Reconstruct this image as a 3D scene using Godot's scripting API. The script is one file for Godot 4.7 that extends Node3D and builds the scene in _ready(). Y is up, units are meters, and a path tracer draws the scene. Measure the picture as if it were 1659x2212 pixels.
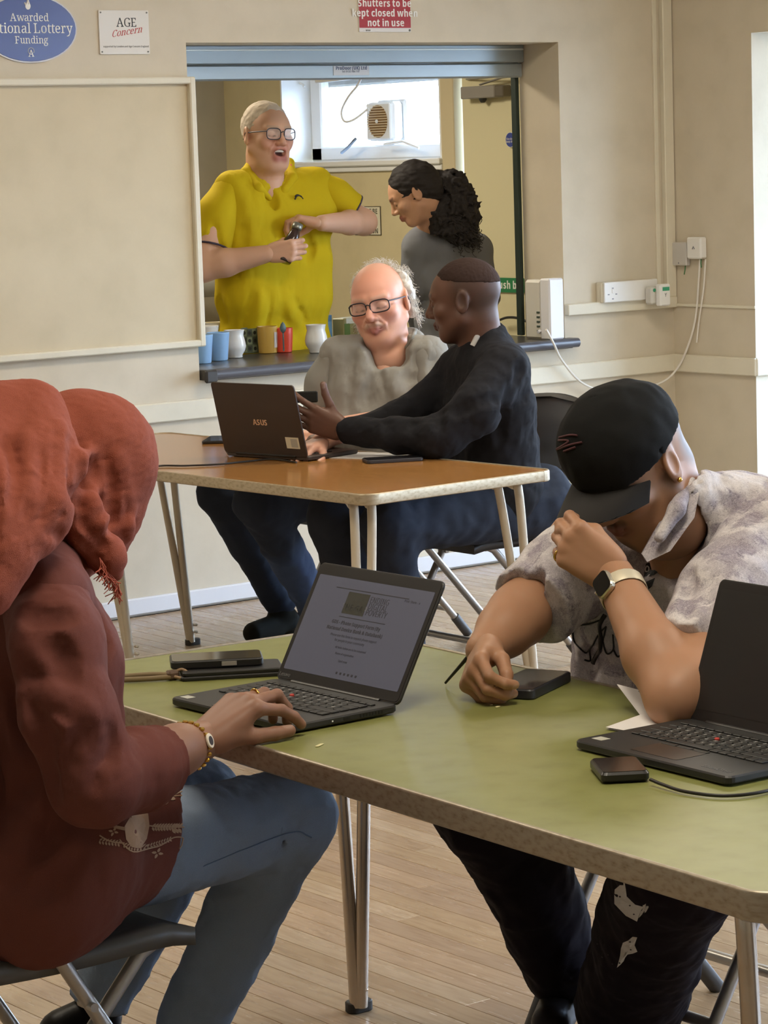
extends Node3D
# A village hall on a drop-in afternoon: the serving-hatch wall is the plane z = 0, x runs along it, y is up.

func _ready() -> void:
	camera_and_light()
	hall_shell()
	kitchen_shell()
	wall_fittings()
	kitchen_fittings()
	tables_and_chairs()
	counter_things()
	table_things()
	people()
	run_fields()

func camera_and_light() -> void:
	var cam := Camera3D.new()
	cam.name = "camera"
	cam.fov = 21.3265
	cam.near = 0.05
	cam.transform = Transform3D(Basis(Vector3(0.7954, -0.0322, 0.6053), Vector3(0.1042, 0.991, -0.0842), Vector3(-0.5971, 0.13, 0.7915)).orthonormalized(), Vector3(0.0, 1.57, 8.019))
	add_child(cam)
	var we := WorldEnvironment.new()
	we.name = "environment"
	var e := Environment.new()
	e.background_mode = Environment.BG_SKY
	var sky := Sky.new()
	var sm := ProceduralSkyMaterial.new()
	sm.sky_top_color = Color(0.72, 0.84, 1.0)
	sm.sky_horizon_color = Color(0.86, 0.93, 1.0)
	sm.ground_bottom_color = Color(0.42, 0.42, 0.40)
	sm.ground_horizon_color = Color(0.62, 0.63, 0.62)
	sm.sky_energy_multiplier = 3.9
	sm.ground_energy_multiplier = 1.9
	sky.sky_material = sm
	e.sky = sky
	e.tonemap_mode = Environment.TONE_MAPPER_LINEAR
	e.tonemap_exposure = 1.0
	e.sdfgi_enabled = true
	e.ssao_enabled = true
	e.ssil_enabled = true
	we.environment = e
	add_child(we)
	# unseen ceiling panels added as warm fill for the hall (their glowing faces are built with them)
	for p in [Vector3(2.2, 2.93, 2.2), Vector3(5.6, 2.93, 2.2), Vector3(2.2, 2.93, 5.4), Vector3(5.6, 2.93, 5.4)]:
		unseen_ceiling_panel(p, 3.6, "unseen ceiling light panel added for warm fill over the %s side of the hall, %s the camera" % ["left" if p.x < 4.0 else "right", "ahead of" if p.z < 4.0 else "nearer"], "unseen ceiling panels added to the hall")
	unseen_ceiling_panel(Vector3(5.9, 2.53, -1.7), 5.2, "square ceiling light panel added out of view to brighten the kitchen", "")  # added because the kitchen needs light; no such fitting is in view

func unseen_ceiling_panel(at: Vector3, energy: float, label: String, group: String) -> void:
	var t := thing("unseen_ceiling_light", label, "ceiling light", at, 0.0, group)
	part(t, "light_frame", Sh.new().box(Vector3(0, 0.03, 0), Vector3(1.24, 0.05, 0.64), 0.005), mat("fitting_white", hexc("e8e6e0"), 0.5))
	var m := mat("panel_glow", Color(1, 0.95, 0.86), 0.5)
	m.emission_enabled = true
	m.emission = Color(1, 0.95, 0.86)
	m.emission_energy_multiplier = 1.5
	part(t, "light_diffuser", Sh.new().box(Vector3(0, 0.0, 0), Vector3(1.18, 0.012, 0.58), 0.002), m)
	var l := AreaLight3D.new()
	l.name = "lamp"
	l.area_size = Vector2(1.15, 0.55)
	l.light_color = Color(1, 0.95, 0.86)
	l.light_energy = energy
	l.area_range = 20.0
	l.shadow_enabled = true
	l.position = Vector3(0, -0.012, 0)
	l.rotation.x = -PI / 2
	t.add_child(l)

# ---------------------------------------------------------------- materials
var mats := {}
var texs := {}

func mat(key: String, col: Color, rough := 0.6, metal := 0.0, spec := 0.5) -> StandardMaterial3D:
	if mats.has(key):
		return mats[key]
	var m := StandardMaterial3D.new()
	m.resource_name = key
	m.albedo_color = col
	m.roughness = rough
	m.metallic = metal
	m.metallic_specular = spec
	mats[key] = m
	return m

func hexc(h: String) -> Color:
	return Color.html(h)

func noise_tex(key: String, freq: float, ramp: Array, octaves := 4, size := 512, kind := FastNoiseLite.TYPE_SIMPLEX_SMOOTH, sd := 1) -> ImageTexture:
	if texs.has(key):
		return texs[key]
	var nz := FastNoiseLite.new()
	nz.seed = sd
	nz.noise_type = kind
	nz.frequency = freq
	nz.fractal_octaves = octaves
	var im := nz.get_seamless_image(size, size)
	im.convert(Image.FORMAT_RGBA8)
	var g := Gradient.new()
	var offs := PackedFloat32Array()
	var cols := PackedColorArray()
	for i in ramp.size() / 2:
		offs.append(ramp[i * 2])
		cols.append(ramp[i * 2 + 1])
	g.offsets = offs
	g.colors = cols
	var lut := []
	for i in 256:
		lut.append(g.sample(i / 255.0))
	var data := im.get_data()
	for i in size * size:
		var c: Color = lut[data[i * 4]]
		data[i * 4] = int(c.r * 255)
		data[i * 4 + 1] = int(c.g * 255)
		data[i * 4 + 2] = int(c.b * 255)
	var t := ImageTexture.create_from_image(Image.create_from_data(size, size, false, Image.FORMAT_RGBA8, data))
	texs[key] = t
	return t

func tri(m: StandardMaterial3D, tex: Texture2D, scale: Vector3, world := true) -> StandardMaterial3D:
	m.albedo_texture = tex
	m.uv1_triplanar = true
	m.uv1_world_triplanar = world
	m.uv1_scale = scale
	return m

func relief(m: StandardMaterial3D, tex: Texture2D, amount: float) -> StandardMaterial3D:
	m.heightmap_enabled = true
	m.heightmap_texture = tex
	m.heightmap_scale = amount
	return m

# ---------------------------------------------------------------- mesh collector
class Sh:
	var v := PackedVector3Array()
	var n := PackedVector3Array()
	var uv := PackedVector2Array()
	var ix := PackedInt32Array()

	func tri3(a: Vector3, b: Vector3, c: Vector3) -> void:
		var nn := (c - a).cross(b - a).normalized()
		var k := v.size()
		v.append(a); v.append(b); v.append(c)
		n.append(nn); n.append(nn); n.append(nn)
		uv.append(Vector2.ZERO); uv.append(Vector2.ZERO); uv.append(Vector2.ZERO)
		ix.append(k); ix.append(k + 1); ix.append(k + 2)

	# corners anticlockwise seen from outside
	func quad(a: Vector3, b: Vector3, c: Vector3, d: Vector3, uvs := true) -> void:
		var nn := (b - a).cross(d - a)
		if nn.length() < 1e-12:
			nn = (c - b).cross(d - b)
		nn = nn.normalized()
		var k := v.size()
		v.append(a); v.append(b); v.append(c); v.append(d)
		for i in 4:
			n.append(nn)
		uv.append(Vector2(0, 1)); uv.append(Vector2(1, 1)); uv.append(Vector2(1, 0)); uv.append(Vector2(0, 0))
		for i in [0, 2, 1, 0, 3, 2]:
			ix.append(k + i)

	func box(c: Vector3, s: Vector3, b := 0.0, t := Transform3D.IDENTITY) -> Sh:
		var h := s * 0.5
		b = minf(b, minf(h.x, minf(h.y, h.z)) * 0.98)
		if b <= 0.0:
			var p := []
			for i in 8:
				p.append(t * (c + Vector3(h.x if i & 1 else -h.x, h.y if i & 2 else -h.y, h.z if i & 4 else -h.z)))
			quad(p[4], p[5], p[7], p[6])
			quad(p[1], p[0], p[2], p[3])
			quad(p[5], p[1], p[3], p[7])
			quad(p[0], p[4], p[6], p[2])
			quad(p[6], p[7], p[3], p[2])
			quad(p[0], p[1], p[5], p[4])
			return self
		# chamfered: each corner has three points, one per face direction
		var q := {}
		for i in 8:
			var sg := Vector3(1 if i & 1 else -1, 1 if i & 2 else -1, 1 if i & 4 else -1)
			for ax in 3:
				var pt := Vector3(h.x - b, h.y - b, h.z - b)
				pt[ax] += b
				q[i * 3 + ax] = t * (c + pt * sg)
		var f := [[4, 5, 7, 6, 2], [1, 0, 2, 3, 2], [5, 1, 3, 7, 0], [0, 4, 6, 2, 0], [6, 7, 3, 2, 1], [0, 1, 5, 4, 1]]
		for e in f:
			quad(q[e[0] * 3 + e[4]], q[e[1] * 3 + e[4]], q[e[2] * 3 + e[4]], q[e[3] * 3 + e[4]])
		var mid := t * c
		for ax in 3:
			var a1 := (ax + 1) % 3
			var a2 := (ax + 2) % 3
			for s1 in 2:
				for s2 in 2:
					var lo := (s1 << a1) | (s2 << a2)
					var hi := lo | (1 << ax)
					var A: Vector3 = q[lo * 3 + a1]
					var B: Vector3 = q[hi * 3 + a1]
					var C: Vector3 = q[hi * 3 + a2]
					var D: Vector3 = q[lo * 3 + a2]
					if (B - A).cross(D - A).dot(A - mid) > 0:
						quad(A, B, C, D)
					else:
						quad(B, A, D, C)
		for i in 8:
			var A: Vector3 = q[i * 3]
			var B: Vector3 = q[i * 3 + 1]
			var C: Vector3 = q[i * 3 + 2]
			if (B - A).cross(C - A).dot(A - mid) > 0:
				tri3(A, C, B)
			else:
				tri3(A, B, C)
		return self

	# grid of rings (all the same length); smooth normals; closed round each ring
	func rings(rs: Array, closed := true, cap0 := true, cap1 := true) -> Sh:
		var m: int = rs[0].size()
		var base := v.size()
		var rows := rs.size()
		var cols := m + 1 if closed else m
		for r in rows:
			for j in cols:
				var jj := j % m
				v.append(rs[r][jj])
				var pa: Vector3 = rs[r][(jj + m - 1) % m] if closed or jj > 0 else rs[r][jj]
				var pb: Vector3 = rs[r][(jj + 1) % m] if closed or jj < m - 1 else rs[r][jj]
				var pc: Vector3 = rs[maxi(r - 1, 0)][jj]
				var pd: Vector3 = rs[mini(r + 1, rows - 1)][jj]
				var nn := (pb - pa).cross(pd - pc)
				n.append(nn.normalized() if nn.length() > 1e-14 else Vector3.UP)
				uv.append(Vector2(float(j) / m, float(r) / maxi(rows - 1, 1)))
		for r in rows - 1:
			for j in cols - 1:
				var a := base + r * cols + j
				ix.append(a); ix.append(a + cols); ix.append(a + 1)
				ix.append(a + 1); ix.append(a + cols); ix.append(a + cols + 1)
		if closed and cap0:
			fan(rs[0], true)
		if closed and cap1:
			fan(rs[rows - 1], false)
		return self

	func fan(r: Array, back: bool) -> void:
		var c := Vector3.ZERO
		for p in r:
			c += p
		c /= r.size()
		for j in r.size():
			var a: Vector3 = r[j]
			var b: Vector3 = r[(j + 1) % r.size()]
			if back:
				tri3(c, a, b)
			else:
				tri3(c, b, a)

	# swept tube; radius may be a number or an array
	func tube(path: Array, rad, sides := 10, flat := 1.0, up := Vector3.UP) -> Sh:
		var rs := []
		var prev := Vector3.ZERO
		for i in path.size():
			var d: Vector3 = (path[mini(i + 1, path.size() - 1)] - path[maxi(i - 1, 0)]).normalized()
			var s: Vector3
			if i == 0:
				s = d.cross(up)
				if s.length() < 0.05:
					s = d.cross(Vector3.RIGHT)
			else:
				s = prev - d * prev.dot(d)
			s = s.normalized()
			prev = s
			var w := s.cross(d)
			var rr: float = rad[i] if rad is Array else rad
			var ring := []
			for j in sides:
				var a := TAU * j / sides
				ring.append(path[i] + s * cos(a) * rr + w * sin(a) * rr * flat)
			rs.append(ring)
		return rings(rs)

	func lathe(prof: Array, segs := 24, t := Transform3D.IDENTITY) -> Sh:
		var rs := []
		for p in prof:
			var ring := []
			for j in segs:
				var a := -TAU * j / segs
				ring.append(t * Vector3(cos(a) * p.x, p.y, sin(a) * p.x))
			rs.append(ring)
		return rings(rs)

	# horizontal outline (x,z) between two heights, edges bevelled by moving towards the centroid
	func slab(poly: Array, y0: float, y1: float, b := 0.0, t := Transform3D.IDENTITY, bevel_low := true) -> Sh:
		var c := Vector2.ZERO
		for p in poly:
			c += p
		c /= poly.size()
		var lv := [[y0, b if bevel_low else 0.0], [y0 + (b if bevel_low else 0.0), 0.0], [y1 - b, 0.0], [y1, b]] if b > 0 else [[y0, 0.0], [y1, 0.0]]
		var rs := []
		for l in lv:
			var ring := []
			for p in poly:
				var q: Vector2 = p + (c - p).normalized() * l[1]
				ring.append(t * Vector3(q.x, l[0], q.y))
			rs.append(ring)
		for i in rs.size() - 1:
			for j in poly.size():
				var k := (j + 1) % poly.size()
				var A: Vector3 = rs[i][j]
				var B: Vector3 = rs[i][k]
				var C: Vector3 = rs[i + 1][k]
				var D: Vector3 = rs[i + 1][j]
				quad(B, A, D, C)
		for cap in 2:
			var r: Array = rs[0] if cap == 0 else rs[-1]
			var flat2 := PackedVector2Array()
			for p in poly:
				flat2.append(p)
			var tr := Geometry2D.triangulate_polygon(flat2)
			for i in tr.size() / 3:
				var A: Vector3 = r[tr[i * 3]]
				var B: Vector3 = r[tr[i * 3 + 1]]
				var C: Vector3 = r[tr[i * 3 + 2]]
				var want := t.basis.y if cap == 1 else -t.basis.y
				if (C - A).cross(B - A).dot(want) > 0:
					tri3(A, B, C)
				else:
					tri3(A, C, B)
		return self

	func mesh(fix := true) -> ArrayMesh:
		if fix:
			for i in ix.size() / 3:
				var a := ix[i * 3]
				var b := ix[i * 3 + 1]
				var c := ix[i * 3 + 2]
				var g := (v[c] - v[a]).cross(v[b] - v[a])
				if g.dot(n[a] + n[b] + n[c]) < 0:
					ix[i * 3 + 1] = c
					ix[i * 3 + 2] = b
		var arr := []
		arr.resize(Mesh.ARRAY_MAX)
		arr[Mesh.ARRAY_VERTEX] = v
		arr[Mesh.ARRAY_NORMAL] = n
		arr[Mesh.ARRAY_TEX_UV] = uv
		arr[Mesh.ARRAY_INDEX] = ix
		var m := ArrayMesh.new()
		m.add_surface_from_arrays(Mesh.PRIMITIVE_TRIANGLES, arr)
		return m

func rrect(w: float, d: float, r: float, seg := 4) -> Array:
	var out := []
	var cs := [Vector2(w / 2 - r, d / 2 - r), Vector2(-w / 2 + r, d / 2 - r), Vector2(-w / 2 + r, -d / 2 + r), Vector2(w / 2 - r, -d / 2 + r)]
	for i in 4:
		for k in seg + 1:
			var a := (i + float(k) / seg) * PI / 2
			out.append(cs[i] + Vector2(cos(a), sin(a)) * r)
	return out

func smooth(pts: Array, per := 6) -> Array:
	var out := []
	for i in pts.size() - 1:
		var p0 = pts[maxi(i - 1, 0)]
		var p1 = pts[i]
		var p2 = pts[i + 1]
		var p3 = pts[mini(i + 2, pts.size() - 1)]
		for k in per:
			var t := float(k) / per
			out.append(0.5 * (2.0 * p1 + (p2 - p0) * t + (2.0 * p0 - 5.0 * p1 + 4.0 * p2 - p3) * t * t + (3.0 * p1 - p0 - 3.0 * p2 + p3) * t * t * t))
	out.append(pts[-1])
	return out

# ---------------------------------------------------------------- nodes
var used := {}
func numbered(called: String) -> String:
	var k: int = used.get(called, 0)
	used[called] = k + 1
	return called if k == 0 else "%s_%03d" % [called, k]

func tag(o: Node, label: String, category := "", group := "", kind := "") -> Node:
	if label: o.set_meta("label", label)
	if category: o.set_meta("category", category)
	if group: o.set_meta("group", group)
	if kind: o.set_meta("kind", kind)
	return o

func thing(called: String, label: String, category: String, at := Vector3.ZERO, turn := 0.0, group := "") -> Node3D:
	var o := Node3D.new()
	o.name = numbered(called)
	add_child(o)
	o.position = at
	o.rotation.y = turn
	tag(o, label, category, group)
	return o

func part(parent: Node, called: String, shape, m: Material, label := "") -> MeshInstance3D:
	var o := MeshInstance3D.new()
	o.name = called
	o.mesh = shape.mesh() if shape is Sh else shape
	o.material_override = m
	parent.add_child(o, true)
	if label: o.set_meta("label", label)
	return o

func solo(called: String, shape, m: Material, label: String, category: String, group := "") -> MeshInstance3D:
	var o := MeshInstance3D.new()
	o.name = numbered(called)
	o.mesh = shape.mesh() if shape is Sh else shape
	o.material_override = m
	add_child(o)
	tag(o, label, category, group)
	return o

func struct(called: String, shape, m: Material, label := "") -> MeshInstance3D:
	var o := MeshInstance3D.new()
	o.name = called
	o.mesh = shape.mesh() if shape is Sh else shape
	o.material_override = m
	add_child(o)
	tag(o, label, "", "", "structure")
	return o

func letters(parent: Node, called: String, text: String, size: float, at: Transform3D, m: Material, font := "Droid Sans", bold := false, depth := 0.0008) -> MeshInstance3D:
	var f := SystemFont.new()
	f.font_names = PackedStringArray([font])
	if bold:
		f.font_weight = 700
	var t := TextMesh.new()
	t.text = text
	t.font = f
	t.font_size = 32
	t.pixel_size = size / 32.0
	t.depth = depth
	t.curve_step = 1.0
	var o := MeshInstance3D.new()
	o.name = called
	o.mesh = t
	o.material_override = m
	o.transform = at
	parent.add_child(o, true)
	return o

# ---------------------------------------------------------------- smooth figures: distance field, surface nets
class Field extends RefCounted:
	var A := PackedVector3Array()      # start or centre
	var BA := PackedVector3Array()     # b - a
	var IL := PackedFloat32Array()     # 1 / |ba|^2
	var RA := PackedFloat32Array()
	var DR := PackedFloat32Array()
	var K := PackedFloat32Array()
	var KIND := PackedInt32Array()     # 0 cone capsule, 1 ellipsoid, +2 carve
	var BX := PackedInt32Array()       # index into bases
	var B1: Array[Basis] = []
	var B2: Array[Basis] = []
	var CO := PackedVector3Array()     # base colour (linear rgb)
	var BR := PackedFloat32Array()     # bounding radius round centre
	var BC := PackedVector3Array()
	var P := []                        # paints: [a, b, r, soft, colour, strength]
	var cell := 0.01
	var amp := 0.0
	var nscale := Vector3.ONE
	var nz: FastNoiseLite
	var amp2 := 0.0
	var nz2: FastNoiseLite
	var nscale2 := Vector3.ONE
	var lo := Vector3.ONE * 1e9
	var hi := Vector3.ONE * -1e9
	var col := Vector3.ONE
	var kdef := 0.02
	var clip := []                     # planes [point, normal]: keep the side the normal points away from
	var ov := PackedVector3Array()
	var on := PackedVector3Array()
	var oc := PackedColorArray()
	var oi := PackedInt32Array()

	func colour(c: Color) -> Field:
		var l := c.srgb_to_linear()
		col = Vector3(l.r, l.g, l.b)
		return self

	func cap(a: Vector3, b: Vector3, ra: float, rb := -1.0, k := -1.0, carve := false) -> Field:
		if rb < 0: rb = ra
		var ba := b - a
		A.append(a); BA.append(ba)
		IL.append(1.0 / maxf(ba.length_squared(), 1e-9))
		RA.append(ra); DR.append(rb - ra)
		K.append(kdef if k < 0 else k)
		KIND.append(2 if carve else 0)
		BX.append(0)
		CO.append(col)
		BC.append((a + b) * 0.5)
		var r := ba.length() * 0.5 + maxf(ra, rb)
		BR.append(r)
		if not carve:
			var m := Vector3.ONE * (maxf(ra, rb) + 0.02)
			lo = lo.min(a - m).min(b - m)
			hi = hi.max(a + m).max(b + m)
		return self

	func chain(pts: Array, rad: Array, k := -1.0) -> Field:
		for i in pts.size() - 1:
			cap(pts[i], pts[i + 1], rad[i], rad[i + 1], k)
		return self

	func ball(c: Vector3, r: Vector3, basis := Basis.IDENTITY, k := -1.0, carve := false) -> Field:
		A.append(c); BA.append(Vector3.ZERO); IL.append(0.0)
		RA.append(minf(r.x, minf(r.y, r.z))); DR.append(0.0)
		K.append(kdef if k < 0 else k)
		KIND.append(3 if carve else 1)
		BX.append(B1.size())
		var inv := basis.transposed()
		B1.append(Basis.from_scale(Vector3(1 / r.x, 1 / r.y, 1 / r.z)) * inv)
		B2.append(Basis.from_scale(Vector3(1 / (r.x * r.x), 1 / (r.y * r.y), 1 / (r.z * r.z))) * inv)
		CO.append(col)
		BC.append(c)
		var m := maxf(r.x, maxf(r.y, r.z))
		BR.append(m)
		if not carve:
			lo = lo.min(c - Vector3.ONE * (m + 0.02))
			hi = hi.max(c + Vector3.ONE * (m + 0.02))
		return self

	func paint(a: Vector3, b: Vector3, r: float, soft: float, c: Color, strength := 1.0) -> Field:
		var l := c.srgb_to_linear()
		P.append([a, b, r, soft, Vector3(l.r, l.g, l.b), strength])
		return self

	func ripple(a: float, freq: float, scale := Vector3.ONE, sd := 3) -> Field:
		amp = a
		nz = FastNoiseLite.new()
		nz.seed = sd
		nz.noise_type = FastNoiseLite.TYPE_SIMPLEX_SMOOTH
		nz.fractal_octaves = 2
		nz.frequency = freq
		nscale = scale
		return self

	func ripple2(a: float, freq: float, scale := Vector3.ONE, sd := 7) -> Field:
		amp2 = a
		nz2 = FastNoiseLite.new()
		nz2.seed = sd
		nz2.noise_type = FastNoiseLite.TYPE_SIMPLEX_SMOOTH
		nz2.fractal_octaves = 2
		nz2.frequency = freq
		nscale2 = scale
		return self

	func at(p: Vector3, list: PackedInt32Array) -> float:
		var res := 1e3
		for i in list:
			var d: float
			var kd := KIND[i]
			var pa := p - A[i]
			if kd & 1:
				var k0 := (B1[BX[i]] * pa).length()
				var k1 := (B2[BX[i]] * pa).length()
				d = k0 * (k0 - 1.0) / maxf(k1, 1e-6)
			else:
				var h := clampf(pa.dot(BA[i]) * IL[i], 0.0, 1.0)
				d = (pa - BA[i] * h).length() - RA[i] - DR[i] * h
			var k := K[i]
			if kd & 2:
				var e := maxf(k - absf(res + d), 0.0)
				res = maxf(res, -d) + e * e / (4.0 * k)
			else:
				var e := maxf(k - absf(res - d), 0.0)
				res = minf(res, d) - e * e / (4.0 * k)
		if amp > 0.0 and absf(res) < 0.04:
			res += nz.get_noise_3dv(p * nscale) * amp
		if amp2 > 0.0 and absf(res) < 0.04:
			res += nz2.get_noise_3dv(p * nscale2) * amp2
		for c in clip:
			res = maxf(res, (p - c[0]).dot(c[1]))
		return res

	func run() -> void:
		var nb := 4
		var bs := cell * nb
		var bd := Vector3i(((hi - lo) / bs).ceil())
		bd = bd.max(Vector3i.ONE)
		var g := bd * nb + Vector3i.ONE
		var gx := g.x
		var gxy := g.x * g.y
		var val := PackedFloat32Array()
		val.resize(gx * g.y * g.z)
		val.fill(1e3)
		var cnt := A.size()
		var active := []
		var half := bs * 0.8661
		var slack := half + amp + amp2 + 0.004
		for bz in bd.z:
			for by in bd.y:
				for bx in bd.x:
					var c := lo + (Vector3(bx, by, bz) + Vector3.ONE * 0.5) * bs
					var near := PackedInt32Array()
					var any := false
					for i in cnt:
						var d: float
						if KIND[i] & 1:
							d = (c - BC[i]).length() - BR[i]
						else:
							var pa := c - A[i]
							var h := clampf(pa.dot(BA[i]) * IL[i], 0.0, 1.0)
							d = (pa - BA[i] * h).length() - RA[i] - DR[i] * h
						if d < slack + K[i]:
							near.append(i)
							if KIND[i] < 2:
								any = true
					if not any:
						continue
					var dc := at(c, near)
					if absf(dc) > slack * 1.6 + 0.01 and near.size() < 60:
						if dc < 0:
							for z in nb + 1:
								for y in nb + 1:
									var o := (bz * nb + z) * gxy + (by * nb + y) * gx + bx * nb
									for x in nb + 1:
										if val[o + x] > 900.0:
											val[o + x] = dc
						continue
					active.append(Vector3i(bx, by, bz))
					for z in nb + 1:
						for y in nb + 1:
							var o := (bz * nb + z) * gxy + (by * nb + y) * gx + bx * nb
							for x in nb + 1:
								var q := val[o + x]
								if q > 900.0:
									val[o + x] = at(lo + Vector3(bx * nb + x, by * nb + y, bz * nb + z) * cell, near)
		# one vertex in each cell that the surface crosses
		var vid := {}
		for b in active:
			for z in nb:
				for y in nb:
					for x in nb:
						var cx: int = b.x * nb + x
						var cy: int = b.y * nb + y
						var cz: int = b.z * nb + z
						var o := cz * gxy + cy * gx + cx
						var f0 := val[o]; var f1 := val[o + 1]; var f2 := val[o + gx]; var f3 := val[o + gx + 1]
						var f4 := val[o + gxy]; var f5 := val[o + gxy + 1]; var f6 := val[o + gxy + gx]; var f7 := val[o + gxy + gx + 1]
						var mn := minf(minf(minf(f0, f1), minf(f2, f3)), minf(minf(f4, f5), minf(f6, f7)))
						var mx := maxf(maxf(maxf(f0, f1), maxf(f2, f3)), maxf(maxf(f4, f5), maxf(f6, f7)))
						if mn >= 0.0 or mx < 0.0:
							continue
						var s := Vector3.ZERO
						var k := 0
						var t: float
						if (f0 < 0.0) != (f1 < 0.0): t = f0 / (f0 - f1); s += Vector3(t, 0, 0); k += 1
						if (f2 < 0.0) != (f3 < 0.0): t = f2 / (f2 - f3); s += Vector3(t, 1, 0); k += 1
						if (f4 < 0.0) != (f5 < 0.0): t = f4 / (f4 - f5); s += Vector3(t, 0, 1); k += 1
						if (f6 < 0.0) != (f7 < 0.0): t = f6 / (f6 - f7); s += Vector3(t, 1, 1); k += 1
						if (f0 < 0.0) != (f2 < 0.0): t = f0 / (f0 - f2); s += Vector3(0, t, 0); k += 1
						if (f1 < 0.0) != (f3 < 0.0): t = f1 / (f1 - f3); s += Vector3(1, t, 0); k += 1
						if (f4 < 0.0) != (f6 < 0.0): t = f4 / (f4 - f6); s += Vector3(0, t, 1); k += 1
						if (f5 < 0.0) != (f7 < 0.0): t = f5 / (f5 - f7); s += Vector3(1, t, 1); k += 1
						if (f0 < 0.0) != (f4 < 0.0): t = f0 / (f0 - f4); s += Vector3(0, 0, t); k += 1
						if (f1 < 0.0) != (f5 < 0.0): t = f1 / (f1 - f5); s += Vector3(1, 0, t); k += 1
						if (f2 < 0.0) != (f6 < 0.0): t = f2 / (f2 - f6); s += Vector3(0, 1, t); k += 1
						if (f3 < 0.0) != (f7 < 0.0): t = f3 / (f3 - f7); s += Vector3(1, 1, t); k += 1
						s /= k
						vid[o] = ov.size()
						ov.append(lo + (Vector3(cx, cy, cz) + s) * cell)
						var ax := 1.0 - s.x; var ay := 1.0 - s.y; var az := 1.0 - s.z
						var gr := Vector3(
							((f1 - f0) * ay + (f3 - f2) * s.y) * az + ((f5 - f4) * ay + (f7 - f6) * s.y) * s.z,
							((f2 - f0) * ax + (f3 - f1) * s.x) * az + ((f6 - f4) * ax + (f7 - f5) * s.x) * s.z,
							((f4 - f0) * ax + (f5 - f1) * s.x) * ay + ((f6 - f2) * ax + (f7 - f3) * s.x) * s.y)
						on.append(gr.normalized() if gr.length() > 1e-9 else Vector3.UP)
		for o in vid:
			var e: int = o
			var s0 := val[e] < 0.0
			if s0 != (val[e + 1] < 0.0):
				face(vid, e, e - gx, e - gx - gxy, e - gxy, s0)
			if s0 != (val[e + gx] < 0.0):
				face(vid, e, e - gxy, e - gxy - 1, e - 1, s0)
			if s0 != (val[e + gxy] < 0.0):
				face(vid, e, e - 1, e - 1 - gx, e - gx, s0)
		colours()

	func face(vid: Dictionary, a: int, b: int, c: int, d: int, flip: bool) -> void:
		if not (vid.has(b) and vid.has(c) and vid.has(d)):
			return
		var i: int = vid[a]; var j: int = vid[b]; var k: int = vid[c]; var l: int = vid[d]
		if flip:
			oi.append(i); oi.append(k); oi.append(j); oi.append(i); oi.append(l); oi.append(k)
		else:
			oi.append(i); oi.append(j); oi.append(k); oi.append(i); oi.append(k); oi.append(l)

	func colours() -> void:
		oc.resize(ov.size())
		var same := true
		for c in CO:
			if not c.is_equal_approx(CO[0]):
				same = false
				break
		for i in ov.size():
			var p := ov[i]
			var c := CO[0]
			if not same:
				var w := 0.0
				c = Vector3.ZERO
				for j in A.size():
					if KIND[j] > 1:
						continue
					var pa := p - A[j]
					var d: float
					if KIND[j] & 1:
						var k0 := (B1[BX[j]] * pa).length()
						d = k0 * (k0 - 1.0) / maxf((B2[BX[j]] * pa).length(), 1e-6)
					else:
						var h := clampf(pa.dot(BA[j]) * IL[j], 0.0, 1.0)
						d = (pa - BA[j] * h).length() - RA[j] - DR[j] * h
					if d > 0.03:
						continue
					var e := exp(-maxf(d, -0.004) / 0.0035)
					w += e
					c += CO[j] * e
				c = c / w if w > 0 else CO[0]
			for q in P:
				var ba: Vector3 = q[1] - q[0]
				var pa: Vector3 = p - q[0]
				var h := clampf(pa.dot(ba) / maxf(ba.length_squared(), 1e-9), 0.0, 1.0)
				var d: float = (pa - ba * h).length() - q[2]
				if d < q[3]:
					c = c.lerp(q[4], clampf(1.0 - d / q[3], 0.0, 1.0) * q[5] if d > 0 else q[5])
			oc[i] = Color(c.x, c.y, c.z)

func field(cell: float, k := 0.02) -> Field:
	var f := Field.new()
	f.cell = cell
	f.kdef = k
	return f

# all fields are meshed side by side, then handed to their nodes
var queue := []
func body_part(parent: Node, called: String, fields: Array, m: Material, label := "", uvw = null) -> MeshInstance3D:
	var o := MeshInstance3D.new()
	o.name = called
	o.material_override = m
	parent.add_child(o, true)
	if label: o.set_meta("label", label)
	queue.append([o, fields, uvw])
	return o

func run_fields() -> void:
	var all := []
	for q in queue:
		for f in q[1]:
			all.append(f)
	var job := func(i): all[i].run()
	var id := WorkerThreadPool.add_group_task(job, all.size(), -1, true)
	WorkerThreadPool.wait_for_group_task_completion(id)
	for q in queue:
		var v := PackedVector3Array()
		var n := PackedVector3Array()
		var c := PackedColorArray()
		var ix := PackedInt32Array()
		for f in q[1]:
			var k := v.size()
			v.append_array(f.ov)
			n.append_array(f.on)
			c.append_array(f.oc)
			for i in f.oi:
				ix.append(i + k)
		if v.is_empty():
			push_error("empty figure part " + q[0].name)
			continue
		var arr := []
		arr.resize(Mesh.ARRAY_MAX)
		arr[Mesh.ARRAY_VERTEX] = v
		arr[Mesh.ARRAY_NORMAL] = n
		arr[Mesh.ARRAY_COLOR] = c
		arr[Mesh.ARRAY_INDEX] = ix
		if q[2] != null:
			var uv := PackedVector2Array()
			uv.resize(v.size())
			for i in v.size():
				uv[i] = q[2].call(v[i], n[i])
			arr[Mesh.ARRAY_TEX_UV] = uv
		var m := ArrayMesh.new()
		m.add_surface_from_arrays(Mesh.PRIMITIVE_TRIANGLES, arr)
		q[0].mesh = m
	queue.clear()

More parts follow.
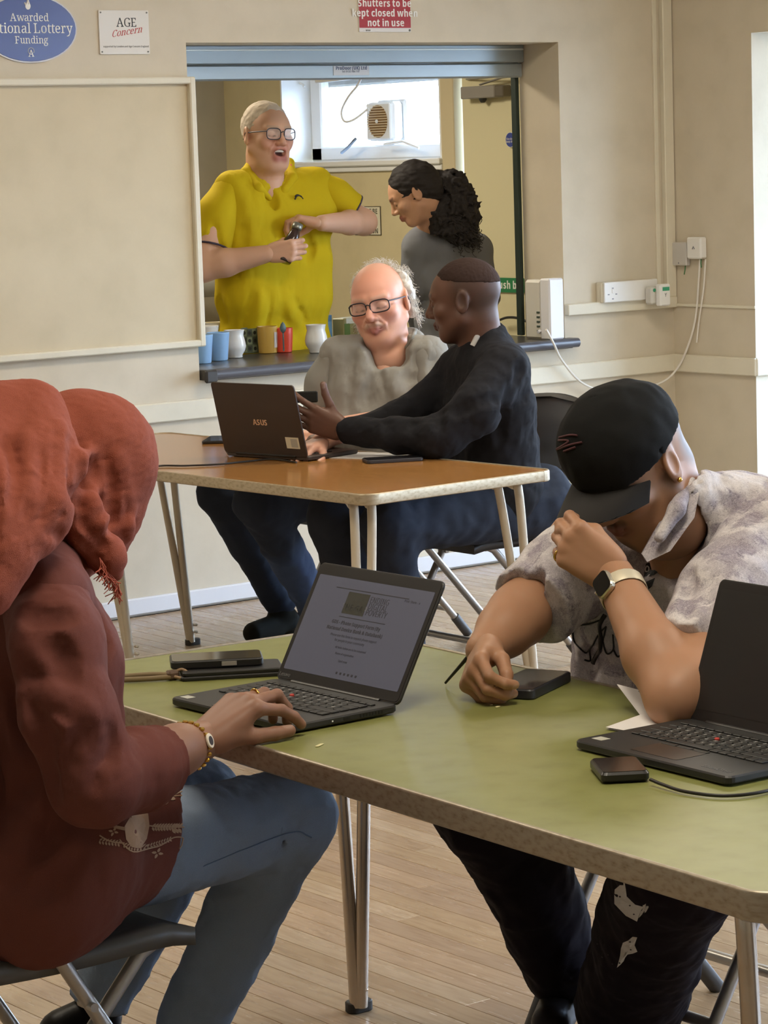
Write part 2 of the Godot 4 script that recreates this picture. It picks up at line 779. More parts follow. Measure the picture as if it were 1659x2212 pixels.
# ---------------------------------------------------------------- the hall
const HX := 7.54       # right-hand wall
const HT := 1.979      # top of the hatch
func wall_paint(key: String, hex: String) -> StandardMaterial3D:
	var m := mat(key, hexc(hex), 0.75, 0.0, 0.3)
	if m.albedo_texture == null:
		tri(m, noise_tex("paint", 0.012, [0.0, Color(0.955, 0.955, 0.95), 0.5, Color(0.985, 0.985, 0.985), 1.0, Color(1, 1, 1)], 5), Vector3.ONE * 0.7)
		relief(m, noise_tex("orange_peel", 0.09, [0.0, Color.BLACK, 1.0, Color.WHITE], 3, 512, FastNoiseLite.TYPE_SIMPLEX_SMOOTH, 9), 0.02)
	return m

func hall_shell() -> void:
	var cream := wall_paint("wall_cream", "d6cbb6")
	# wall with the serving hatch, 0.235 thick
	var s := Sh.new()
	var x0 := -2.5
	var y1 := 3.0
	s.box(Vector3((x0 + 5.255) / 2, y1 / 2, -0.1175), Vector3(5.255 - x0, y1, 0.235))
	s.box(Vector3((6.96 + 8.2) / 2, y1 / 2, -0.1175), Vector3(8.2 - 6.96, y1, 0.235))
	s.box(Vector3((5.255 + 6.96) / 2, (HT + y1) / 2, -0.1175), Vector3(6.96 - 5.255, y1 - HT, 0.235))
	s.box(Vector3((5.255 + 6.96) / 2, 0.402, -0.1175), Vector3(6.96 - 5.255, 0.804, 0.235))
	struct("wall_back", s, cream, "cream painted wall with the serving hatch")
	# right-hand wall: short length, then the tall opening of a glazed lobby, then windows
	s = Sh.new()
	s.box(Vector3(HX + 0.15, 1.5, 0.23), Vector3(0.3, 3.0, 0.46))
	s.box(Vector3(HX + 0.15, (1.99 + 3.0) / 2, 1.73), Vector3(0.3, 3.0 - 1.99, 2.54))
	s.box(Vector3(HX + 0.15, 1.5, 3.3), Vector3(0.3, 3.0, 0.6))
	for z in [3.6, 5.8, 8.0]:
		s.box(Vector3(HX + 0.15, 0.42, z + 0.9), Vector3(0.3, 0.84, 1.8))
		s.box(Vector3(HX + 0.15, 2.75, z + 0.9), Vector3(0.3, 0.5, 1.8))
		s.box(Vector3(HX + 0.15, 1.5, z + 2.0), Vector3(0.3, 3.0, 0.4))
	struct("wall_right", s, cream, "cream right-hand wall with the lobby opening")
	# lobby beyond the opening
	s = Sh.new()
	s.box(Vector3(8.4, 1.5, 0.40), Vector3(1.16, 3.0, 0.12))
	s.box(Vector3(8.4, 1.5, 3.06), Vector3(1.16, 3.0, 0.12))
	s.box(Vector3(8.4, 2.3, 1.73), Vector3(1.16, 0.1, 2.54))
	struct("wall_lobby", s, cream)
	s = Sh.new()
	s.box(Vector3((x0 - 0.1), 1.5, 5.0), Vector3(0.2, 3.0, 10.5))
	struct("wall_left", s, cream)
	s = Sh.new()
	s.box(Vector3(2.5, 1.5, 10.3), Vector3(10.6, 3.0, 0.2))
	struct("wall_front", s, cream)
	# ceiling, one slab over hall and lobby
	s = Sh.new().box(Vector3(3.2, 3.06, 5.0), Vector3(12.0, 0.12, 10.9))
	struct("ceiling", s, mat("ceiling_white", hexc("eceae2"), 0.9))
	# window frames in the openings
	var wf := mat("window_white", hexc("eef0f0"), 0.35)
	var glass := mat("pane_glass", Color(1, 1, 1, 0.06), 0.02)
	glass.transparency = BaseMaterial3D.TRANSPARENCY_ALPHA
	var k := 1
	for w in [[HX + 0.2, 3.6, 5.4, 0.84, 2.5], [HX + 0.2, 5.8, 7.6, 0.84, 2.5], [HX + 0.2, 8.0, 9.8, 0.84, 2.5], [8.95, 0.5, 3.0, 0.1, 2.2]]:
		var o := Node3D.new()
		o.name = "window_%d" % k
		tag(o, "", "", "", "structure")
		add_child(o)
		var zc: float = (w[1] + w[2]) / 2
		var yc: float = (w[3] + w[4]) / 2
		for y in [w[3] + 0.03, yc, w[4] - 0.03]:
			part(o, "frame", Sh.new().box(Vector3(w[0], y, zc), Vector3(0.06, 0.06, w[2] - w[1]), 0.006), wf)
		for z in [w[1] + 0.03, zc, w[2] - 0.03]:
			part(o, "frame", Sh.new().box(Vector3(w[0], yc, z), Vector3(0.062, w[4] - w[3], 0.06), 0.006), wf)
		part(o, "pane", Sh.new().box(Vector3(w[0], yc, zc), Vector3(0.006, w[4] - w[3] - 0.02, w[2] - w[1] - 0.02)), glass)
		k += 1
	ground_outside()
	floor_boards()
	# skirting, rails and trunking
	var gloss := wall_paint("trim_gloss", "e3dcc8")
	gloss.roughness = 0.45
	var white := mat("skirting_white", hexc("dfe0e4"), 0.45)
	struct("baseboard_back", Sh.new().box(Vector3((x0 + HX) / 2, 0.036, 0.008), Vector3(HX - x0, 0.058, 0.018), 0.004), white)
	struct("baseboard_right", Sh.new().box(Vector3(HX - 0.008, 0.036, 0.24), Vector3(0.018, 0.058, 0.44), 0.004), white)
	s = Sh.new()
	s.box(Vector3((x0 + HX) / 2, 0.705, 0.008), Vector3(HX - x0, 0.068, 0.02), 0.004)
	struct("trim_1", s, gloss, "cream dado rail along the hatch wall")
	s = Sh.new()
	s.box(Vector3(HX - 0.008, 0.705, 0.235), Vector3(0.02, 0.07, 0.474), 0.004)
	s.box(Vector3(HX + 0.4, 0.705, 0.468), Vector3(0.82, 0.07, 0.02), 0.004)
	struct("trim_2", s, gloss, "cream dado rail wrapping round the corner of the opening")
	struct("trim_3", Sh.new().box(Vector3(7.25, 0.95, 0.012), Vector3(0.58, 0.044, 0.026), 0.003), gloss, "cream cable trunking under the double socket")
	struct("trim_4", Sh.new().box(Vector3(7.512, 1.986, 0.012), Vector3(0.05, 2.03, 0.026), 0.003), gloss, "cream upright trunking in the corner")
	struct("trim_5", Sh.new().box(Vector3(7.458, 1.986, 0.004), Vector3(0.02, 2.03, 0.01), 0.002), gloss)
	struct("trim_6", Sh.new().box(Vector3(HX - 0.003, 0.937, 0.235), Vector3(0.01, 0.012, 0.46), 0.002), gloss)

func ground_outside() -> void:
	var s := Sh.new().box(Vector3(3, -0.3, 3), Vector3(120, 0.1, 120))
	struct("ground", s, mat("tarmac", hexc("8d8d8a"), 0.9))

func floor_boards() -> void:
	var base := struct("floor", Sh.new().box(Vector3(2.6, -0.062, 3.2), Vector3(12.8, 0.1, 14.6)), mat("board_gap", hexc("4a3a2c"), 0.8), "pale maple strip floor")
	var rng := RandomNumberGenerator.new()
	rng.seed = 11
	var tones := ["b49d80", "af977a", "baa489", "ab937a", "b59c81", "ae967a"]
	var bm := []
	for i in tones.size():
		var m := mat("board_%d" % i, hexc(tones[i]), 0.3, 0.0, 0.5)
		m.albedo_texture = noise_tex("grain_%d" % (i % 3), 0.02, [0.0, Color(0.88, 0.86, 0.83), 0.4, Color(0.95, 0.94, 0.93), 0.6, Color(0.98, 0.975, 0.965), 1.0, Color(1, 1, 1)], 5, 512, FastNoiseLite.TYPE_SIMPLEX_SMOOTH, 20 + i % 3)
		m.uv1_triplanar = true
		m.uv1_world_triplanar = true
		m.uv1_scale = Vector3(5.0 + i * 0.5, 1.0, 0.6)
		m.roughness_texture = noise_tex("floor_wear", 0.01, [0.0, Color(0.75, 0.75, 0.75), 1.0, Color(1, 1, 1)], 4, 512, FastNoiseLite.TYPE_SIMPLEX_SMOOTH, 33)
		bm.append(m)
	var w := 0.0625
	var rest := []
	for j in 160:
		var x := -2.46 + j * w
		var z := 0.02 - rng.randf() * 1.2
		while z < 10.2:
			var len := rng.randf_range(0.9, 2.1)
			var z1 := minf(z + len, 10.2)
			var za := maxf(z, 0.012)
			var pick := rng.randi() % tones.size()
			if z1 > za + 0.02:
				if x > 2.25 and x < 6.45 and za < 5.4 and (x - 2.2) * 1.35 + (5.6 - za) > 1.2:
					var o := part(base, "board", Sh.new().box(Vector3(x + w / 2, -0.006, (za + z1) / 2), Vector3(w - 0.0012, 0.012, z1 - za - 0.001), 0.0007), bm[pick])
				else:
					rest.append([x, za, z1])
			z = z1
	var s := Sh.new()
	for r in rest:
		s.box(Vector3(r[0] + w / 2, -0.006, (r[1] + r[2]) / 2), Vector3(w - 0.0012, 0.012, r[2] - r[1] - 0.001))
	var o := part(base, "far_boards", s, bm[0])
	o.set_meta("kind", "stuff")

# ---------------------------------------------------------------- kitchen behind the hatch
const KX := 7.9        # kitchen right wall, with window and door
func kitchen_shell() -> void:
	var pale := wall_paint("kitchen_cream", "d8caa2")
	var s := Sh.new()
	# right wall with window opening z -3.2..-1.92, y 1.53..2.06, and a door opening
	s.box(Vector3(KX + 0.15, 0.765, -2.56), Vector3(0.3, 1.53, 1.28))
	s.box(Vector3(KX + 0.15, 2.33, -2.56), Vector3(0.3, 0.54, 1.28))
	s.box(Vector3(KX + 0.15, 1.3, -3.5), Vector3(0.3, 2.6, 0.6))
	s.box(Vector3(KX + 0.15, 1.3, -1.895), Vector3(0.3, 2.6, 0.05))
	s.box(Vector3(KX + 0.15, 2.3, -1.4), Vector3(0.3, 0.6, 0.94))
	s.box(Vector3(KX + 0.15, 1.3, -0.58), Vector3(0.3, 2.6, 0.7))
	struct("wall_kitchen_right", s, pale, "cream kitchen wall with the window and fire door")
	struct("wall_kitchen_back", Sh.new().box(Vector3(5.6, 1.3, -3.8), Vector3(5.0, 2.6, 0.2)), wall_paint("kitchen_grey", "b3ab98"), "grey-cream kitchen end wall")
	struct("wall_kitchen_left", Sh.new().box(Vector3(3.4, 1.3, -1.9), Vector3(0.2, 2.6, 3.8)), pale)
	struct("ceiling_kitchen", Sh.new().box(Vector3(5.7, 2.65, -2.0), Vector3(5.0, 0.1, 3.7)), mat("ceiling_white", hexc("eceae2"), 0.9))
	struct("floor_kitchen", Sh.new().box(Vector3(5.7, -0.01, -2.05), Vector3(4.6, 0.02, 3.6)), mat("vinyl_grey", hexc("8b8a86"), 0.5))
	# window: white reveal lining, frame, pane, sill
	var wf := mat("window_white", hexc("eef0f0"), 0.35)
	var o := Node3D.new()
	o.name = "window_20"
	tag(o, "white kitchen window with an extractor fan in its pane", "", "", "structure")
	add_child(o)
	var za := -3.2
	var zb := -1.92
	part(o, "lining", Sh.new().box(Vector3(KX + 0.12, 1.795, za + 0.006), Vector3(0.24, 0.53, 0.012)), wf)
	part(o, "lining", Sh.new().box(Vector3(KX + 0.12, 1.795, zb - 0.006), Vector3(0.24, 0.53, 0.012)), wf)
	part(o, "lining", Sh.new().box(Vector3(KX + 0.12, 2.054, -2.56), Vector3(0.24, 0.012, 1.28)), wf)
	part(o, "sill", Sh.new().box(Vector3(KX + 0.085, 1.535, -2.51), Vector3(0.23, 0.03, 1.2), 0.006), wf)
	part(o, "sill", Sh.new().box(Vector3(KX + 0.01, 1.508, -2.51), Vector3(0.05, 0.026, 1.2), 0.004), wf)
	var fx := KX + 0.2
	part(o, "frame", Sh.new().box(Vector3(fx, 1.585, -2.56), Vector3(0.06, 0.07, 1.26), 0.008), wf)
	part(o, "frame", Sh.new().box(Vector3(fx, 2.01, -2.56), Vector3(0.06, 0.07, 1.26), 0.008), wf)
	part(o, "frame", Sh.new().box(Vector3(fx, 1.8, za + 0.06), Vector3(0.06, 0.5, 0.09), 0.008), wf)
	part(o, "frame", Sh.new().box(Vector3(fx, 1.8, zb - 0.06), Vector3(0.06, 0.5, 0.09), 0.008), wf)
	part(o, "shutter_slats", Sh.new().box(Vector3(fx + 0.05, 1.945, -2.56), Vector3(0.05, 0.06, 1.2), 0.01), mat("shutter_grey", hexc("77736c"), 0.6))
	var fg := mat("frosted_glass", Color(0.93, 0.97, 1.0, 0.12), 0.02)
	fg.transparency = BaseMaterial3D.TRANSPARENCY_ALPHA
	part(o, "pane", Sh.new().box(Vector3(fx, 1.795, -2.56), Vector3(0.006, 0.38, 1.1)), fg)

# ---------------------------------------------------------------- things on the hatch wall
func face_z(p: Vector3) -> Transform3D:
	return Transform3D(Basis.IDENTITY, p)

func face_mx(p: Vector3) -> Transform3D:
	return Transform3D(Basis(Vector3.UP, -PI / 2), p)

func ellipse(rx: float, ry: float, seg := 40) -> Array:
	var out := []
	for i in seg:
		out.append(Vector2(cos(TAU * i / seg) * rx, sin(TAU * i / seg) * ry))
	return out

# flat plate standing against a wall: outline in (x, y), thickness along local z
func plate(poly: Array, depth: float, t: Transform3D, b := 0.0) -> Sh:
	return Sh.new().slab(poly, 0.0, depth, b, t * Transform3D(Basis(Vector3.RIGHT, PI / 2), Vector3.ZERO), false)

func wall_fittings() -> void:
	var white := mat("sign_white", hexc("e9e6df"), 0.4)
	var black := mat("ink_black", hexc("1d1d20"), 0.5)
	# pin board
	var cream: Material = mats["trim_gloss"]
	var b := thing("notice_board", "large blank cream notice board with a raised painted frame", "notice board", Vector3(4.6, 1.393, 0.0))
	part(b, "board", Sh.new().box(Vector3(0, 0, 0.006), Vector3(1.3, 0.90, 0.012), 0.002), wall_paint("board_cream", "d3c5a8"))
	part(b, "frame", Sh.new().box(Vector3(0, 0.456, 0.016), Vector3(1.336, 0.024, 0.032), 0.004), cream)
	part(b, "frame", Sh.new().box(Vector3(0, -0.456, 0.016), Vector3(1.336, 0.024, 0.032), 0.004), cream)
	part(b, "frame", Sh.new().box(Vector3(0.656, 0, 0.0165), Vector3(0.024, 0.936, 0.033), 0.004), cream)
	part(b, "frame", Sh.new().box(Vector3(-0.656, 0, 0.0165), Vector3(0.024, 0.936, 0.033), 0.004), cream)
	# blue oval plaque
	var blue := mat("plaque_blue", hexc("34438a"), 0.25)
	var p := thing("funding_plaque", "blue oval plaque with white lettering reading Awarded National Lottery Funding", "plaque", Vector3(4.6336, 2.0255, 0.0))
	part(p, "rim", plate(ellipse(0.182, 0.113), 0.006, face_z(Vector3.ZERO)), mat("plaque_rim", hexc("c9c8cc"), 0.3))
	part(p, "face", plate(ellipse(0.177, 0.108), 0.008, face_z(Vector3.ZERO), 0.001), blue)
	letters(p, "lettering", "Awarded", 0.034, face_z(Vector3(0, 0.036, 0.0083)), white, "Droid Serif")
	letters(p, "lettering", "National Lottery", 0.043, face_z(Vector3(-0.005, 0.0, 0.0083)), white, "Droid Serif")
	letters(p, "lettering", "Funding", 0.032, face_z(Vector3(0.004, -0.038, 0.0083)), white, "Droid Serif")
	var em := Sh.new()
	em.slab(ellipse(0.010, 0.012, 20), 0.008, 0.009, 0.0, face_z(Vector3(-0.004, 0.074, 0)) * Transform3D(Basis(Vector3.RIGHT, PI / 2), Vector3.ZERO))
	em.tube([Vector3(-0.010, 0.079, 0.0085), Vector3(0.001, 0.098, 0.0085)], 0.0028, 8)
	em.tube([Vector3(0.001, 0.080, 0.009), Vector3(-0.006, 0.099, 0.009)], 0.0028, 8)
	em.tube([Vector3(-0.012, 0.076, 0.0085), Vector3(-0.016, 0.085, 0.0085)], 0.0022, 8)
	part(p, "emblem", em, white)
	var ea := Sh.new()
	var arc := []
	for i in 22:
		var a := -0.6 + i * 0.26
		arc.append(Vector3(cos(a) * 0.011, -0.074 + sin(a) * 0.011, 0.0085))
	ea.tube(arc, 0.0008, 6)
	part(p, "emblem", ea, white)
	letters(p, "emblem", "A", 0.030, face_z(Vector3(0.0, -0.082, 0.0083)), white, "Droid Serif")
	# white plaque
	var q := thing("charity_plaque", "white square plaque with black AGE and red script lettering", "plaque", Vector3(5.003, 2.014, 0.0))
	part(q, "plate", plate(rrect(0.20, 0.148, 0.003), 0.006, face_z(Vector3.ZERO), 0.001), mat("plaque_white", hexc("ddd8cf"), 0.35))
	letters(q, "lettering", "AGE", 0.040, face_z(Vector3(0.010, 0.032, 0.0063)), black, "Droid Serif")
	var red := mat("ink_red", hexc("b8433f"), 0.5)
	var sc := letters(q, "lettering", "Concern", 0.031, face_z(Vector3(0.012, 0.002, 0.0063)), red, "Droid Serif")
	sc.transform = Transform3D(Basis(Vector3(1, 0.14, 0), Vector3(0.32, 1, 0), Vector3(0, 0, 1)), Vector3(0.012, 0.002, 0.0063))
	letters(q, "lettering", "supported by London and Age Concern England", 0.0085, face_z(Vector3(0.004, -0.048, 0.0063)), mat("ink_grey", hexc("6d6a66"), 0.5))
	for c in [Vector2(-0.092, 0.066), Vector2(0.092, 0.066), Vector2(-0.092, -0.066), Vector2(0.092, -0.066)]:
		part(q, "screw", plate(ellipse(0.0028, 0.0028, 12), 0.002, face_z(Vector3(c.x, c.y, 0.006))), mat("screw_steel", hexc("6f6b64"), 0.4, 0.8))
	# red shutter notice
	var n := thing("shutter_notice", "red notice reading Shutters to be kept closed when not in use", "sign", Vector3(6.124, 2.0755, 0.0))
	part(n, "plate", plate(rrect(0.238, 0.135, 0.003), 0.004, face_z(Vector3(0, 0.0085, 0)), 0.0006), mat("notice_white", hexc("dedad6"), 0.4))
	part(n, "red_field", plate(rrect(0.236, 0.120, 0.002), 0.0048, face_z(Vector3(0, 0.0155, 0))), mat("notice_red", hexc("a8323a"), 0.4))
	letters(n, "lettering", "Shutters to be", 0.036, face_z(Vector3(0, 0.044, 0.0051)), white, "Droid Sans", true)
	letters(n, "lettering", "kept closed when", 0.036, face_z(Vector3(0, 0.0085, 0.0051)), white, "Droid Sans", true)
	letters(n, "lettering", "not in use", 0.036, face_z(Vector3(0.002, -0.0265, 0.0051)), white, "Droid Sans", true)
	letters(n, "lettering", "- - www", 0.010, face_z(Vector3(-0.085, -0.053, 0.0045)), mat("ink_grey", hexc("6d6a66"), 0.5))
	part(n, "screw", plate(ellipse(0.004, 0.004, 12), 0.0025, face_z(Vector3(0.112, -0.053, 0.004))), mat("screw_steel", hexc("6f6b64"), 0.4, 0.8))
	# roller shutter in the head of the hatch
	var galv := mat("galvanised", hexc("9aa4a9"), 0.38, 0.55)
	var r := thing("roller_shutter", "rolled-up grey metal shutter across the top of the serving hatch", "shutter", Vector3(6.1075, 1.9, -0.21))
	part(r, "shutter_box", Sh.new().box(Vector3(0, 0.046, -0.03), Vector3(1.70, 0.068, 0.08), 0.004), galv)
	var slat := Sh.new()
	slat.box(Vector3(0, -0.018, -0.02), Vector3(1.69, 0.056, 0.05), 0.006)
	part(r, "bottom_slat", slat, galv)
	part(r, "highlight_strip", Sh.new().box(Vector3(0, 0.062, 0.012), Vector3(1.69, 0.006, 0.006), 0.001), mat("highlight_pale", hexc("d4dbd8"), 0.3, 0.3))  # highlight line along the shutter box, built as a pale strip
	var gm := mat("guide_dark", hexc("2c3a34"), 0.4, 0.3)
	part(r, "guide_rail", Sh.new().box(Vector3(0.84, -0.49, -0.04), Vector3(0.018, 1.13, 0.03), 0.002), gm)
	part(r, "guide_rail", Sh.new().box(Vector3(-0.84, -0.49, -0.04), Vector3(0.018, 1.13, 0.03), 0.002), gm)
	var lb := part(r, "maker_label", Sh.new().box(Vector3(0.01, -0.014, 0.0062), Vector3(0.165, 0.034, 0.001)), mat("label_grey", hexc("c2c6cc"), 0.5))
	letters(lb, "lettering", "ProDoor (UK) Ltd", 0.018, face_z(Vector3(0.01, -0.005, 0.0071)), mat("ink_navy", hexc("4d5a78"), 0.5), "Droid Sans", true)
	letters(lb, "lettering", "Tel: 01322 466 110", 0.0095, face_z(Vector3(0.006, -0.0175, 0.0071)), mat("ink_navy", hexc("4d5a78"), 0.5))
	# double socket with plug-in adapter
	var pl := mat("plastic_white", hexc("e9e8e4"), 0.3)
	var so := thing("double_socket", "white double wall socket on a raised box by the hatch", "socket", Vector3(7.275, 1.008, 0.0))
	part(so, "back_box", Sh.new().box(Vector3(0, 0, 0.018), Vector3(0.30, 0.080, 0.036), 0.004), mat("plastic_cream", hexc("d9d3c2"), 0.4))
	part(so, "face_plate", Sh.new().box(Vector3(-0.002, 0, 0.040), Vector3(0.285, 0.080, 0.008), 0.003), pl)
	var pin := mat("pin_grey", hexc("83848c"), 0.5)
	for c in [Vector2(-0.10, 0.016), Vector2(-0.122, -0.008), Vector2(-0.082, -0.008), Vector2(-0.10, -0.026)]:
		part(so, "pin_hole", Sh.new().box(Vector3(c.x, c.y, 0.0442), Vector3(0.009, 0.004, 0.001)), pin)
	part(so, "switch", Sh.new().box(Vector3(-0.10, 0.004, 0.0445), Vector3(0.010, 0.016, 0.003), 0.001), pl)
	var ad := thing("plug_adapter", "white plug-in adapter with a green label in the wall socket", "plug", Vector3(7.372, 0.985, 0.045))
	part(ad, "body", Sh.new().box(Vector3(0, 0.0, 0.022), Vector3(0.062, 0.070, 0.044), 0.008), mat("plastic_shade", hexc("cfcdc6"), 0.4))
	part(ad, "front", Sh.new().box(Vector3(0.016, 0.002, 0.058), Vector3(0.056, 0.086, 0.030), 0.005), pl)
	part(ad, "label_mark", Sh.new().box(Vector3(0.018, 0.026, 0.0735), Vector3(0.036, 0.015, 0.001)), mat("mark_green", hexc("3d9a72"), 0.5))
	part(ad, "indicator", plate(ellipse(0.007, 0.007, 14), 0.002, face_z(Vector3(-0.018, 0.022, 0.044))), mat("mark_green", hexc("3d9a72"), 0.5))
	letters(ad, "mark", "Y", 0.02, face_z(Vector3(0.016, 0.002, 0.0735)), mat("ink_grey", hexc("6d6a66"), 0.5))
	# two boxes on the right-hand wall, facing -x
	var ba := thing("telephone_box", "flat grey-white junction box in the wall corner", "junction box", Vector3(7.54, 1.1418, 0.0599))
	part(ba, "cover", Sh.new().box(Vector3(-0.012, 0, 0), Vector3(0.024, 0.092, 0.088), 0.004), mat("plastic_grey", hexc("c9c5bf"), 0.4))
	part(ba, "screw", Sh.new().box(Vector3(-0.0245, -0.036, 0.0), Vector3(0.002, 0.006, 0.006), 0.001), pin)
	part(ba, "wire", Sh.new().tube([Vector3(-0.012, -0.045, 0.026), Vector3(-0.014, -0.066, 0.025), Vector3(-0.016, -0.082, 0.022)], 0.0022, 6), mat("wire_green", hexc("3c7a4a"), 0.5))
	var bb := thing("fibre_box", "white square fibre box with a grey emblem on the right wall", "junction box", Vector3(7.54, 1.1665, 0.1586))
	part(bb, "cover", Sh.new().box(Vector3(-0.018, 0, 0), Vector3(0.036, 0.086, 0.082), 0.006), pl)
	part(bb, "emblem", Sh.new().tube([Vector3(-0.0365, -0.004, -0.006), Vector3(-0.0365, 0.006, 0.0), Vector3(-0.0365, -0.004, 0.006)], 0.0022, 6), pin)
	part(bb, "wire", Sh.new().tube([Vector3(-0.014, -0.042, 0.020), Vector3(-0.016, -0.06, 0.020), Vector3(-0.016, -0.078, 0.022)], 0.0022, 6), mat("wire_green", hexc("3c7a4a"), 0.5))
	var cord := mat("cord_white", hexc("e6e2da"), 0.5)
	solo("white_cable", Sh.new().tube(smooth([Vector3(7.525, 1.1217, 0.1731), Vector3(7.53, 1.0297, 0.1577), Vector3(7.53, 0.8822, 0.1356), Vector3(7.52, 0.7708, 0.0981), Vector3(7.5, 0.6775, 0.0498), Vector3(7.3976, 0.6295, 0.05), Vector3(7.1892, 0.6092, 0.06), Vector3(7.0102, 0.6591, 0.05), Vector3(6.8923, 0.7583, 0.06), Vector3(6.8152, 0.8331, 0.1), Vector3(6.7625, 0.8904, 0.12)]), 0.0045, 8), cord, "white cable drooping from the fibre box to the router", "cable")
	solo("white_cable", Sh.new().tube(smooth([Vector3(7.525, 1.122, 0.2046), Vector3(7.53, 1.0119, 0.1862), Vector3(7.53, 0.8643, 0.1536), Vector3(7.53, 0.7901, 0.1412)]), 0.0035, 8), cord, "short white cable hanging straight down from the fibre box", "cable")

# ---------------------------------------------------------------- kitchen
func kitchen_fittings() -> void:
	var pl := mat("plastic_white", hexc("e9e8e4"), 0.3)
	var frame := mat("door_frame_cream", hexc("cdbf9c"), 0.45)
	# fire door in the right wall: plane x = KX, z -1.80 .. -0.95
	var d := thing("door_1", "pale cream fire door with a closer behind the hatch", "", Vector3(KX + 0.03, 0, -1.38))
	d.set_meta("kind", "structure")
	part(d, "leaf", Sh.new().box(Vector3(0.0, 0.99, 0.02), Vector3(0.045, 1.98, 0.82), 0.003), mat("door_cream", hexc("d8cfa9"), 0.4))
	for z in [-0.445, 0.465]:
		part(d, "frame", Sh.new().box(Vector3(-0.01, 1.02, z), Vector3(0.09, 2.04, 0.06), 0.004), frame)
	part(d, "frame", Sh.new().box(Vector3(-0.01, 2.02, 0.01), Vector3(0.09, 0.06, 0.97), 0.004), frame)
	part(d, "architrave", Sh.new().box(Vector3(-0.04, 1.03, -0.49), Vector3(0.02, 2.06, 0.05), 0.004), frame)
	var grey := mat("closer_grey", hexc("9b968e"), 0.4, 0.3)
	var c := part(d, "closer", Sh.new().box(Vector3(-0.05, 1.838, -0.21), Vector3(0.06, 0.055, 0.24), 0.004), grey)
	part(c, "closer_cap", Sh.new().box(Vector3(-0.05, 1.838, -0.065), Vector3(0.05, 0.05, 0.06), 0.004), mat("closer_dark", hexc("716a5f"), 0.4, 0.3))
	part(c, "valve", Sh.new().lathe([Vector2(0.018, 0.012), Vector2(0.018, 0.0), Vector2(0.010, -0.012), Vector2(0.001, -0.013)], 14, Transform3D(Basis.IDENTITY, Vector3(-0.055, 1.803, -0.2))), mat("valve_dark", hexc("2f2f2c"), 0.5))
	part(c, "closer_arm", Sh.new().tube([Vector3(-0.05, 1.872, -0.22), Vector3(-0.09, 1.895, -0.02), Vector3(-0.06, 1.905, 0.24)], 0.009, 8, 0.5), grey)
	part(c, "closer_arm", Sh.new().tube([Vector3(-0.03, 1.9, -0.34), Vector3(-0.07, 1.9, -0.16), Vector3(-0.09, 1.9, 0.02)], 0.008, 8, 0.5), grey)
	# signs on the door
	var dx := KX - 0.0005
	var wt := mat("sign_white", hexc("e9e6df"), 0.4)
	var f1 := thing("fire_door_disc", "small round blue fire door disc on the kitchen door", "sign", Vector3(7.8995, 1.6201, -1.4212))
	part(f1, "disc", plate(ellipse(0.034, 0.034, 28), 0.002, face_mx(Vector3.ZERO)), wt)
	part(f1, "face", plate(ellipse(0.032, 0.032, 28), 0.0026, face_mx(Vector3.ZERO)), mat("disc_blue", hexc("3c4a92"), 0.4))
	letters(f1, "lettering", "Fire door", 0.013, face_mx(Vector3(-0.003, 0.004, 0)), wt)
	letters(f1, "lettering", "keep shut", 0.013, face_mx(Vector3(-0.003, -0.008, 0)), wt)
	var f2 := thing("push_bar_sign", "green sign reading Push bar on the kitchen door", "sign", Vector3(7.8995, 0.9692, -1.464))
	part(f2, "plate", plate(rrect(0.225, 0.066, 0.003), 0.002, face_mx(Vector3.ZERO)), mat("sign_green", hexc("2f7d4f"), 0.4))
	letters(f2, "lettering", "Push bar", 0.048, face_mx(Vector3(-0.0025, 0.0, 0.008)), wt, "Droid Sans", true)
	solo("push_bar_cable", Sh.new().tube(smooth([Vector3(7.86, 0.8119, -1.4885), Vector3(7.85, 0.8269, -1.4203), Vector3(7.85, 0.8269, -1.3458), Vector3(7.86, 0.8131, -1.3004)]), 0.006, 8), mat("bar_black", hexc("2b2a28"), 0.4), "thin black bar curving across the bottom of the fire door", "bar")
	# notice on the kitchen wall
	var nt := thing("kitchen_notice", "white framed kitchen notice half hidden by the man's elbow", "sign", Vector3(7.8995, 1.2595, -2.5045))
	part(nt, "plate", plate(rrect(0.21, 0.139, 0.002), 0.003, face_mx(Vector3.ZERO)), mat("notice_border", hexc("5d5646"), 0.5))
	part(nt, "sheet", plate(rrect(0.200, 0.131, 0.002), 0.0036, face_mx(Vector3.ZERO)), mat("notice_cream", hexc("dfd9c2"), 0.5))
	var ink := mat("ink_brown", hexc("5a5344"), 0.5)
	for i in 4:
		letters(nt, "lettering", ["MUST BE", "HAND", "WASHED", "STATION"][i], 0.034, face_mx(Vector3(-0.004, 0.045 - i * 0.031, 0.012)), ink, "Droid Sans", true)
	# extractor fan in the window pane
	var fx := KX + 0.15
	var fc := Vector3(8.05, 1.7323, -2.5409)
	var fan := thing("extractor_fan", "square white extractor fan mounted in the kitchen window", "fan", fc)
	part(fan, "housing", Sh.new().box(Vector3(0.0, 0, 0), Vector3(0.07, 0.185, 0.21), 0.014), pl)
	part(fan, "face", Sh.new().box(Vector3(-0.038, 0, 0), Vector3(0.012, 0.175, 0.19), 0.008), pl)
	part(fan, "back_plate", Sh.new().box(Vector3(0.045, 0, 0), Vector3(0.02, 0.205, 0.23), 0.01), pl)
	part(fan, "well", plate(ellipse(0.075, 0.078, 32), 0.002, face_mx(Vector3(-0.0435, 0, 0))), mat("fan_amber", hexc("8d6a3c"), 0.35))
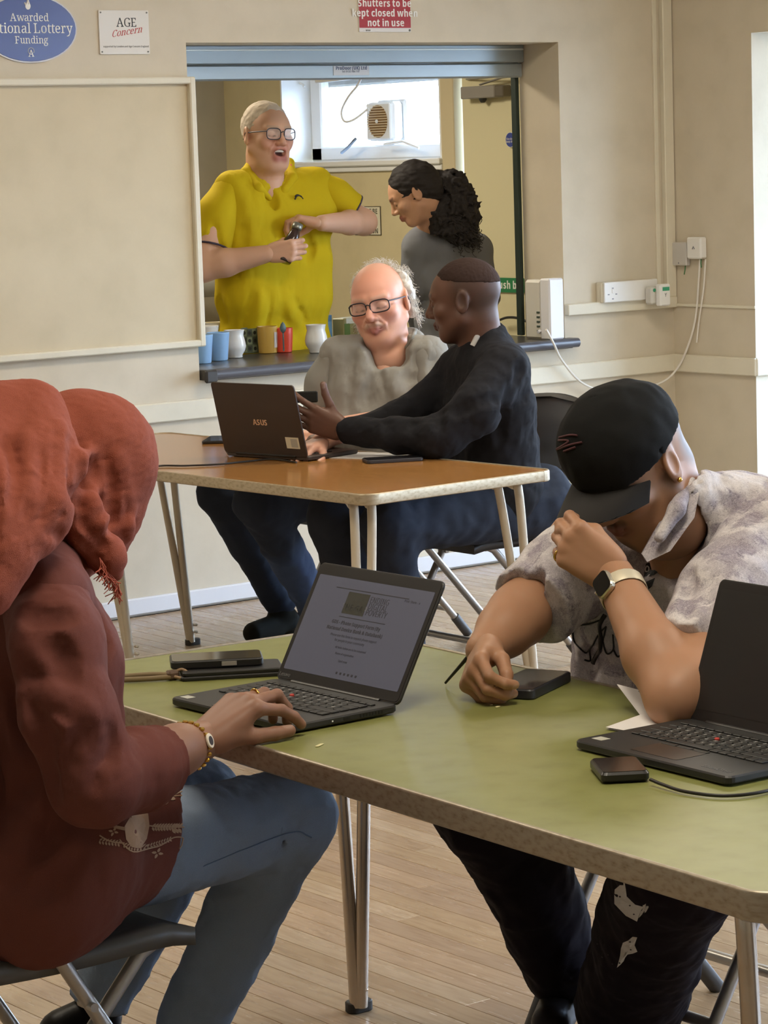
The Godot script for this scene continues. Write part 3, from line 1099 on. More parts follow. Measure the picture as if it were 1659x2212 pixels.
	for i in 13:
		var y := -0.072 + i * 0.012
		var hw := sqrt(maxf(0.0, 0.078 * 0.078 - y * y))
		part(fan, "slat", Sh.new().box(Vector3(-0.049, y, 0), Vector3(0.004, 0.0055, hw * 2), 0.001), mat("fan_slat", hexc("cdb48a"), 0.4))
	part(fan, "hub", plate(ellipse(0.009, 0.009, 14), 0.004, face_mx(Vector3(-0.0505, 0, 0))), pl)
	solo("fan_flex", Sh.new().tube(smooth([Vector3(7.98, 1.7945, -2.5822), Vector3(7.95, 1.7464, -2.657), Vector3(7.93, 1.7394, -2.7096), Vector3(7.92, 1.7887, -2.7159), Vector3(7.9, 1.8526, -2.6324), Vector3(7.88, 1.9039, -2.528), Vector3(7.86, 1.9389, -2.4697)]), 0.006, 8), mat("cord_white", hexc("e6e2da"), 0.5), "white flex looping from the extractor fan to the junction box", "cable")
	var cd := thing("conduit", "white pipe conduit with a junction box above the kitchen window", "conduit", Vector3(7.86, 1.9593, -2.4392))
	part(cd, "junction_box", Sh.new().box(Vector3(0, 0, 0), Vector3(0.05, 0.05, 0.10), 0.005), pl)
	part(cd, "pipe", Sh.new().tube([Vector3(0.02, -0.005, 0.04), Vector3(0.02, 0.005, 0.62)], 0.012, 10), pl)
	part(cd, "pipe", Sh.new().tube([Vector3(0.02, -0.012, -0.04), Vector3(0.02, -0.02, -0.42)], 0.012, 10), pl)
	part(cd, "clip", Sh.new().box(Vector3(0.02, -0.008, -0.08), Vector3(0.03, 0.04, 0.05), 0.005), mat("clip_cream", hexc("cdbb8f"), 0.5))
	solo("window_stay", Sh.new().tube([Vector3(8.0, 1.5886, -2.8361), Vector3(7.98, 1.6143, -2.754), Vector3(7.97, 1.6531, -2.6778)], 0.008, 8), mat("stay_grey", hexc("808890"), 0.3, 0.7), "grey metal stay handle on the kitchen window", "window stay")
	solo("window_stay", Sh.new().tube([Vector3(8.0, 1.6213, -2.4885), Vector3(7.98, 1.631, -2.3162), Vector3(8.0, 1.5978, -2.2181)], 0.007, 8), pl, "white peg stay bar at the bottom of the kitchen window", "window stay")
	var hk := thing("wall_hook", "small white hook on the window reveal", "hook", Vector3(8.009, 1.9306, -3.18))
	part(hk, "stem", Sh.new().tube([Vector3(0, 0.01, 0), Vector3(0, 0, 0.03), Vector3(0.0, -0.012, 0.034)], 0.006, 8), pl)
	# worktop along the kitchen end wall with an urn and small things
	solo("kitchen_unit", Sh.new().box(Vector3(5.2, 0.45, -3.4), Vector3(2.6, 0.90, 0.58), 0.005), mat("unit_grey", hexc("8f8b80"), 0.5), "grey kitchen base units along the end wall", "kitchen unit")
	solo("splash_panel", Sh.new().box(Vector3(5.2, 1.19, -3.69), Vector3(2.6, 0.55, 0.015), 0.002), mat("splash_grey", hexc("857f70"), 0.4), "grey-brown splash panel on the kitchen end wall", "panel")
	var kt := thing("black_kettle", "black rounded kettle standing behind the man in yellow", "kettle", Vector3(6.8601, 0.62, -2.4))
	part(kt, "stand", Sh.new().box(Vector3(0, -0.31, 0), Vector3(0.4, 0.60, 0.4), 0.01), mat("unit_grey", hexc("8f8b80"), 0.5))
	part(kt, "body", Sh.new().lathe([Vector2(0.001, 0.0), Vector2(0.07, 0.0), Vector2(0.115, 0.05), Vector2(0.12, 0.12), Vector2(0.10, 0.17), Vector2(0.04, 0.19), Vector2(0.001, 0.195)], 24), mat("kettle_black", hexc("23241f"), 0.4))
	solo("white_bowl", Sh.new().lathe([Vector2(0.001, 0.0), Vector2(0.07, 0.0), Vector2(0.12, 0.05), Vector2(0.13, 0.10), Vector2(0.11, 0.13), Vector2(0.001, 0.14)], 24, Transform3D(Basis.IDENTITY, Vector3(7.5103, 0.90, -3.35))), mat("bowl_white", hexc("b8b5a8"), 0.4), "pale upturned bowl behind the man in yellow", "bowl")

# ---------------------------------------------------------------- folding tables and chairs
func hall_table(label: String, at: Vector3, turn: float, hw: float, hl: float, top: StandardMaterial3D, edge: StandardMaterial3D, edge_h: float, legs: Array, tube_m: StandardMaterial3D) -> Node3D:
	var t := thing("folding_table", label, "table", at, turn)
	var H := 0.70
	var poly := []
	for p in rrect(hw * 2, hl * 2, 0.045, 6):
		poly.append(p)
	var inner := rrect(hw * 2 - 0.012, hl * 2 - 0.012, 0.040, 6)
	part(t, "table_top", Sh.new().slab(inner, H - 0.022, H - 0.0006, 0.0008), top)
	part(t, "underside", Sh.new().slab(rrect(hw * 2 - 0.01, hl * 2 - 0.01, 0.04, 6), H - edge_h + 0.004, H - 0.0225), mat("table_under", hexc("8a7a62"), 0.8))
	# metal edging: four straight lengths and four corner caps, each a band with a rounded top lip
	var cr := 0.045
	var bands := [[Vector2(-hw, -hl + cr), Vector2(-hw, hl - cr)], [Vector2(hw, hl - cr), Vector2(hw, -hl + cr)], [Vector2(-hw + cr, hl), Vector2(hw - cr, hl)], [Vector2(hw - cr, -hl), Vector2(-hw + cr, -hl)]]
	for b in bands:
		part(t, "edge_band", edge_shape([b[0], b[1]], H, edge_h), edge)
	var cc := [[Vector2(hw - cr, hl - cr), 0.0], [Vector2(-hw + cr, hl - cr), PI / 2], [Vector2(-hw + cr, -hl + cr), PI], [Vector2(hw - cr, -hl + cr), PI * 1.5]]
	for c in cc:
		var pts := []
		for i in 7:
			var a: float = c[1] + PI / 2 * (1.0 - i / 6.0)
			pts.append(c[0] + Vector2(cos(a), sin(a)) * (cr + 0.0006))
		part(t, "corner_cap", edge_shape(pts, H + 0.0002, edge_h + 0.001), edge)
	for l in legs:
		# l: foot, top of tube one, top of tube two (local x, z)
		var s := Sh.new()
		for k in 2:
			var tp: Vector2 = l[1 + k]
			var ft: Vector2 = l[0] + (l[1 + k] - l[0]).normalized() * 0.012
			var foot := Vector3(ft.x, 0.012, ft.y)
			var knee := Vector3(tp.x, H - edge_h - 0.045, tp.y)
			var inw := (Vector2.ZERO - tp).normalized() * 0.05
			s.tube(smooth([foot, foot.lerp(knee, 0.5), knee, knee + Vector3(inw.x * 0.35, 0.032, inw.y * 0.35), knee + Vector3(inw.x * 1.2, 0.046, inw.y * 1.2)], 5), 0.0125, 12)
		var lg := part(t, "leg", s, tube_m)
		part(lg, "foot", Sh.new().slab(rrect(0.052, 0.034, 0.014, 4), 0.0, 0.02, 0.002, Transform3D(Basis.IDENTITY, Vector3(l[0].x, 0, l[0].y))), mat("rubber_dark", hexc("35322e"), 0.7))
		for k in 2:
			part(lg, "rivet", Sh.new().box(Vector3(l[0].x - 0.001, 0.045 + 0.024 * k, l[0].y + 0.02), Vector3(0.012, 0.008, 0.016), 0.003), tube_m)
	return t

func edge_shape(pts: Array, H: float, h: float) -> Sh:
	var rs := []
	for i in pts.size():
		var d: Vector2 = (pts[mini(i + 1, pts.size() - 1)] - pts[maxi(i - 1, 0)]).normalized()
		var out := Vector2(d.y, -d.x)
		if out.dot(pts[i]) < 0:
			out = -out
		var ring := []
		for q in [[-0.010, 0.0], [-0.006, 0.0016], [-0.002, 0.0014], [0.0, -0.002], [0.0005, -h + 0.003], [-0.002, -h], [-0.010, -h], [-0.010, -h + 0.004]]:
			var e: Vector2 = pts[i] + out * q[0]
			ring.append(Vector3(e.x, H + q[1], e.y))
		rs.append(ring)
	return Sh.new().rings(rs)

func alu(key: String, hex: String) -> StandardMaterial3D:
	var m := mat(key, hexc(hex), 0.42, 0.65)
	if m.albedo_texture == null:
		tri(m, noise_tex("alu_wear", 0.03, [0.0, Color(0.72, 0.68, 0.62), 0.22, Color(0.88, 0.86, 0.83), 0.5, Color(0.96, 0.95, 0.94), 1.0, Color(1, 1, 1)], 5, 512, FastNoiseLite.TYPE_SIMPLEX_SMOOTH, 51), Vector3(3.0, 7.0, 3.0))
	return m

func tables_and_chairs() -> void:
	var green := mat("laminate_green", hexc("85874f"), 0.36, 0.0, 0.5)
	tri(green, noise_tex("laminate", 0.02, [0.0, Color(0.90, 0.90, 0.84), 0.4, Color(0.96, 0.96, 0.94), 1.0, Color(1, 1, 1)], 5, 512, FastNoiseLite.TYPE_SIMPLEX_SMOOTH, 61), Vector3.ONE * 1.3)
	green.roughness_texture = noise_tex("laminate_wear", 0.015, [0.0, Color(0.85, 0.85, 0.85), 1.0, Color(1, 1, 1)], 4, 512, FastNoiseLite.TYPE_SIMPLEX_SMOOTH, 62)
	var steel := mat("tube_steel", hexc("b9aea0"), 0.25, 0.9)
	var painted := mat("tube_cream", hexc("c9bda6"), 0.4, 0.2)
	var hw := 0.34
	var hl := 0.9415
	hall_table("long folding table with a worn olive green laminate top and metal edge", Vector3(2.572, 0, 4.897), -0.04, hw, hl, green, alu("edge_alu", "b0a797"), 0.036,
		[[Vector2(0.272, -0.83), Vector2(0.225, -0.80), Vector2(0.252, -0.745)], [Vector2(-0.255, -0.83), Vector2(-0.235, -0.83), Vector2(-0.25, -0.77)], [Vector2(-0.255, 0.86), Vector2(-0.268, 0.825), Vector2(-0.235, 0.885)], [Vector2(0.272, 0.83), Vector2(0.225, 0.80), Vector2(0.252, 0.745)]], steel)
	# scuffs on the green top: paint flakes lying in the laminate
	var marks := Sh.new()
	for m in [[Vector3(2.3112, 0.7, 4.7764), 0.022, 0.003], [Vector3(2.6774, 0.7, 4.7514), 0.012, 0.003], [Vector3(2.68, 0.7, 4.7332), 0.007, 0.002], [Vector3(2.5446, 0.7, 5.1461), 0.006, 0.002]]:
		marks.slab(rrect(m[1], m[2] * 2, m[2] * 0.9, 3), 0.7, 0.7006, 0.0, Transform3D(Basis(Vector3.UP, 0.5), Vector3(m[0].x, 0, m[0].z)))
	solo("paint_flecks", marks, mat("fleck_pale", hexc("d2cc9a"), 0.5), "pale flecks worn into the green table top", "scuff marks").set_meta("kind", "stuff")
	var brown := mat("laminate_orange", hexc("ad7a42"), 0.16, 0.0, 0.5)
	tri(brown, noise_tex("laminate_wood", 0.015, [0.0, Color(0.84, 0.80, 0.76), 0.45, Color(0.96, 0.95, 0.94), 1.0, Color(1, 1, 1)], 5, 512, FastNoiseLite.TYPE_SIMPLEX_SMOOTH, 63), Vector3(6.0, 1.0, 0.8))
	hall_table("folding table with a glossy orange-brown top near the serving hatch", Vector3(4.453, 0, 1.497), 0.05, 0.34, 0.915, brown, alu("edge_alu_warm", "c4b79e"), 0.028,
		[[Vector2(0.37, -0.86), Vector2(0.245, -0.84), Vector2(0.275, -0.80)], [Vector2(0.01, -0.68), Vector2(-0.095, -0.70), Vector2(-0.065, -0.66)], [Vector2(-0.275, 0.80), Vector2(-0.285, 0.80), Vector2(-0.25, 0.83)], [Vector2(0.36, 0.80), Vector2(0.235, 0.80), Vector2(0.27, 0.84)]], painted)
	# chairs
	folding_chair("grey folding chair under the woman in the rust headscarf", Vector3(1.965, 0, 4.43), 0.0, "chair_shell_grey", "4e4c48")
	folding_chair("folding chair under the man in the black cap", Vector3(3.22, 0, 4.62), PI, "chair_shell_black", "2c2b2b")
	folding_chair("black folding chair under the man in the black jumper", Vector3(5.22, 0, 1.62), PI, "chair_shell_black", "2c2b2b")
	folding_chair("folding chair under the white-haired man, partly hidden by the orange table", Vector3(5.28, 0, 0.98), PI, "chair_shell_black", "2c2b2b")

func folding_chair(label: String, at: Vector3, turn: float, shell_key: String, shell_hex: String) -> Node3D:
	# front is local +x
	var t := thing("folding_chair", label, "chair", at, turn, "folding chairs at the tables")
	var steel := mat("chair_tube", hexc("a5a29e"), 0.3, 0.7)
	var shell := mat(shell_key, hexc(shell_hex), 0.42)
	var dark := mat("chair_foot", hexc("4b4a49"), 0.6)
	for s in [-1, 1]:
		var z: float = s * 0.205
		# long tube: backrest top to front foot
		part(t, "leg", Sh.new().tube([Vector3(-0.235, 0.80, z), Vector3(-0.18, 0.66, z), Vector3(0.20, 0.035, z)], 0.0115, 12), steel)
		part(t, "leg", Sh.new().tube([Vector3(0.15, 0.405, z - s * 0.026), Vector3(0.12, 0.39, z - s * 0.026), Vector3(-0.20, 0.035, z - s * 0.026)], 0.0115, 12), steel)
		part(t, "foot_cap", Sh.new().tube([Vector3(0.175, 0.078, z), Vector3(0.215, 0.006, z)], 0.0155, 12), dark)
		part(t, "foot_cap", Sh.new().tube([Vector3(-0.17, 0.07, z - s * 0.026), Vector3(-0.224, 0.006, z - s * 0.026)], 0.0155, 12), dark)
		part(t, "sleeve", Sh.new().tube([Vector3(-0.238, 0.81, z), Vector3(-0.178, 0.655, z), Vector3(-0.09, 0.515, z)], 0.020, 12), shell)
		part(t, "pivot", Sh.new().tube([Vector3(0.01, 0.34, z - 0.02), Vector3(0.01, 0.34, z + 0.02)], 0.007, 10), steel)
	part(t, "crossbar", Sh.new().tube([Vector3(0.155, 0.11, -0.205), Vector3(0.155, 0.11, 0.205)], 0.0105, 10), steel)
	part(t, "crossbar", Sh.new().tube([Vector3(-0.145, 0.10, -0.18), Vector3(-0.145, 0.10, 0.18)], 0.0105, 10), steel)
	part(t, "crossbar", Sh.new().tube([Vector3(0.15, 0.40, -0.18), Vector3(0.15, 0.40, 0.18)], 0.0105, 10), steel)
	# dished seat
	var rs := []
	for i in 11:
		var u := i / 10.0
		var x := lerpf(-0.20, 0.21, u)
		var ring := []
		var drop := (0.02 * pow(maxf(0.0, u - 0.8) / 0.2, 2.0)) + 0.012 * sin(u * PI)
		for j in 12:
			var zz := lerpf(-0.195, 0.195, j / 11.0)
			ring.append(Vector3(x, 0.436 - drop - 0.010 * (1.0 - pow(absf(zz) / 0.195, 2.0)), zz))
		for j in 12:
			var zz := lerpf(0.195, -0.195, j / 11.0)
			ring.append(Vector3(x, 0.400 - drop * 0.6, zz))
		rs.append(ring)
	part(t, "seat", Sh.new().rings(rs), shell)
	# curved backrest panel
	rs = []
	for i in 9:
		var u := i / 8.0
		var ring := []
		var n := 14
		for side in 2:
			for j in n:
				var v := j / float(n - 1)
				if side == 1:
					v = 1.0 - v
				var zz := lerpf(-0.2, 0.2, v)
				var y := lerpf(0.56, 0.80, u) + 0.02 * cos(zz / 0.2 * PI / 2) * (1.0 if u > 0.5 else -1.0)
				var x := lerpf(-0.115, -0.235, u) - 0.045 * cos(zz / 0.2 * PI / 2) - (0.016 if side == 1 else 0.0)
				ring.append(Vector3(x, y, zz))
		rs.append(ring)
	part(t, "backrest", Sh.new().rings(rs), shell)
	return t

# ---------------------------------------------------------------- laptops, phones, papers
func laptop(label: String, at: Vector3, turn: float, w: float, d: float, tilt: float, tone: String, key_rows: bool) -> Node3D:
	# hinge line at the origin, keyboard towards local -x, lid leaning back to +x
	var t := thing("laptop", label, "laptop", at, turn)
	var m := mat("laptop_" + tone, hexc(tone), 0.45)
	var base_poly := []
	for p in rrect(d, w, 0.012, 4):
		base_poly.append(p + Vector2(-d / 2 + 0.004, 0))
	part(t, "base", Sh.new().slab(base_poly, 0.0025, 0.0145, 0.0025), m)
	for z in [-w / 2 + 0.03, w / 2 - 0.03]:
		for x in [-0.02, -d + 0.03]:
			part(t, "foot", Sh.new().box(Vector3(x, 0.0015, z), Vector3(0.012, 0.003, 0.03), 0.001), mat("rubber_dark", hexc("35322e"), 0.7))
	# lid
	var lid := Node3D.new()
	lid.name = "lid"
	t.add_child(lid, true)
	lid.position = Vector3(0.004, 0.013, 0)
	lid.rotation.z = -tilt
	var lp := rrect(d - 0.004, w, 0.010, 4)
	var lt := Transform3D(Basis(Vector3(0, 1, 0), Vector3(-1, 0, 0), Vector3(0, 0, 1)), Vector3(0, d / 2 - 0.002, 0))
	part(lid, "lid_shell", Sh.new().slab(lp, -0.003, 0.0025, 0.0012, lt), m)
	part(lid, "bezel", Sh.new().slab(rrect(d - 0.010, w - 0.006, 0.008, 4), 0.0025, 0.0032, 0.0, lt), mat("bezel_black", hexc("1b1a1a"), 0.4))
	part(t, "hinge", Sh.new().tube([Vector3(0.003, 0.0125, -w * 0.36), Vector3(0.003, 0.0125, w * 0.36)], 0.0055, 10), mat("bezel_black", hexc("1b1a1a"), 0.4))
	if not key_rows:
		return t
	# keyboard: a recessed well with separate keys
	var kb := part(t, "keyboard", Sh.new().slab(rrect(0.106, 0.282, 0.004, 3), 0.0143, 0.0147, 0.0, Transform3D(Basis.IDENTITY, Vector3(-0.077, 0, 0))), mat("key_well", hexc("161616"), 0.6))
	var km := mat("key_black", hexc("2a2a2a"), 0.5)
	var legend := mat("key_legend", hexc("b9b9b9"), 0.5)
	var shapes := {}
	var rows := ["1234567890-=", "QWERTYUIOP[]", "ASDFGHJKL;'#", "ZXCVBNM,./"]
	var fpos := Vector3(-0.128 + 0.0, 0, 0)
	for r in 6:
		var x := -0.029 - r * 0.0186
		var cells := []
		if r == 0:
			for i in 16:
				cells.append([0.0163, ""])
		elif r == 5:
			cells = [[0.016, ""], [0.018, ""], [0.016, ""], [0.016, ""], [0.09, ""], [0.016, ""], [0.016, ""], [0.016, ""], [0.0163, ""], [0.0163, ""], [0.0163, ""]]
		else:
			cells.append([[0.0163, 0.024, 0.029, 0.022][r - 1], ""])
			for ch in rows[r - 1]:
				cells.append([0.0163, ch])
			cells.append([0.0, ""])
		var used_w := 0.0
		for c in cells:
			used_w += c[0] + 0.0026
		var z := -0.139
		for c in cells:
			var cw: float = c[0]
			if cw == 0.0:
				cw = 0.139 - z
			cw = minf(cw, 0.139 - z)
			if cw < 0.008:
				continue
			var h := 0.009 if r == 0 else 0.0155
			var key := "%d_%d" % [int(cw * 10000), int(h * 10000)]
			if not shapes.has(key):
				shapes[key] = Sh.new().box(Vector3.ZERO, Vector3(h, 0.0022, cw), 0.0008).mesh()
			var o := part(kb, "key", shapes[key], km)
			o.position = Vector3(x, 0.0158, z + cw / 2)
			if c[1] != "":
				var l := letters(kb, "legend", c[1], 0.0085, Transform3D(Basis(Vector3(0, 0, 1), Vector3(1, 0, 0), Vector3(0, 1, 0)), Vector3(x + 0.001, 0.0171, z + cw / 2 - 0.002)), legend, "Droid Sans", false, 0.0004)
				l.scale = Vector3.ONE
			z += cw + 0.0026
	# pointing stick, touch pad, buttons
	part(t, "pointing_stick", Sh.new().lathe([Vector2(0.0035, 0.0), Vector2(0.004, 0.003), Vector2(0.003, 0.0042), Vector2(0.0005, 0.0046)], 12, Transform3D(Basis.IDENTITY, Vector3(-0.0757, 0.0155, -0.012))), mat("stick_red", hexc("c04038"), 0.6), "red pointing stick")
	part(t, "touch_pad", Sh.new().slab(rrect(0.058, 0.10, 0.004, 3), 0.0144, 0.0150, 0.0, Transform3D(Basis.IDENTITY, Vector3(-0.172, 0, -0.01))), mat("pad_black", hexc("242424"), 0.3))
	for z in [-0.043, -0.01, 0.023]:
		part(t, "pad_button", Sh.new().box(Vector3(-0.1385, 0.0150, z), Vector3(0.008, 0.0016, 0.030), 0.0006), km)
	for i in 8:
		part(t, "vent", Sh.new().box(Vector3(-0.03 - i * 0.006, 0.0085, w / 2 + 0.0002), Vector3(0.003, 0.005, 0.0012)), mat("key_well", hexc("161616"), 0.6))
	part(t, "port", Sh.new().box(Vector3(-0.10, 0.0085, w / 2 + 0.0002), Vector3(0.012, 0.004, 0.0012)), mat("key_well", hexc("161616"), 0.6))
	return t

func slab_phone(called: String, label: String, category: String, at: Vector3, turn: float, w: float, l: float, h: float, shell: String, glass: String) -> Node3D:
	var t := thing(called, label, category, at, turn)
	part(t, "shell", Sh.new().slab(rrect(w, l, 0.010, 5), 0.0, h, 0.002), mat("shell_" + shell, hexc(shell), 0.45))
	part(t, "screen_glass", Sh.new().slab(rrect(w - 0.006, l - 0.006, 0.008, 5), h, h + 0.0006, 0.0), mat("glass_" + glass, hexc(glass), 0.08))
	return t

func table_things() -> void:
	# the woman's laptop, screen towards her
	var a := laptop("open black laptop with a dim web page, typed on by the woman in the headscarf", Vector3(2.528, 0.7, 4.518), 0.025, 0.323, 0.215, 0.515, "2b2b2b", true)
	var scr := mat("screen_dim", hexc("3c3c44"), 0.35)
	scr.emission_enabled = true
	scr.emission = hexc("7c7c8c")
	scr.emission_energy_multiplier = 0.22
	var lid: Node3D = a.get_node("lid")
	var W := 0.300
	var Hs := 0.170
	var sc := part(lid, "screen", Sh.new().slab(rrect(Hs, W, 0.002, 2), 0.0032, 0.0036, 0.0, Transform3D(Basis(Vector3(0, 1, 0), Vector3(-1, 0, 0), Vector3(0, 0, 1)), Vector3(0, 0.020 + Hs / 2, 0))), scr)
	# page print: local frame facing -x, reading along +z
	var pg := func(text: String, size: float, z: float, y: float, m: Material, bold := false):
		letters(lid, "page_print", text, size, Transform3D(Basis(Vector3(0, 0, 1), Vector3(0, 1, 0), Vector3(-1, 0, 0)), Vector3(-0.0037, y, z)), m, "Droid Sans", bold, 0.0002)
	var g1 := mat("page_grey", hexc("2e2e34"), 0.5)
	var g2 := mat("page_block", hexc("34352f"), 0.5)
	var g3 := mat("page_pale", hexc("6e6e74"), 0.5)
	part(lid, "page_block", Sh.new().box(Vector3(-0.0037, 0.149, -0.030), Vector3(0.0002, 0.038, 0.056)), g2)
	pg.call("THE GAP", 0.016, -0.030, 0.141, g3, true)
	pg.call("ENDING", 0.0135, 0.026, 0.160, g1)
	pg.call("DIGITAL", 0.0135, 0.027, 0.149, g1)
	pg.call("POVERTY", 0.0135, 0.029, 0.138, g1)
	part(lid, "page_rule", Sh.new().box(Vector3(-0.0037, 0.124, 0.0), Vector3(0.0002, 0.0012, 0.12)), g1)
	pg.call("GDS - Phone Support Form (By", 0.0088, -0.010, 0.114, g1, true)
	pg.call("National Device Bank & Databank)", 0.0088, -0.008, 0.103, g1, true)
	pg.call("Please use this form to request phone support", 0.0058, -0.004, 0.092, g1)
	pg.call("for people in your community", 0.0058, -0.010, 0.084, g1)
	pg.call("All fields below are to be completed", 0.0050, 0.0, 0.072, g1)
	pg.call("Name of organisation", 0.0050, -0.010, 0.062, g1)
	pg.call("Start now", 0.0055, -0.008, 0.050, g1)
	part(lid, "page_rule", Sh.new().box(Vector3(-0.0037, 0.172, 0.0), Vector3(0.0002, 0.0016, 0.19)), g1)
	pg.call("Print  Share  - x", 0.0058, 0.105, 0.168, g1)
	for i in 6:
		part(lid, "page_icon", Sh.new().box(Vector3(-0.0037, 0.030, -0.012 + i * 0.010), Vector3(0.0002, 0.004, 0.0045)), g1)
	letters(a, "maker_mark", "X1 Pad", 0.011, Transform3D(Basis(Vector3(0, 0, 1), Vector3(1, 0, 0), Vector3(0, 1, 0)), Vector3(-0.185, 0.0146, 0.115)), mat("mark_grey", hexc("6d6d6d"), 0.4), "Droid Sans", true, 0.0004)
	part(a, "power_light", Sh.new().box(Vector3(-0.128, 0.0085, 0.162), Vector3(0.0022, 0.0022, 0.001)), mat("led_white", hexc("ffffff"), 0.3), "white power light")
	letters(lid, "maker_mark", "Lenovo", 0.009, Transform3D(Basis(Vector3(0, 0, 1), Vector3(0, 1, 0), Vector3(-1, 0, 0)), Vector3(-0.0035, 0.010, -0.140)), mat("mark_grey", hexc("6d6d6d"), 0.4))
	part(a, "sticker", Sh.new().box(Vector3(-0.19, 0.0147, -0.14), Vector3(0.016, 0.0004, 0.022)), mat("sticker_pale", hexc("b8b8ae"), 0.5), "pale rectangular sticker")
	# the second black laptop, switched off
	var b := laptop("open black laptop with a switched-off screen at the right edge of the green table", Vector3(2.772, 0.7, 5.240), -0.03, 0.332, 0.222, 0.35, "2b2b2b", true)
	var lb: Node3D = b.get_node("lid")
	part(lb, "screen", Sh.new().slab(rrect(0.185, 0.312, 0.002, 2), 0.0032, 0.0036, 0.0, Transform3D(Basis(Vector3(0, 1, 0), Vector3(-1, 0, 0), Vector3(0, 0, 1)), Vector3(0, 0.018 + 0.0925, 0))), mat("screen_off", hexc("232323"), 0.3))
	part(b, "sticker", Sh.new().box(Vector3(-0.185, 0.0147, -0.142), Vector3(0.018, 0.0004, 0.022)), mat("sticker_pale", hexc("b8b8ae"), 0.5), "pale square sticker")
	letters(b, "maker_mark", "ThinkPad", 0.013, Transform3D(Basis(Vector3(0, 0, 1), Vector3(1, 0, 0), Vector3(0, 1, 0)), Vector3(-0.196, 0.0146, 0.118)), mat("mark_dark", hexc("4a4a4a"), 0.35), "Droid Sans", true, 0.0004)
	# the laptop on the orange table, back of the lid towards us
	var r := laptop("open dark brown laptop seen from behind on the orange table", Vector3(4.50, 0.7, 1.495), PI + 0.2, 0.335, 0.222, 0.23, "3a302b", true)
	var lr: Node3D = r.get_node("lid")
	var back := Transform3D(Basis(Vector3(0, 0, -1), Vector3(0, 1, 0), Vector3(1, 0, 0)), Vector3(0.0034, 0.100, -0.005))
	letters(lr, "maker_mark", "ASUS", 0.024, back, mat("mark_copper", hexc("d8b79a"), 0.3, 0.4), "Droid Sans", true, 0.0006)
	var lab := part(lr, "asset_label", Sh.new().box(Vector3(0.0034, 0.042, -0.120), Vector3(0.0008, 0.034, 0.052)), mat("asset_cream", hexc("cfc7ad"), 0.5), "cream asset label")
	part(lab, "label_block", Sh.new().box(Vector3(0.0040, 0.042, -0.127), Vector3(0.0004, 0.026, 0.026)), mat("asset_grey", hexc("a9a496"), 0.5))
	# phones and power bank
	slab_phone("phone", "black phone lying at the far end of the orange table", "phone", Vector3(4.69, 0.7, 0.95), -0.75, 0.076, 0.16, 0.009, "2a2725", "1c1b1b")
	slab_phone("phone", "flat dark phone beside the papers on the orange table", "phone", Vector3(4.69, 0.7, 1.85), 1.15, 0.078, 0.165, 0.010, "37363a", "2b2a2e")
	var p1 := slab_phone("phone", "black phone in a thick case lying on a black wallet", "phone", Vector3(2.5296, 0.7155, 4.1743), 1.03, 0.080, 0.158, 0.013, "1d1c1b", "2a2826")
	part(p1, "side_button", Sh.new().slab(rrect(0.004, 0.026, 0.0018, 4), 0.003, 0.010, 0.0, Transform3D(Basis.IDENTITY, Vector3(-0.0405, 0, 0.02))), mat("case_cutout", hexc("9a958c"), 0.4), "pale cut-out in the case")
	var wl := thing("wallet", "black folded wallet under the phone on the green table", "wallet", Vector3(2.5379, 0.7, 4.2073), 1.06)
	part(wl, "lower_flap", Sh.new().slab(rrect(0.088, 0.178, 0.008, 4), 0.0, 0.007, 0.002), mat("wallet_black", hexc("1b1a19"), 0.5))
	part(wl, "upper_flap", Sh.new().slab(rrect(0.086, 0.172, 0.008, 4), 0.0075, 0.0145, 0.002), mat("wallet_black", hexc("1b1a19"), 0.5))
	slab_phone("dark_tablet", "slim dark tablet lying partly under the open laptop lid", "tablet", Vector3(2.5985, 0.7, 4.2477), 1.0, 0.07, 0.11, 0.008, "33322f", "2b2c2c")
	var key := thing("key_fob", "brown leather key fob with a cord loop by the phone", "key fob", Vector3(2.4392, 0.7, 4.174))
	part(key, "fob", Sh.new().box(Vector3(0, 0.008, 0.0), Vector3(0.022, 0.016, 0.018), 0.004), mat("leather_brown", hexc("5a4434"), 0.6))
	part(key, "loop", Sh.new().tube(smooth([Vector3(0.004, 0.010, -0.004), Vector3(0.016, 0.016, 0.006), Vector3(0.020, 0.010, 0.018), Vector3(0.008, 0.004, 0.020), Vector3(0.0, 0.006, 0.008)]), 0.0028, 8), mat("cord_tan", hexc("9a7f62"), 0.7))
	part(key, "strap", Sh.new().tube(smooth([Vector3(-0.006, 0.009, 0.0), Vector3(-0.030, 0.010, -0.022), Vector3(-0.07, 0.008, -0.052)]), 0.0045, 8), mat("cord_olive", hexc("7c6a4c"), 0.7))
	part(key, "strap", Sh.new().tube(smooth([Vector3(-0.006, 0.006, 0.005), Vector3(-0.034, 0.005, -0.012), Vector3(-0.075, 0.005, -0.038)]), 0.0045, 8), mat("cord_olive", hexc("7c6a4c"), 0.7))
	var p2 := slab_phone("phone", "phone in a thick navy-black case in front of the man in the cap", "phone", Vector3(2.806, 0.7, 4.6766), 2.035, 0.084, 0.168, 0.016, "26262b", "3a3438")
	var bank := thing("power_bank", "small black glossy power bank with a cable", "power bank", Vector3(2.4938, 0.7, 5.2396), -0.55)
	part(bank, "shell", Sh.new().slab(rrect(0.068, 0.098, 0.008, 5), 0.001, 0.0155, 0.0035), mat("bank_black", hexc("1f1e1d"), 0.35))
	part(bank, "top_plate", Sh.new().slab(rrect(0.060, 0.090, 0.006, 5), 0.0155, 0.0162, 0.0), mat("bank_gloss", hexc("2a2422"), 0.12))
	var black := mat("cable_black", hexc("1d1a18"), 0.45)
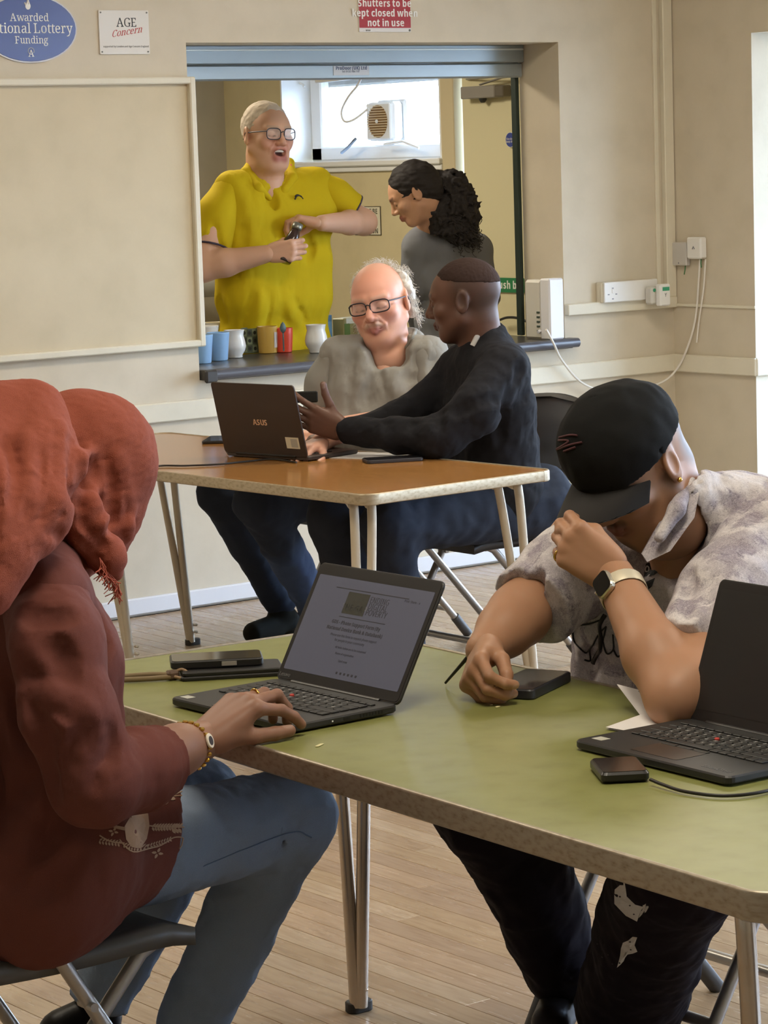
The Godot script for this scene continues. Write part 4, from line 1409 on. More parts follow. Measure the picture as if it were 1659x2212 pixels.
	solo("charging_cable", Sh.new().tube(smooth([Vector3(2.484, 0.708, 5.314), Vector3(2.4811, 0.706, 5.342), Vector3(2.4803, 0.704, 5.3866), Vector3(2.4988, 0.704, 5.4388), Vector3(2.5467, 0.704, 5.4605), Vector3(2.624, 0.704, 5.4541)]), 0.0026, 8), black, "black cable curving from the power bank along the laptop", "cable")
	solo("laptop_cable", Sh.new().tube(smooth([Vector3(4.4783, 0.7035, 1.6721), Vector3(4.4852, 0.7035, 1.5462), Vector3(4.3995, 0.7035, 1.5283), Vector3(4.3079, 0.7035, 1.5207), Vector3(4.2286, 0.7035, 1.4718), Vector3(4.186, 0.7035, 1.4151), Vector3(4.1324, 0.7035, 1.4376), Vector3(4.0747, 0.704, 1.4968), Vector3(4.0844, 0.6811, 1.45), Vector3(4.0701, 0.6429, 1.42), Vector3(4.0396, 0.5642, 1.4), Vector3(4.0108, 0.4604, 1.4)]), 0.0028, 8), black, "thin black laptop cable trailing over the edge of the orange table", "cable")
	solo("laptop_cable", Sh.new().tube(smooth([Vector3(4.4842, 0.704, 1.3117), Vector3(4.5103, 0.712, 1.2589), Vector3(4.5567, 0.715, 1.1976), Vector3(4.6398, 0.71, 1.0817)]), 0.002, 6), black, "small loop of black cable beside the dark brown laptop", "cable")
	# papers
	var paper := mat("paper_white", hexc("dfdcda"), 0.6)
	solo("paper_sheet", Sh.new().slab(rrect(0.16, 0.22, 0.002, 2), 0.7, 0.7012, 0.0, Transform3D(Basis(Vector3.UP, 0.45), Vector3(4.73, 0, 1.68))), paper, "white paper sheet beside the dark brown laptop", "paper")
	var lf := thing("leaflet", "folded white leaflet with red and black print standing behind the second laptop", "leaflet", Vector3(2.72, 0.7, 5.02))
	var e0 := Vector3(0.0531, 0.001, -0.0359)
	var e1 := Vector3(0.0599, 0.001, 0.0391)
	var s0 := Vector3(0.08, 0.0386, -0.1236)
	var s1 := Vector3(0.12, 0.0223, -0.0561)
	var q0 := Vector3(-0.0374, 0.0015, -0.0198)
	var q1 := Vector3(-0.0267, 0.0015, 0.0476)
	var up := Sh.new()
	up.quad(e0, e1, s1, s0); up.quad(e1 + Vector3(0.0006, 0, 0.0006), e0 + Vector3(0.0006, 0, 0.0006), s0 + Vector3(0.0006, 0, 0.0006), s1 + Vector3(0.0006, 0, 0.0006))
	part(lf, "standing_flap", up, paper)
	var fl := Sh.new()
	var lift := Vector3(0, 0.012, 0)
	fl.quad(q0, q1, e1, e0)
	fl.quad(q0 + lift * 0.2, q1 + lift * 0.1, e1 + lift * 0.15, e0 + lift * 0.6)
	part(lf, "lying_flap", fl, paper)
	var nx := (e1 - e0).normalized()
	var ny := (s0 - e0).normalized()
	var nn := nx.cross(ny).normalized()
	if nn.x > 0:
		nn = -nn
	var pos := s0.lerp(s1, 0.42).lerp(e0.lerp(e1, 0.4), 0.12) + nn * 0.0008
	letters(lf, "print", "EXPERIAN", 0.013, Transform3D(Basis(nx, ny, nn), pos), mat("ink_black", hexc("1d1d20"), 0.5), "Droid Sans", true, 0.0002)
	var pos2 := s0.lerp(s1, 0.84).lerp(e0.lerp(e1, 0.8), 0.16) + nn * 0.0008
	part(lf, "red_mark", Sh.new().box(Vector3.ZERO, Vector3(0.012, 0.011, 0.0003), 0.0, Transform3D(Basis(nx, ny, nn), pos2)), mat("ink_redmark", hexc("c8502f"), 0.5))

# ---------------------------------------------------------------- worktop of the hatch and what stands on it
func mug(label: String, px: Vector3, prof: Array, m: Material, s := 1.0) -> Node3D:
	var t := thing("mug", label, "mug", px, 0.0, "mugs on the hatch worktop")
	var pr := []
	for p in prof:
		pr.append(p * s)
	# inner wall
	var n := pr.size()
	for i in n - 1:
		var q: Vector2 = pr[n - 1 - i]
		if i == 0:
			pr.append(Vector2(q.x - 0.003, q.y))
		else:
			pr.append(Vector2(maxf(q.x - 0.004, 0.001), maxf(q.y, 0.006)))
	part(t, "cup", Sh.new().lathe(pr, 28), m)
	return t

func counter_things() -> void:
	var WY := 0.842
	var lam := mat("worktop_grey", hexc("4b4a48"), 0.3)
	tri(lam, noise_tex("worktop_speck", 0.2, [0.0, Color(0.8, 0.8, 0.8), 1.0, Color(1, 1, 1)], 3, 256, FastNoiseLite.TYPE_SIMPLEX_SMOOTH, 81), Vector3.ONE * 4.0)
	var wt := thing("hatch_worktop", "dark grey laminate worktop filling the bottom of the serving hatch", "worktop", Vector3(6.11, 0, 0))
	part(wt, "top", Sh.new().box(Vector3(0, WY - 0.019, -0.21), Vector3(1.70, 0.038, 0.52), 0.003), lam)
	var edge := mat("worktop_edge", hexc("54555c"), 0.3)
	var nose := []
	for x in [-0.85, 0.875]:
		var ring := []
		for k in 10:
			var a := -PI / 2 + PI * k / 9.0
			ring.append(Vector3(x, WY - 0.018 + sin(a) * 0.018, 0.047 + cos(a) * 0.016))
		ring.append(Vector3(x, WY, 0.03))
		ring.append(Vector3(x, WY - 0.036, 0.03))
		nose.append(ring)
	part(wt, "front_edge", Sh.new().rings(nose), edge)
	part(wt, "front_edge", Sh.new().box(Vector3(0.862, WY - 0.018, 0.025), Vector3(0.03, 0.036, 0.05), 0.006), edge)
	part(wt, "chipped_corner", Sh.new().box(Vector3(-0.845, WY - 0.022, 0.058), Vector3(0.05, 0.045, 0.02), 0.006), mat("chip_dark", hexc("3a3836"), 0.6))
	# mugs, from the left
	var straight := [Vector2(0.001, 0.0), Vector2(0.030, 0.0), Vector2(0.033, 0.003), Vector2(0.042, 0.100), Vector2(0.0425, 0.104)]
	var curvy := [Vector2(0.001, 0.0), Vector2(0.026, 0.0), Vector2(0.029, 0.004), Vector2(0.028, 0.010), Vector2(0.040, 0.030), Vector2(0.043, 0.045), Vector2(0.040, 0.065), Vector2(0.034, 0.085), Vector2(0.037, 0.102), Vector2(0.040, 0.106)]
	var lb := mat("mug_blue", hexc("86abd0"), 0.35)
	var wh := mat("mug_white", hexc("dedcd6"), 0.2)
	mug("pale blue mug at the far left, half hidden by the notice board", Vector3(5.4279, 0.842, -0.2421), straight, lb)
	mug("pale blue mug in front of the white cups", Vector3(5.5383, 0.842, -0.2983), straight, lb)
	mug("white mug standing behind the front blue mug", Vector3(5.6896, 0.842, -0.5997), straight, wh, 1.05)
	mug("white mug farthest back on the left of the worktop", Vector3(5.8327, 0.842, -0.7602), straight, wh, 1.05)
	mug("white waisted mug to the right of the blue mug", Vector3(5.6502, 0.842, -0.3574), curvy, wh, 0.98)
	var gm := mug("green mug with a grid of dark dots", Vector3(5.8338, 0.842, -0.5213), [Vector2(0.001, 0.0), Vector2(0.034, 0.0), Vector2(0.036, 0.004), Vector2(0.036, 0.094)], mat("mug_green", hexc("6c7a60"), 0.35))
	for i in 5:
		for j in 3:
			var a := 0.6 + i * 0.55
			var c := Vector3(cos(a) * 0.0362, 0.018 + j * 0.030, sin(a) * 0.0362)
			part(gm, "printed_square", Sh.new().box(Vector3.ZERO, Vector3(0.018, 0.025, 0.0012), 0.0, Transform3D(Basis(Vector3.UP, PI / 2 - a), c)), mat("print_sage", hexc("8d9a80") if (i + j) % 2 == 0 else hexc("4f5a4e"), 0.4) if (i + j) % 2 == 0 else mat("print_slate", hexc("4f5a4e"), 0.4))
			part(gm, "printed_dot", plate(ellipse(0.006, 0.007, 14), 0.001, Transform3D(Basis(Vector3.UP, PI / 2 - a), c * Vector3(1.02, 1, 1.02))), mat("print_dark", hexc("353a35"), 0.4))
	var ym := mug("yellow mug with a white printed panel", Vector3(5.8545, 0.842, -0.4371), [Vector2(0.001, 0.0), Vector2(0.033, 0.0), Vector2(0.035, 0.004), Vector2(0.039, 0.102)], mat("mug_yellow", hexc("c8a24c"), 0.35))
	var yp := []
	for i in 6:
		var a := 0.75 + i * 0.14
		yp.append([Vector3(cos(a) * 0.0372, 0.022, sin(a) * 0.0372), Vector3(cos(a) * 0.0392, 0.080, sin(a) * 0.0392)])
	yp.reverse()
	var yps := Sh.new()
	for i in 5:
		yps.quad(yp[i][0], yp[i + 1][0], yp[i + 1][1], yp[i][1])
	part(ym, "printed_panel", yps, mat("print_white", hexc("d8d2c8"), 0.4))
	var om := mug("orange mug with a blue-grey spoon rest inside", Vector3(5.9148, 0.842, -0.4194), [Vector2(0.001, 0.0), Vector2(0.030, 0.0), Vector2(0.032, 0.004), Vector2(0.036, 0.060), Vector2(0.037, 0.092)], mat("mug_orange", hexc("d9482c"), 0.4))
	var sp := thing("spoon", "blue-grey spoon standing in the orange mug", "spoon", Vector3(5.8661, 0.848, -0.3499), 0.0)
	part(sp, "bowl", Sh.new().lathe([Vector2(0.001, 0.070), Vector2(0.010, 0.080), Vector2(0.013, 0.092), Vector2(0.008, 0.106), Vector2(0.001, 0.114)], 14), mat("spoon_slate", hexc("5b7076"), 0.4))
	part(sp, "stem", Sh.new().tube([Vector3(0, 0.004, 0), Vector3(0, 0.075, 0)], 0.003, 8), mat("spoon_slate", hexc("5b7076"), 0.4))
	mug("white waisted mug standing apart on the right", Vector3(5.9666, 0.842, -0.2783), curvy, wh)
	# cartons behind the mugs
	var cb := thing("blue_carton", "blue printed carton behind the white mug", "carton", Vector3(6.2767, 0.842, -0.6761), 0.3)
	part(cb, "box", Sh.new().box(Vector3(0, 0.055, 0), Vector3(0.085, 0.11, 0.05), 0.001), mat("carton_blue", hexc("4f7fae"), 0.4))
	part(cb, "panel", Sh.new().box(Vector3(-0.020, 0.088, 0.0256), Vector3(0.042, 0.040, 0.001)), mat("carton_grey", hexc("7f8794"), 0.4))
	part(cb, "panel", Sh.new().box(Vector3(0.022, 0.05, 0.0256), Vector3(0.036, 0.07, 0.001)), mat("carton_light", hexc("6f9fcf"), 0.4))
	var gb := thing("tea_packet", "green and white printed packet beside the blue carton", "packet", Vector3(6.3953, 0.842, -0.6582), 0.25)
	part(gb, "box", Sh.new().box(Vector3(0, 0.048, 0), Vector3(0.12, 0.096, 0.06), 0.004), mat("packet_olive", hexc("8d8a62"), 0.5))
	part(gb, "top_band", Sh.new().box(Vector3(0.005, 0.084, 0.0304), Vector3(0.10, 0.022, 0.001)), mat("packet_white", hexc("d3dad6"), 0.4))
	part(gb, "leaf_print", Sh.new().box(Vector3(-0.04, 0.045, 0.0304), Vector3(0.034, 0.06, 0.001)), mat("packet_leaf", hexc("5c7a44"), 0.5))
	part(gb, "brown_print", Sh.new().box(Vector3(0.025, 0.05, 0.0304), Vector3(0.05, 0.028, 0.001)), mat("packet_brown", hexc("7b6a44"), 0.5))
	solo("white_saucer", Sh.new().lathe([Vector2(0.001, 0.0), Vector2(0.03, 0.0), Vector2(0.06, 0.012), Vector2(0.058, 0.014), Vector2(0.03, 0.004), Vector2(0.001, 0.004)], 24, Transform3D(Basis.IDENTITY, Vector3(6.1976, 0.842, -0.4212))), wh, "white saucer in front of the green packet", "saucer")
	# router
	var pl := mat("router_white", hexc("e6e6ea"), 0.35)
	var ro := thing("router", "tall white router tower at the right end of the worktop", "router", Vector3(6.845, WY, 0.0))
	part(ro, "tower", Sh.new().box(Vector3(0.035, 0.118, 0.02), Vector3(0.075, 0.236, 0.058), 0.006), pl)
	part(ro, "rear_shell", Sh.new().box(Vector3(0.03, 0.115, -0.055), Vector3(0.06, 0.23, 0.10), 0.01), mat("router_shade", hexc("d4d0c6"), 0.4))
	for i in 5:
		part(ro, "port", Sh.new().box(Vector3(-0.0005, 0.105 - i * 0.018, -0.022), Vector3(0.004, 0.008, 0.018), 0.001), mat("port_dark", hexc("3c4a42"), 0.5))
	part(ro, "plug", Sh.new().tube([Vector3(-0.014, 0.030, -0.01), Vector3(0.0, 0.034, -0.012)], 0.006, 8), pl)

# ---------------------------------------------------------------- figure kit
func skin(key: String) -> StandardMaterial3D:
	var m := mat("skin_" + key, Color.WHITE, 0.5, 0.0, 0.45)
	m.vertex_color_use_as_albedo = true
	m.subsurf_scatter_enabled = true
	m.subsurf_scatter_strength = 0.08
	return m

func cloth(key: String, weave := 0.0, scale := 60.0, rough := 0.85) -> StandardMaterial3D:
	var m := mat("cloth_" + key, Color.WHITE, rough, 0.0, 0.25)
	m.vertex_color_use_as_albedo = true
	if weave > 0.0 and m.heightmap_texture == null:
		tri(m, noise_tex("weave", 0.12, [0.0, Color(0.86, 0.86, 0.86), 1.0, Color(1, 1, 1)], 3, 256, FastNoiseLite.TYPE_SIMPLEX_SMOOTH, 91), Vector3.ONE * scale * 0.1, true)
		relief(m, noise_tex("weave_h", 0.12, [0.0, Color.BLACK, 1.0, Color.WHITE], 3, 256, FastNoiseLite.TYPE_SIMPLEX_SMOOTH, 91), weave)
	return m

func wpart(parent: Node, called: String, shape, m: Material, label := "") -> MeshInstance3D:
	if shape is Sh and shape.v.is_empty():
		shape.box(parent.global_position + Vector3(0, 0.5, 0), Vector3.ONE * 0.001)
	var o := part(parent, called, shape, m, label)
	o.global_transform = Transform3D.IDENTITY
	return o

func grown(parent: Node, called: String, fields: Array, m: Material, label := "", uvw = null) -> MeshInstance3D:
	var o := body_part(parent, called, fields, m, label, uvw)
	o.global_transform = Transform3D.IDENTITY
	return o

func person(label: String, base: Vector3) -> Node3D:
	return thing("person", label, "person", base)

# head in its own frame: c between the ears, F forwards, U up
class Head:
	var c: Vector3
	var F: Vector3
	var U: Vector3
	var R: Vector3
	var s := 1.0
	func p(r: float, u: float, f: float) -> Vector3:
		return c + (R * r + U * u + F * f) * s
	func b() -> Basis:
		return Basis(R, U, F)

func head_at(c: Vector3, look: Vector3, up: Vector3, s := 1.0) -> Head:
	var h := Head.new()
	h.c = c
	h.F = look.normalized()
	h.U = (up - h.F * up.dot(h.F)).normalized()
	h.R = h.F.cross(h.U).normalized()
	h.s = s
	return h

func head_field(h: Head, tone: Color, lips: Color, opt := {}) -> Field:
	var f := field(opt.get("cell", 0.0036), 0.016)
	f.colour(tone)
	var s := h.s
	var B := h.b()
	var wide: float = opt.get("wide", 1.0)
	var jaw: float = opt.get("jaw", 1.0)
	f.ball(h.p(0, 0.030, -0.014), Vector3(0.077 * wide, 0.088, 0.098) * s, B, 0.02)
	f.ball(h.p(0, -0.034, 0.028), Vector3(0.062 * wide * jaw, 0.080, 0.066) * s, B, 0.03)
	f.ball(h.p(0, 0.030, 0.040), Vector3(0.062 * wide, 0.052, 0.052) * s, B, 0.02)
	f.ball(h.p(0, -0.094, 0.066), Vector3(0.026 * jaw, 0.020, 0.020) * s, B, 0.024)
	for k in [-1, 1]:
		f.cap(h.p(k * 0.056 * wide * jaw, -0.048, 0.004), h.p(k * 0.020 * jaw, -0.092, 0.060), 0.020 * s, 0.017 * s, 0.026)
		f.ball(h.p(k * 0.044 * wide, -0.020, 0.062), Vector3(0.024, 0.020, 0.022) * s, B, 0.022)
		f.cap(h.p(k * 0.012, 0.024, 0.088), h.p(k * 0.044 * wide, 0.024, 0.076), 0.010 * s, 0.009 * s, 0.016)
	for k in [-1, 1]:
		f.ball(h.p(k * 0.032, 0.004, 0.100), Vector3(0.019, 0.013, 0.016) * s, B, 0.012, true)
	for k in [-1, 1]:
		f.ball(h.p(k * 0.032, 0.003, 0.0785), Vector3(0.0155, 0.0135, 0.0135) * s, B, 0.003)
	# nose
	f.cap(h.p(0, 0.014, 0.089), h.p(0, -0.026, 0.108 * opt.get("nose", 1.0)), 0.0085 * s, 0.0125 * s, 0.012)
	for k in [-1, 1]:
		f.ball(h.p(k * 0.0125, -0.031, 0.098), Vector3(0.0095, 0.0085, 0.011) * s, B, 0.008)
	# mouth
	var open: float = opt.get("smile", 0.0)
	if open > 0.0:
		f.colour(lips)
		f.chain([h.p(-0.028, -0.052, 0.080), h.p(-0.014, -0.056, 0.092), h.p(0.014, -0.056, 0.092), h.p(0.028, -0.052, 0.080)], [0.005 * s, 0.006 * s, 0.006 * s, 0.005 * s], 0.010)
		f.chain([h.p(-0.026, -0.056, 0.078), h.p(-0.014, -0.081, 0.086), h.p(0.014, -0.081, 0.086), h.p(0.026, -0.056, 0.078)], [0.005 * s, 0.007 * s, 0.007 * s, 0.005 * s], 0.010)
		f.colour(tone)
		f.ball(h.p(0, -0.065, 0.094), Vector3(0.025, 0.0125, 0.024) * s, B, 0.004, true)
		for k in [-1, 1]:
			f.ball(h.p(k * 0.040, -0.036, 0.068), Vector3(0.017, 0.016, 0.016) * s, B, 0.016)
	else:
		f.colour(lips)
		f.chain([h.p(-0.023, -0.060, 0.082), h.p(-0.008, -0.057, 0.0945), h.p(0.008, -0.057, 0.0945), h.p(0.023, -0.060, 0.082)], [0.004 * s, 0.0058 * s, 0.0058 * s, 0.004 * s], 0.008)
		f.chain([h.p(-0.021, -0.062, 0.081), h.p(0, -0.0675, 0.0935), h.p(0.021, -0.062, 0.081)], [0.004 * s, 0.0066 * s, 0.004 * s], 0.008)
		f.colour(tone)
		f.cap(h.p(-0.024, -0.0615, 0.090), h.p(0.024, -0.0615, 0.090), 0.0016 * s, 0.0016 * s, 0.004, true)
	# ears
	for k in [-1, 1]:
		var eb := Basis(h.U, -0.25 * k) * Basis(h.R, 0.15) * B
		f.ball(h.p(k * 0.0805 * wide, -0.002, -0.012), Vector3(0.008, 0.033, 0.020) * s, eb, 0.008)
		f.ball(h.p(k * 0.088 * wide, 0.002, -0.012), Vector3(0.006, 0.020, 0.011) * s, eb, 0.005, true)
	# pigment: brows, eyelid lines
	if opt.has("brow"):
		for k in [-1, 1]:
			f.paint(h.p(k * 0.016, 0.026, 0.097), h.p(k * 0.046 * wide, 0.029, 0.082), 0.0042 * s, 0.004, opt.brow, opt.get("brow_w", 0.7))
	for k in [-1, 1]:
		f.paint(h.p(k * 0.020, -0.004, 0.089), h.p(k * 0.045, -0.004, 0.083), 0.0016 * s, 0.003, opt.get("lash", Color(0.18, 0.12, 0.10)), 0.75)
	return f

# hand: wrist point, direction to the knuckles, palm normal (out of the palm), thumb side sign
func hand_field(tone: Color, wrist: Vector3, dir: Vector3, palm: Vector3, side: float, curl: Array, thumb: Array, s := 1.0, opt := {}) -> Field:
	var f := field(opt.get("cell", 0.003), 0.007)
	f.colour(tone)
	var fw := dir.normalized()
	var pn := (palm - fw * palm.dot(fw)).normalized()
	var lat := fw.cross(pn).normalized() * side
	var kn := [[0.030, 0.086], [0.010, 0.090], [-0.010, 0.086], [-0.028, 0.077]]
	var seg := [[0.042, 0.026, 0.020], [0.046, 0.030, 0.021], [0.043, 0.028, 0.021], [0.034, 0.021, 0.018]]
	var rad := [0.0092, 0.0095, 0.0090, 0.0080]
	# palm
	for i in 4:
		var base: Vector3 = wrist + lat * kn[i][0] * 0.62 * s + fw * 0.008 * s
		var k: Vector3 = wrist + (lat * kn[i][0] + fw * kn[i][1]) * s
		f.cap(base, k, 0.0155 * s, 0.0118 * s, 0.016)
	f.cap(wrist + (lat * 0.020 + fw * 0.018 + pn * 0.010) * s, wrist + (lat * 0.026 + fw * 0.052 + pn * 0.010) * s, 0.016 * s, 0.013 * s, 0.014)
	f.cap(wrist + (lat * -0.018 + fw * 0.018 + pn * 0.008) * s, wrist + (lat * -0.022 + fw * 0.050 + pn * 0.008) * s, 0.014 * s, 0.012 * s, 0.014)
	var joints := []
	f.set_meta("joints", joints)
	for i in 4:
		var k: Vector3 = wrist + (lat * kn[i][0] + fw * kn[i][1]) * s
		joints.append([k])
		var c: Array = curl[i]
		var sp: float = c[3] if c.size() > 3 else (1.5 - i) * 0.05
		var ang: float = c[0]
		var p := k
		var fd := (fw * cos(sp) + lat * sin(sp)).normalized()
		for j in 3:
			if j > 0:
				ang += c[j]
			var d := (fd * cos(ang) + pn * sin(ang)).normalized()
			var q: Vector3 = p + d * seg[i][j] * s
			var r0: float = rad[i] * (1.0 - j * 0.07) * s
			f.cap(p, q, r0 * (1.08 if j == 0 else 1.02), r0 * 0.95, 0.0035 if j > 0 else 0.007)
			if j == 2:
				var back := (pn * cos(ang) - fd * sin(ang)).normalized()
				f.paint(q - back * r0 * 0.9 - d * 0.004, q - back * r0 * 0.8 + d * 0.003, 0.0038 * s, 0.0022, opt.get("nail", tone.lightened(0.22)), 0.8)
			elif j == 0:
				f.paint(q, q, r0 * 1.15, 0.004, tone.darkened(0.12), 0.35)
			joints[i].append(q)
			p = q
	# thumb: [outwards angle, towards palm angle, bend 1, bend 2]
	var tb := wrist + (lat * 0.024 + fw * 0.026 + pn * 0.008) * s
	var td := (fw * cos(thumb[0]) + lat * sin(thumb[0])).normalized()
	td = (td * cos(thumb[1]) + pn * sin(thumb[1])).normalized()
	var inw := (-lat * cos(thumb[0]) + fw * sin(thumb[0])).normalized()
	var p := tb
	var ang := 0.0
	var tl := [0.042, 0.032, 0.026]
	for j in 3:
		if j > 0:
			ang += thumb[1 + j]
		var d := (td * cos(ang) + inw * sin(ang)).normalized()
		var q: Vector3 = p + d * tl[j] * s
		f.cap(p, q, (0.0135 - j * 0.0015) * s, (0.0115 - j * 0.0012) * s, 0.010 if j == 0 else 0.004)
		if j == 2:
			f.paint(q - pn * 0.009 * s - d * 0.004, q - pn * 0.009 * s + d * 0.003, 0.0048 * s, 0.0025, opt.get("nail", tone.lightened(0.22)), 0.8)
		p = q
	return f

func limb(tone: Color, pts: Array, rad: Array, cell := 0.007) -> Field:
	var f := field(cell, 0.02)
	f.colour(tone)
	f.chain(pts, rad)
	return f

# plain core under the clothes, so that every body is one figure from neck to feet
func core_field(tone: Color, neck: Vector3, chest: Vector3, hip: Vector3, knees: Array, ankles: Array, r := 0.085) -> Field:
	var f := field(0.016, 0.03)
	f.colour(tone)
	f.cap(neck, chest, 0.045, r * 0.7)
	f.cap(chest, hip, r * 0.7, r * 0.7)
	for i in 2:
		f.cap(hip, knees[i], 0.045, 0.030, 0.01)
		f.cap(knees[i], ankles[i], 0.030, 0.024, 0.01)
	return f

func spectacles(parent: Node, h: Head, frame: Material, glass: Material, w := 0.027, hh := 0.019) -> void:
	var g := Node3D.new()
	g.name = "glasses"
	parent.add_child(g, true)
	for k in [-1, 1]:
		var loop := []
		for i in 25:
			var a := TAU * i / 24
			var x := signf(cos(a)) * pow(absf(cos(a)), 0.62) * w
			var y := signf(sin(a)) * pow(absf(sin(a)), 0.62) * hh
			loop.append(h.p(k * 0.0335 + x, 0.003 + y, 0.108 - absf(k * 0.0335 + x) * 0.22))
		wpart(g, "rim", Sh.new().tube(loop, 0.0019 * h.s, 8), frame)
		var fan := []
		for i in 24:
			fan.append(loop[i])
		var s := Sh.new()
		s.fan(fan, false)
		wpart(g, "lens", s, glass)
		wpart(g, "temple", Sh.new().tube([h.p(k * (0.0335 + w), 0.012, 0.095), h.p(k * 0.080, 0.010, 0.04), h.p(k * 0.084, 0.008, -0.014), h.p(k * 0.082, -0.016, -0.03)], 0.0020 * h.s, 8), frame)
	wpart(g, "bridge", Sh.new().tube([h.p(-0.0085, 0.008, 0.106), h.p(0, 0.012, 0.111), h.p(0.0085, 0.008, 0.106)], 0.0018 * h.s, 8), frame)

# tapered shoe along a direction
func shoe_field(col: Color, heel: Vector3, toe: Vector3, ankle: Vector3, sole: Color) -> Field:
	var f := field(0.008, 0.02)
	f.colour(col)
	f.cap(heel + Vector3(0, 0.045, 0), toe + Vector3(0, 0.035, 0), 0.040, 0.036)
	f.cap(heel + Vector3(0, 0.05, 0), ankle, 0.040, 0.042)
	f.paint(heel + Vector3(0, -0.004, 0), toe + Vector3(0, -0.004, 0), 0.022, 0.006, sole, 1.0)
	f.clip.append([Vector3(0, minf(heel.y, toe.y) + 0.002, 0), Vector3.DOWN])
	return f

# ---------------------------------------------------------------- print and stitching laid on a garment's surface
func onto(f: Field, p: Vector3, dir: Vector3, lift := 0.0012) -> Vector3:
	if f.get_meta("all", PackedInt32Array()).is_empty():
		f.set_meta("all", PackedInt32Array(range(f.A.size())))
	var all: PackedInt32Array = f.get_meta("all")
	var q := p
	for i in 60:
		var d := f.at(q, all)
		if d < 0.0006:
			break
		q += dir * d * 0.85
		if (q - p).length() > 1.4:
			return Vector3.INF
	return q - dir * lift

func patch(f: Field, outline: Array, o: Vector3, ax: Vector3, ay: Vector3, dir: Vector3, lift := 0.0012) -> Sh:
	var pts := []
	var c := Vector2.ZERO
	for i in outline.size():
		var a: Vector2 = outline[i]
		var b: Vector2 = outline[(i + 1) % outline.size()]
		pts.append(a)
		pts.append((a + b) * 0.5)
	for q in pts:
		c += q
	c /= pts.size()
	var s := Sh.new()
	var rs := []
	for k in [1.0, 0.6, 0.25]:
		var ring := []
		for q in pts:
			var w: Vector2 = c + (q - c) * k
			ring.append(onto(f, o + ax * w.x + ay * w.y, dir, lift))
		rs.append(ring)
	var mid := onto(f, o + ax * c.x + ay * c.y, dir, lift)
	var far := not mid.is_finite()
	for ring in rs:
		for q in ring:
			if not q.is_finite() or (q - mid).length() > 0.15:
				far = true
	if far:
		return s
	for k in 2:
		for j in pts.size():
			var j2 := (j + 1) % pts.size()
			s.quad(rs[k][j], rs[k][j2], rs[k + 1][j2], rs[k + 1][j])
	for j in pts.size():
		s.tri3(mid, rs[2][j], rs[2][(j + 1) % pts.size()])
	return s

func stroke(f: Field, pts: Array, r: float, o: Vector3, ax: Vector3, ay: Vector3, dir: Vector3, lift := 0.0005, per := 5) -> Sh:
	var out := []
	for q in smooth(pts, per):
		var hit := onto(f, o + ax * q.x + ay * q.y, dir, lift)
		if hit.is_finite() and (out.is_empty() or (hit - out[-1]).length() < 0.05):
			out.append(hit)
	if out.size() < 2:
		return Sh.new()
	return Sh.new().tube(out, r, 5)

func join(into: Sh, s: Sh) -> void:
	var k := into.v.size()
	into.v.append_array(s.v)
	into.n.append_array(s.n)
	into.uv.append_array(s.uv)
	for i in s.ix:
		into.ix.append(i + k)

# a crease pressed into, or a ridge raised on, a garment along a line laid on its surface
func crease(f: Field, pts: Array, o: Vector3, ax: Vector3, ay: Vector3, dir: Vector3, r := 0.014, deep := 0.006, k := 0.016, raised := false) -> void:
	f.remove_meta("all")
	var line := []
	var sm := smooth(pts, 3)
	for q in sm:
		var hit := onto(f, o + ax * q.x + ay * q.y, dir, 0.0)
		if hit.is_finite():
			line.append(hit)
	if line.size() < 2:
		return
	var made := []
	for i in line.size():
		var t := float(i) / maxi(line.size() - 1, 1)
		var fade := sin(clampf(t, 0.0, 1.0) * PI)
		var d := deep * (0.15 + 0.85 * fade)
		made.append(line[i] - dir * (r - d) if not raised else line[i] + dir * (r - d))
	for i in made.size() - 1:
		if (line[i + 1] - line[i]).length() > 0.12:
			continue
		f.cap(made[i], made[i + 1], r, r, k, not raised)
	f.remove_meta("all")

# a sleeve of its own, cut straight at the cuff and hollow at its mouth
func sleeve_field(col: Color, pts: Array, rad: Array, cell := 0.008) -> Field:
	var f := field(cell, 0.03)
	f.colour(col)
	var n := pts.size()
	var d: Vector3 = (pts[n - 1] - pts[n - 2]).normalized()
	var long := pts.duplicate()
	long[n - 1] = pts[n - 1] + d * rad[n - 1]
	f.chain(long, rad)
	f.cap(pts[n - 1] + d * (rad[n - 1] - 0.012), pts[n - 1] + d * 0.2, rad[n - 1] - 0.008, rad[n - 1] - 0.005, 0.004, true)
	f.clip.append([pts[n - 1], d])
	return f

# flat flap of cloth: corner points in space, given a thickness
func flap(pts: Array, outline: Array, thick: Vector3) -> Sh:
	var s := Sh.new()
	var flat := PackedVector2Array(outline)
	var tr := Geometry2D.triangulate_polygon(flat)
	for i in tr.size() / 3:
		var a: Vector3 = pts[tr[i * 3]]
		var b: Vector3 = pts[tr[i * 3 + 1]]
		var c: Vector3 = pts[tr[i * 3 + 2]]
		if (c - a).cross(b - a).dot(thick) > 0:
			var x := b
			b = c
			c = x
		s.tri3(a, b, c)
		s.tri3(a + thick, c + thick, b + thick)
	for i in pts.size():
		var j := (i + 1) % pts.size()
		s.quad(pts[i], pts[j], pts[j] + thick, pts[i] + thick)
	return s

# ---------------------------------------------------------------- the man in yellow behind the hatch
const SIDE := Vector3(0.796, 0.0, 0.605)      # along the counter, to the right as he is seen
const AWAY := Vector3(0.605, 0.0, -0.796)

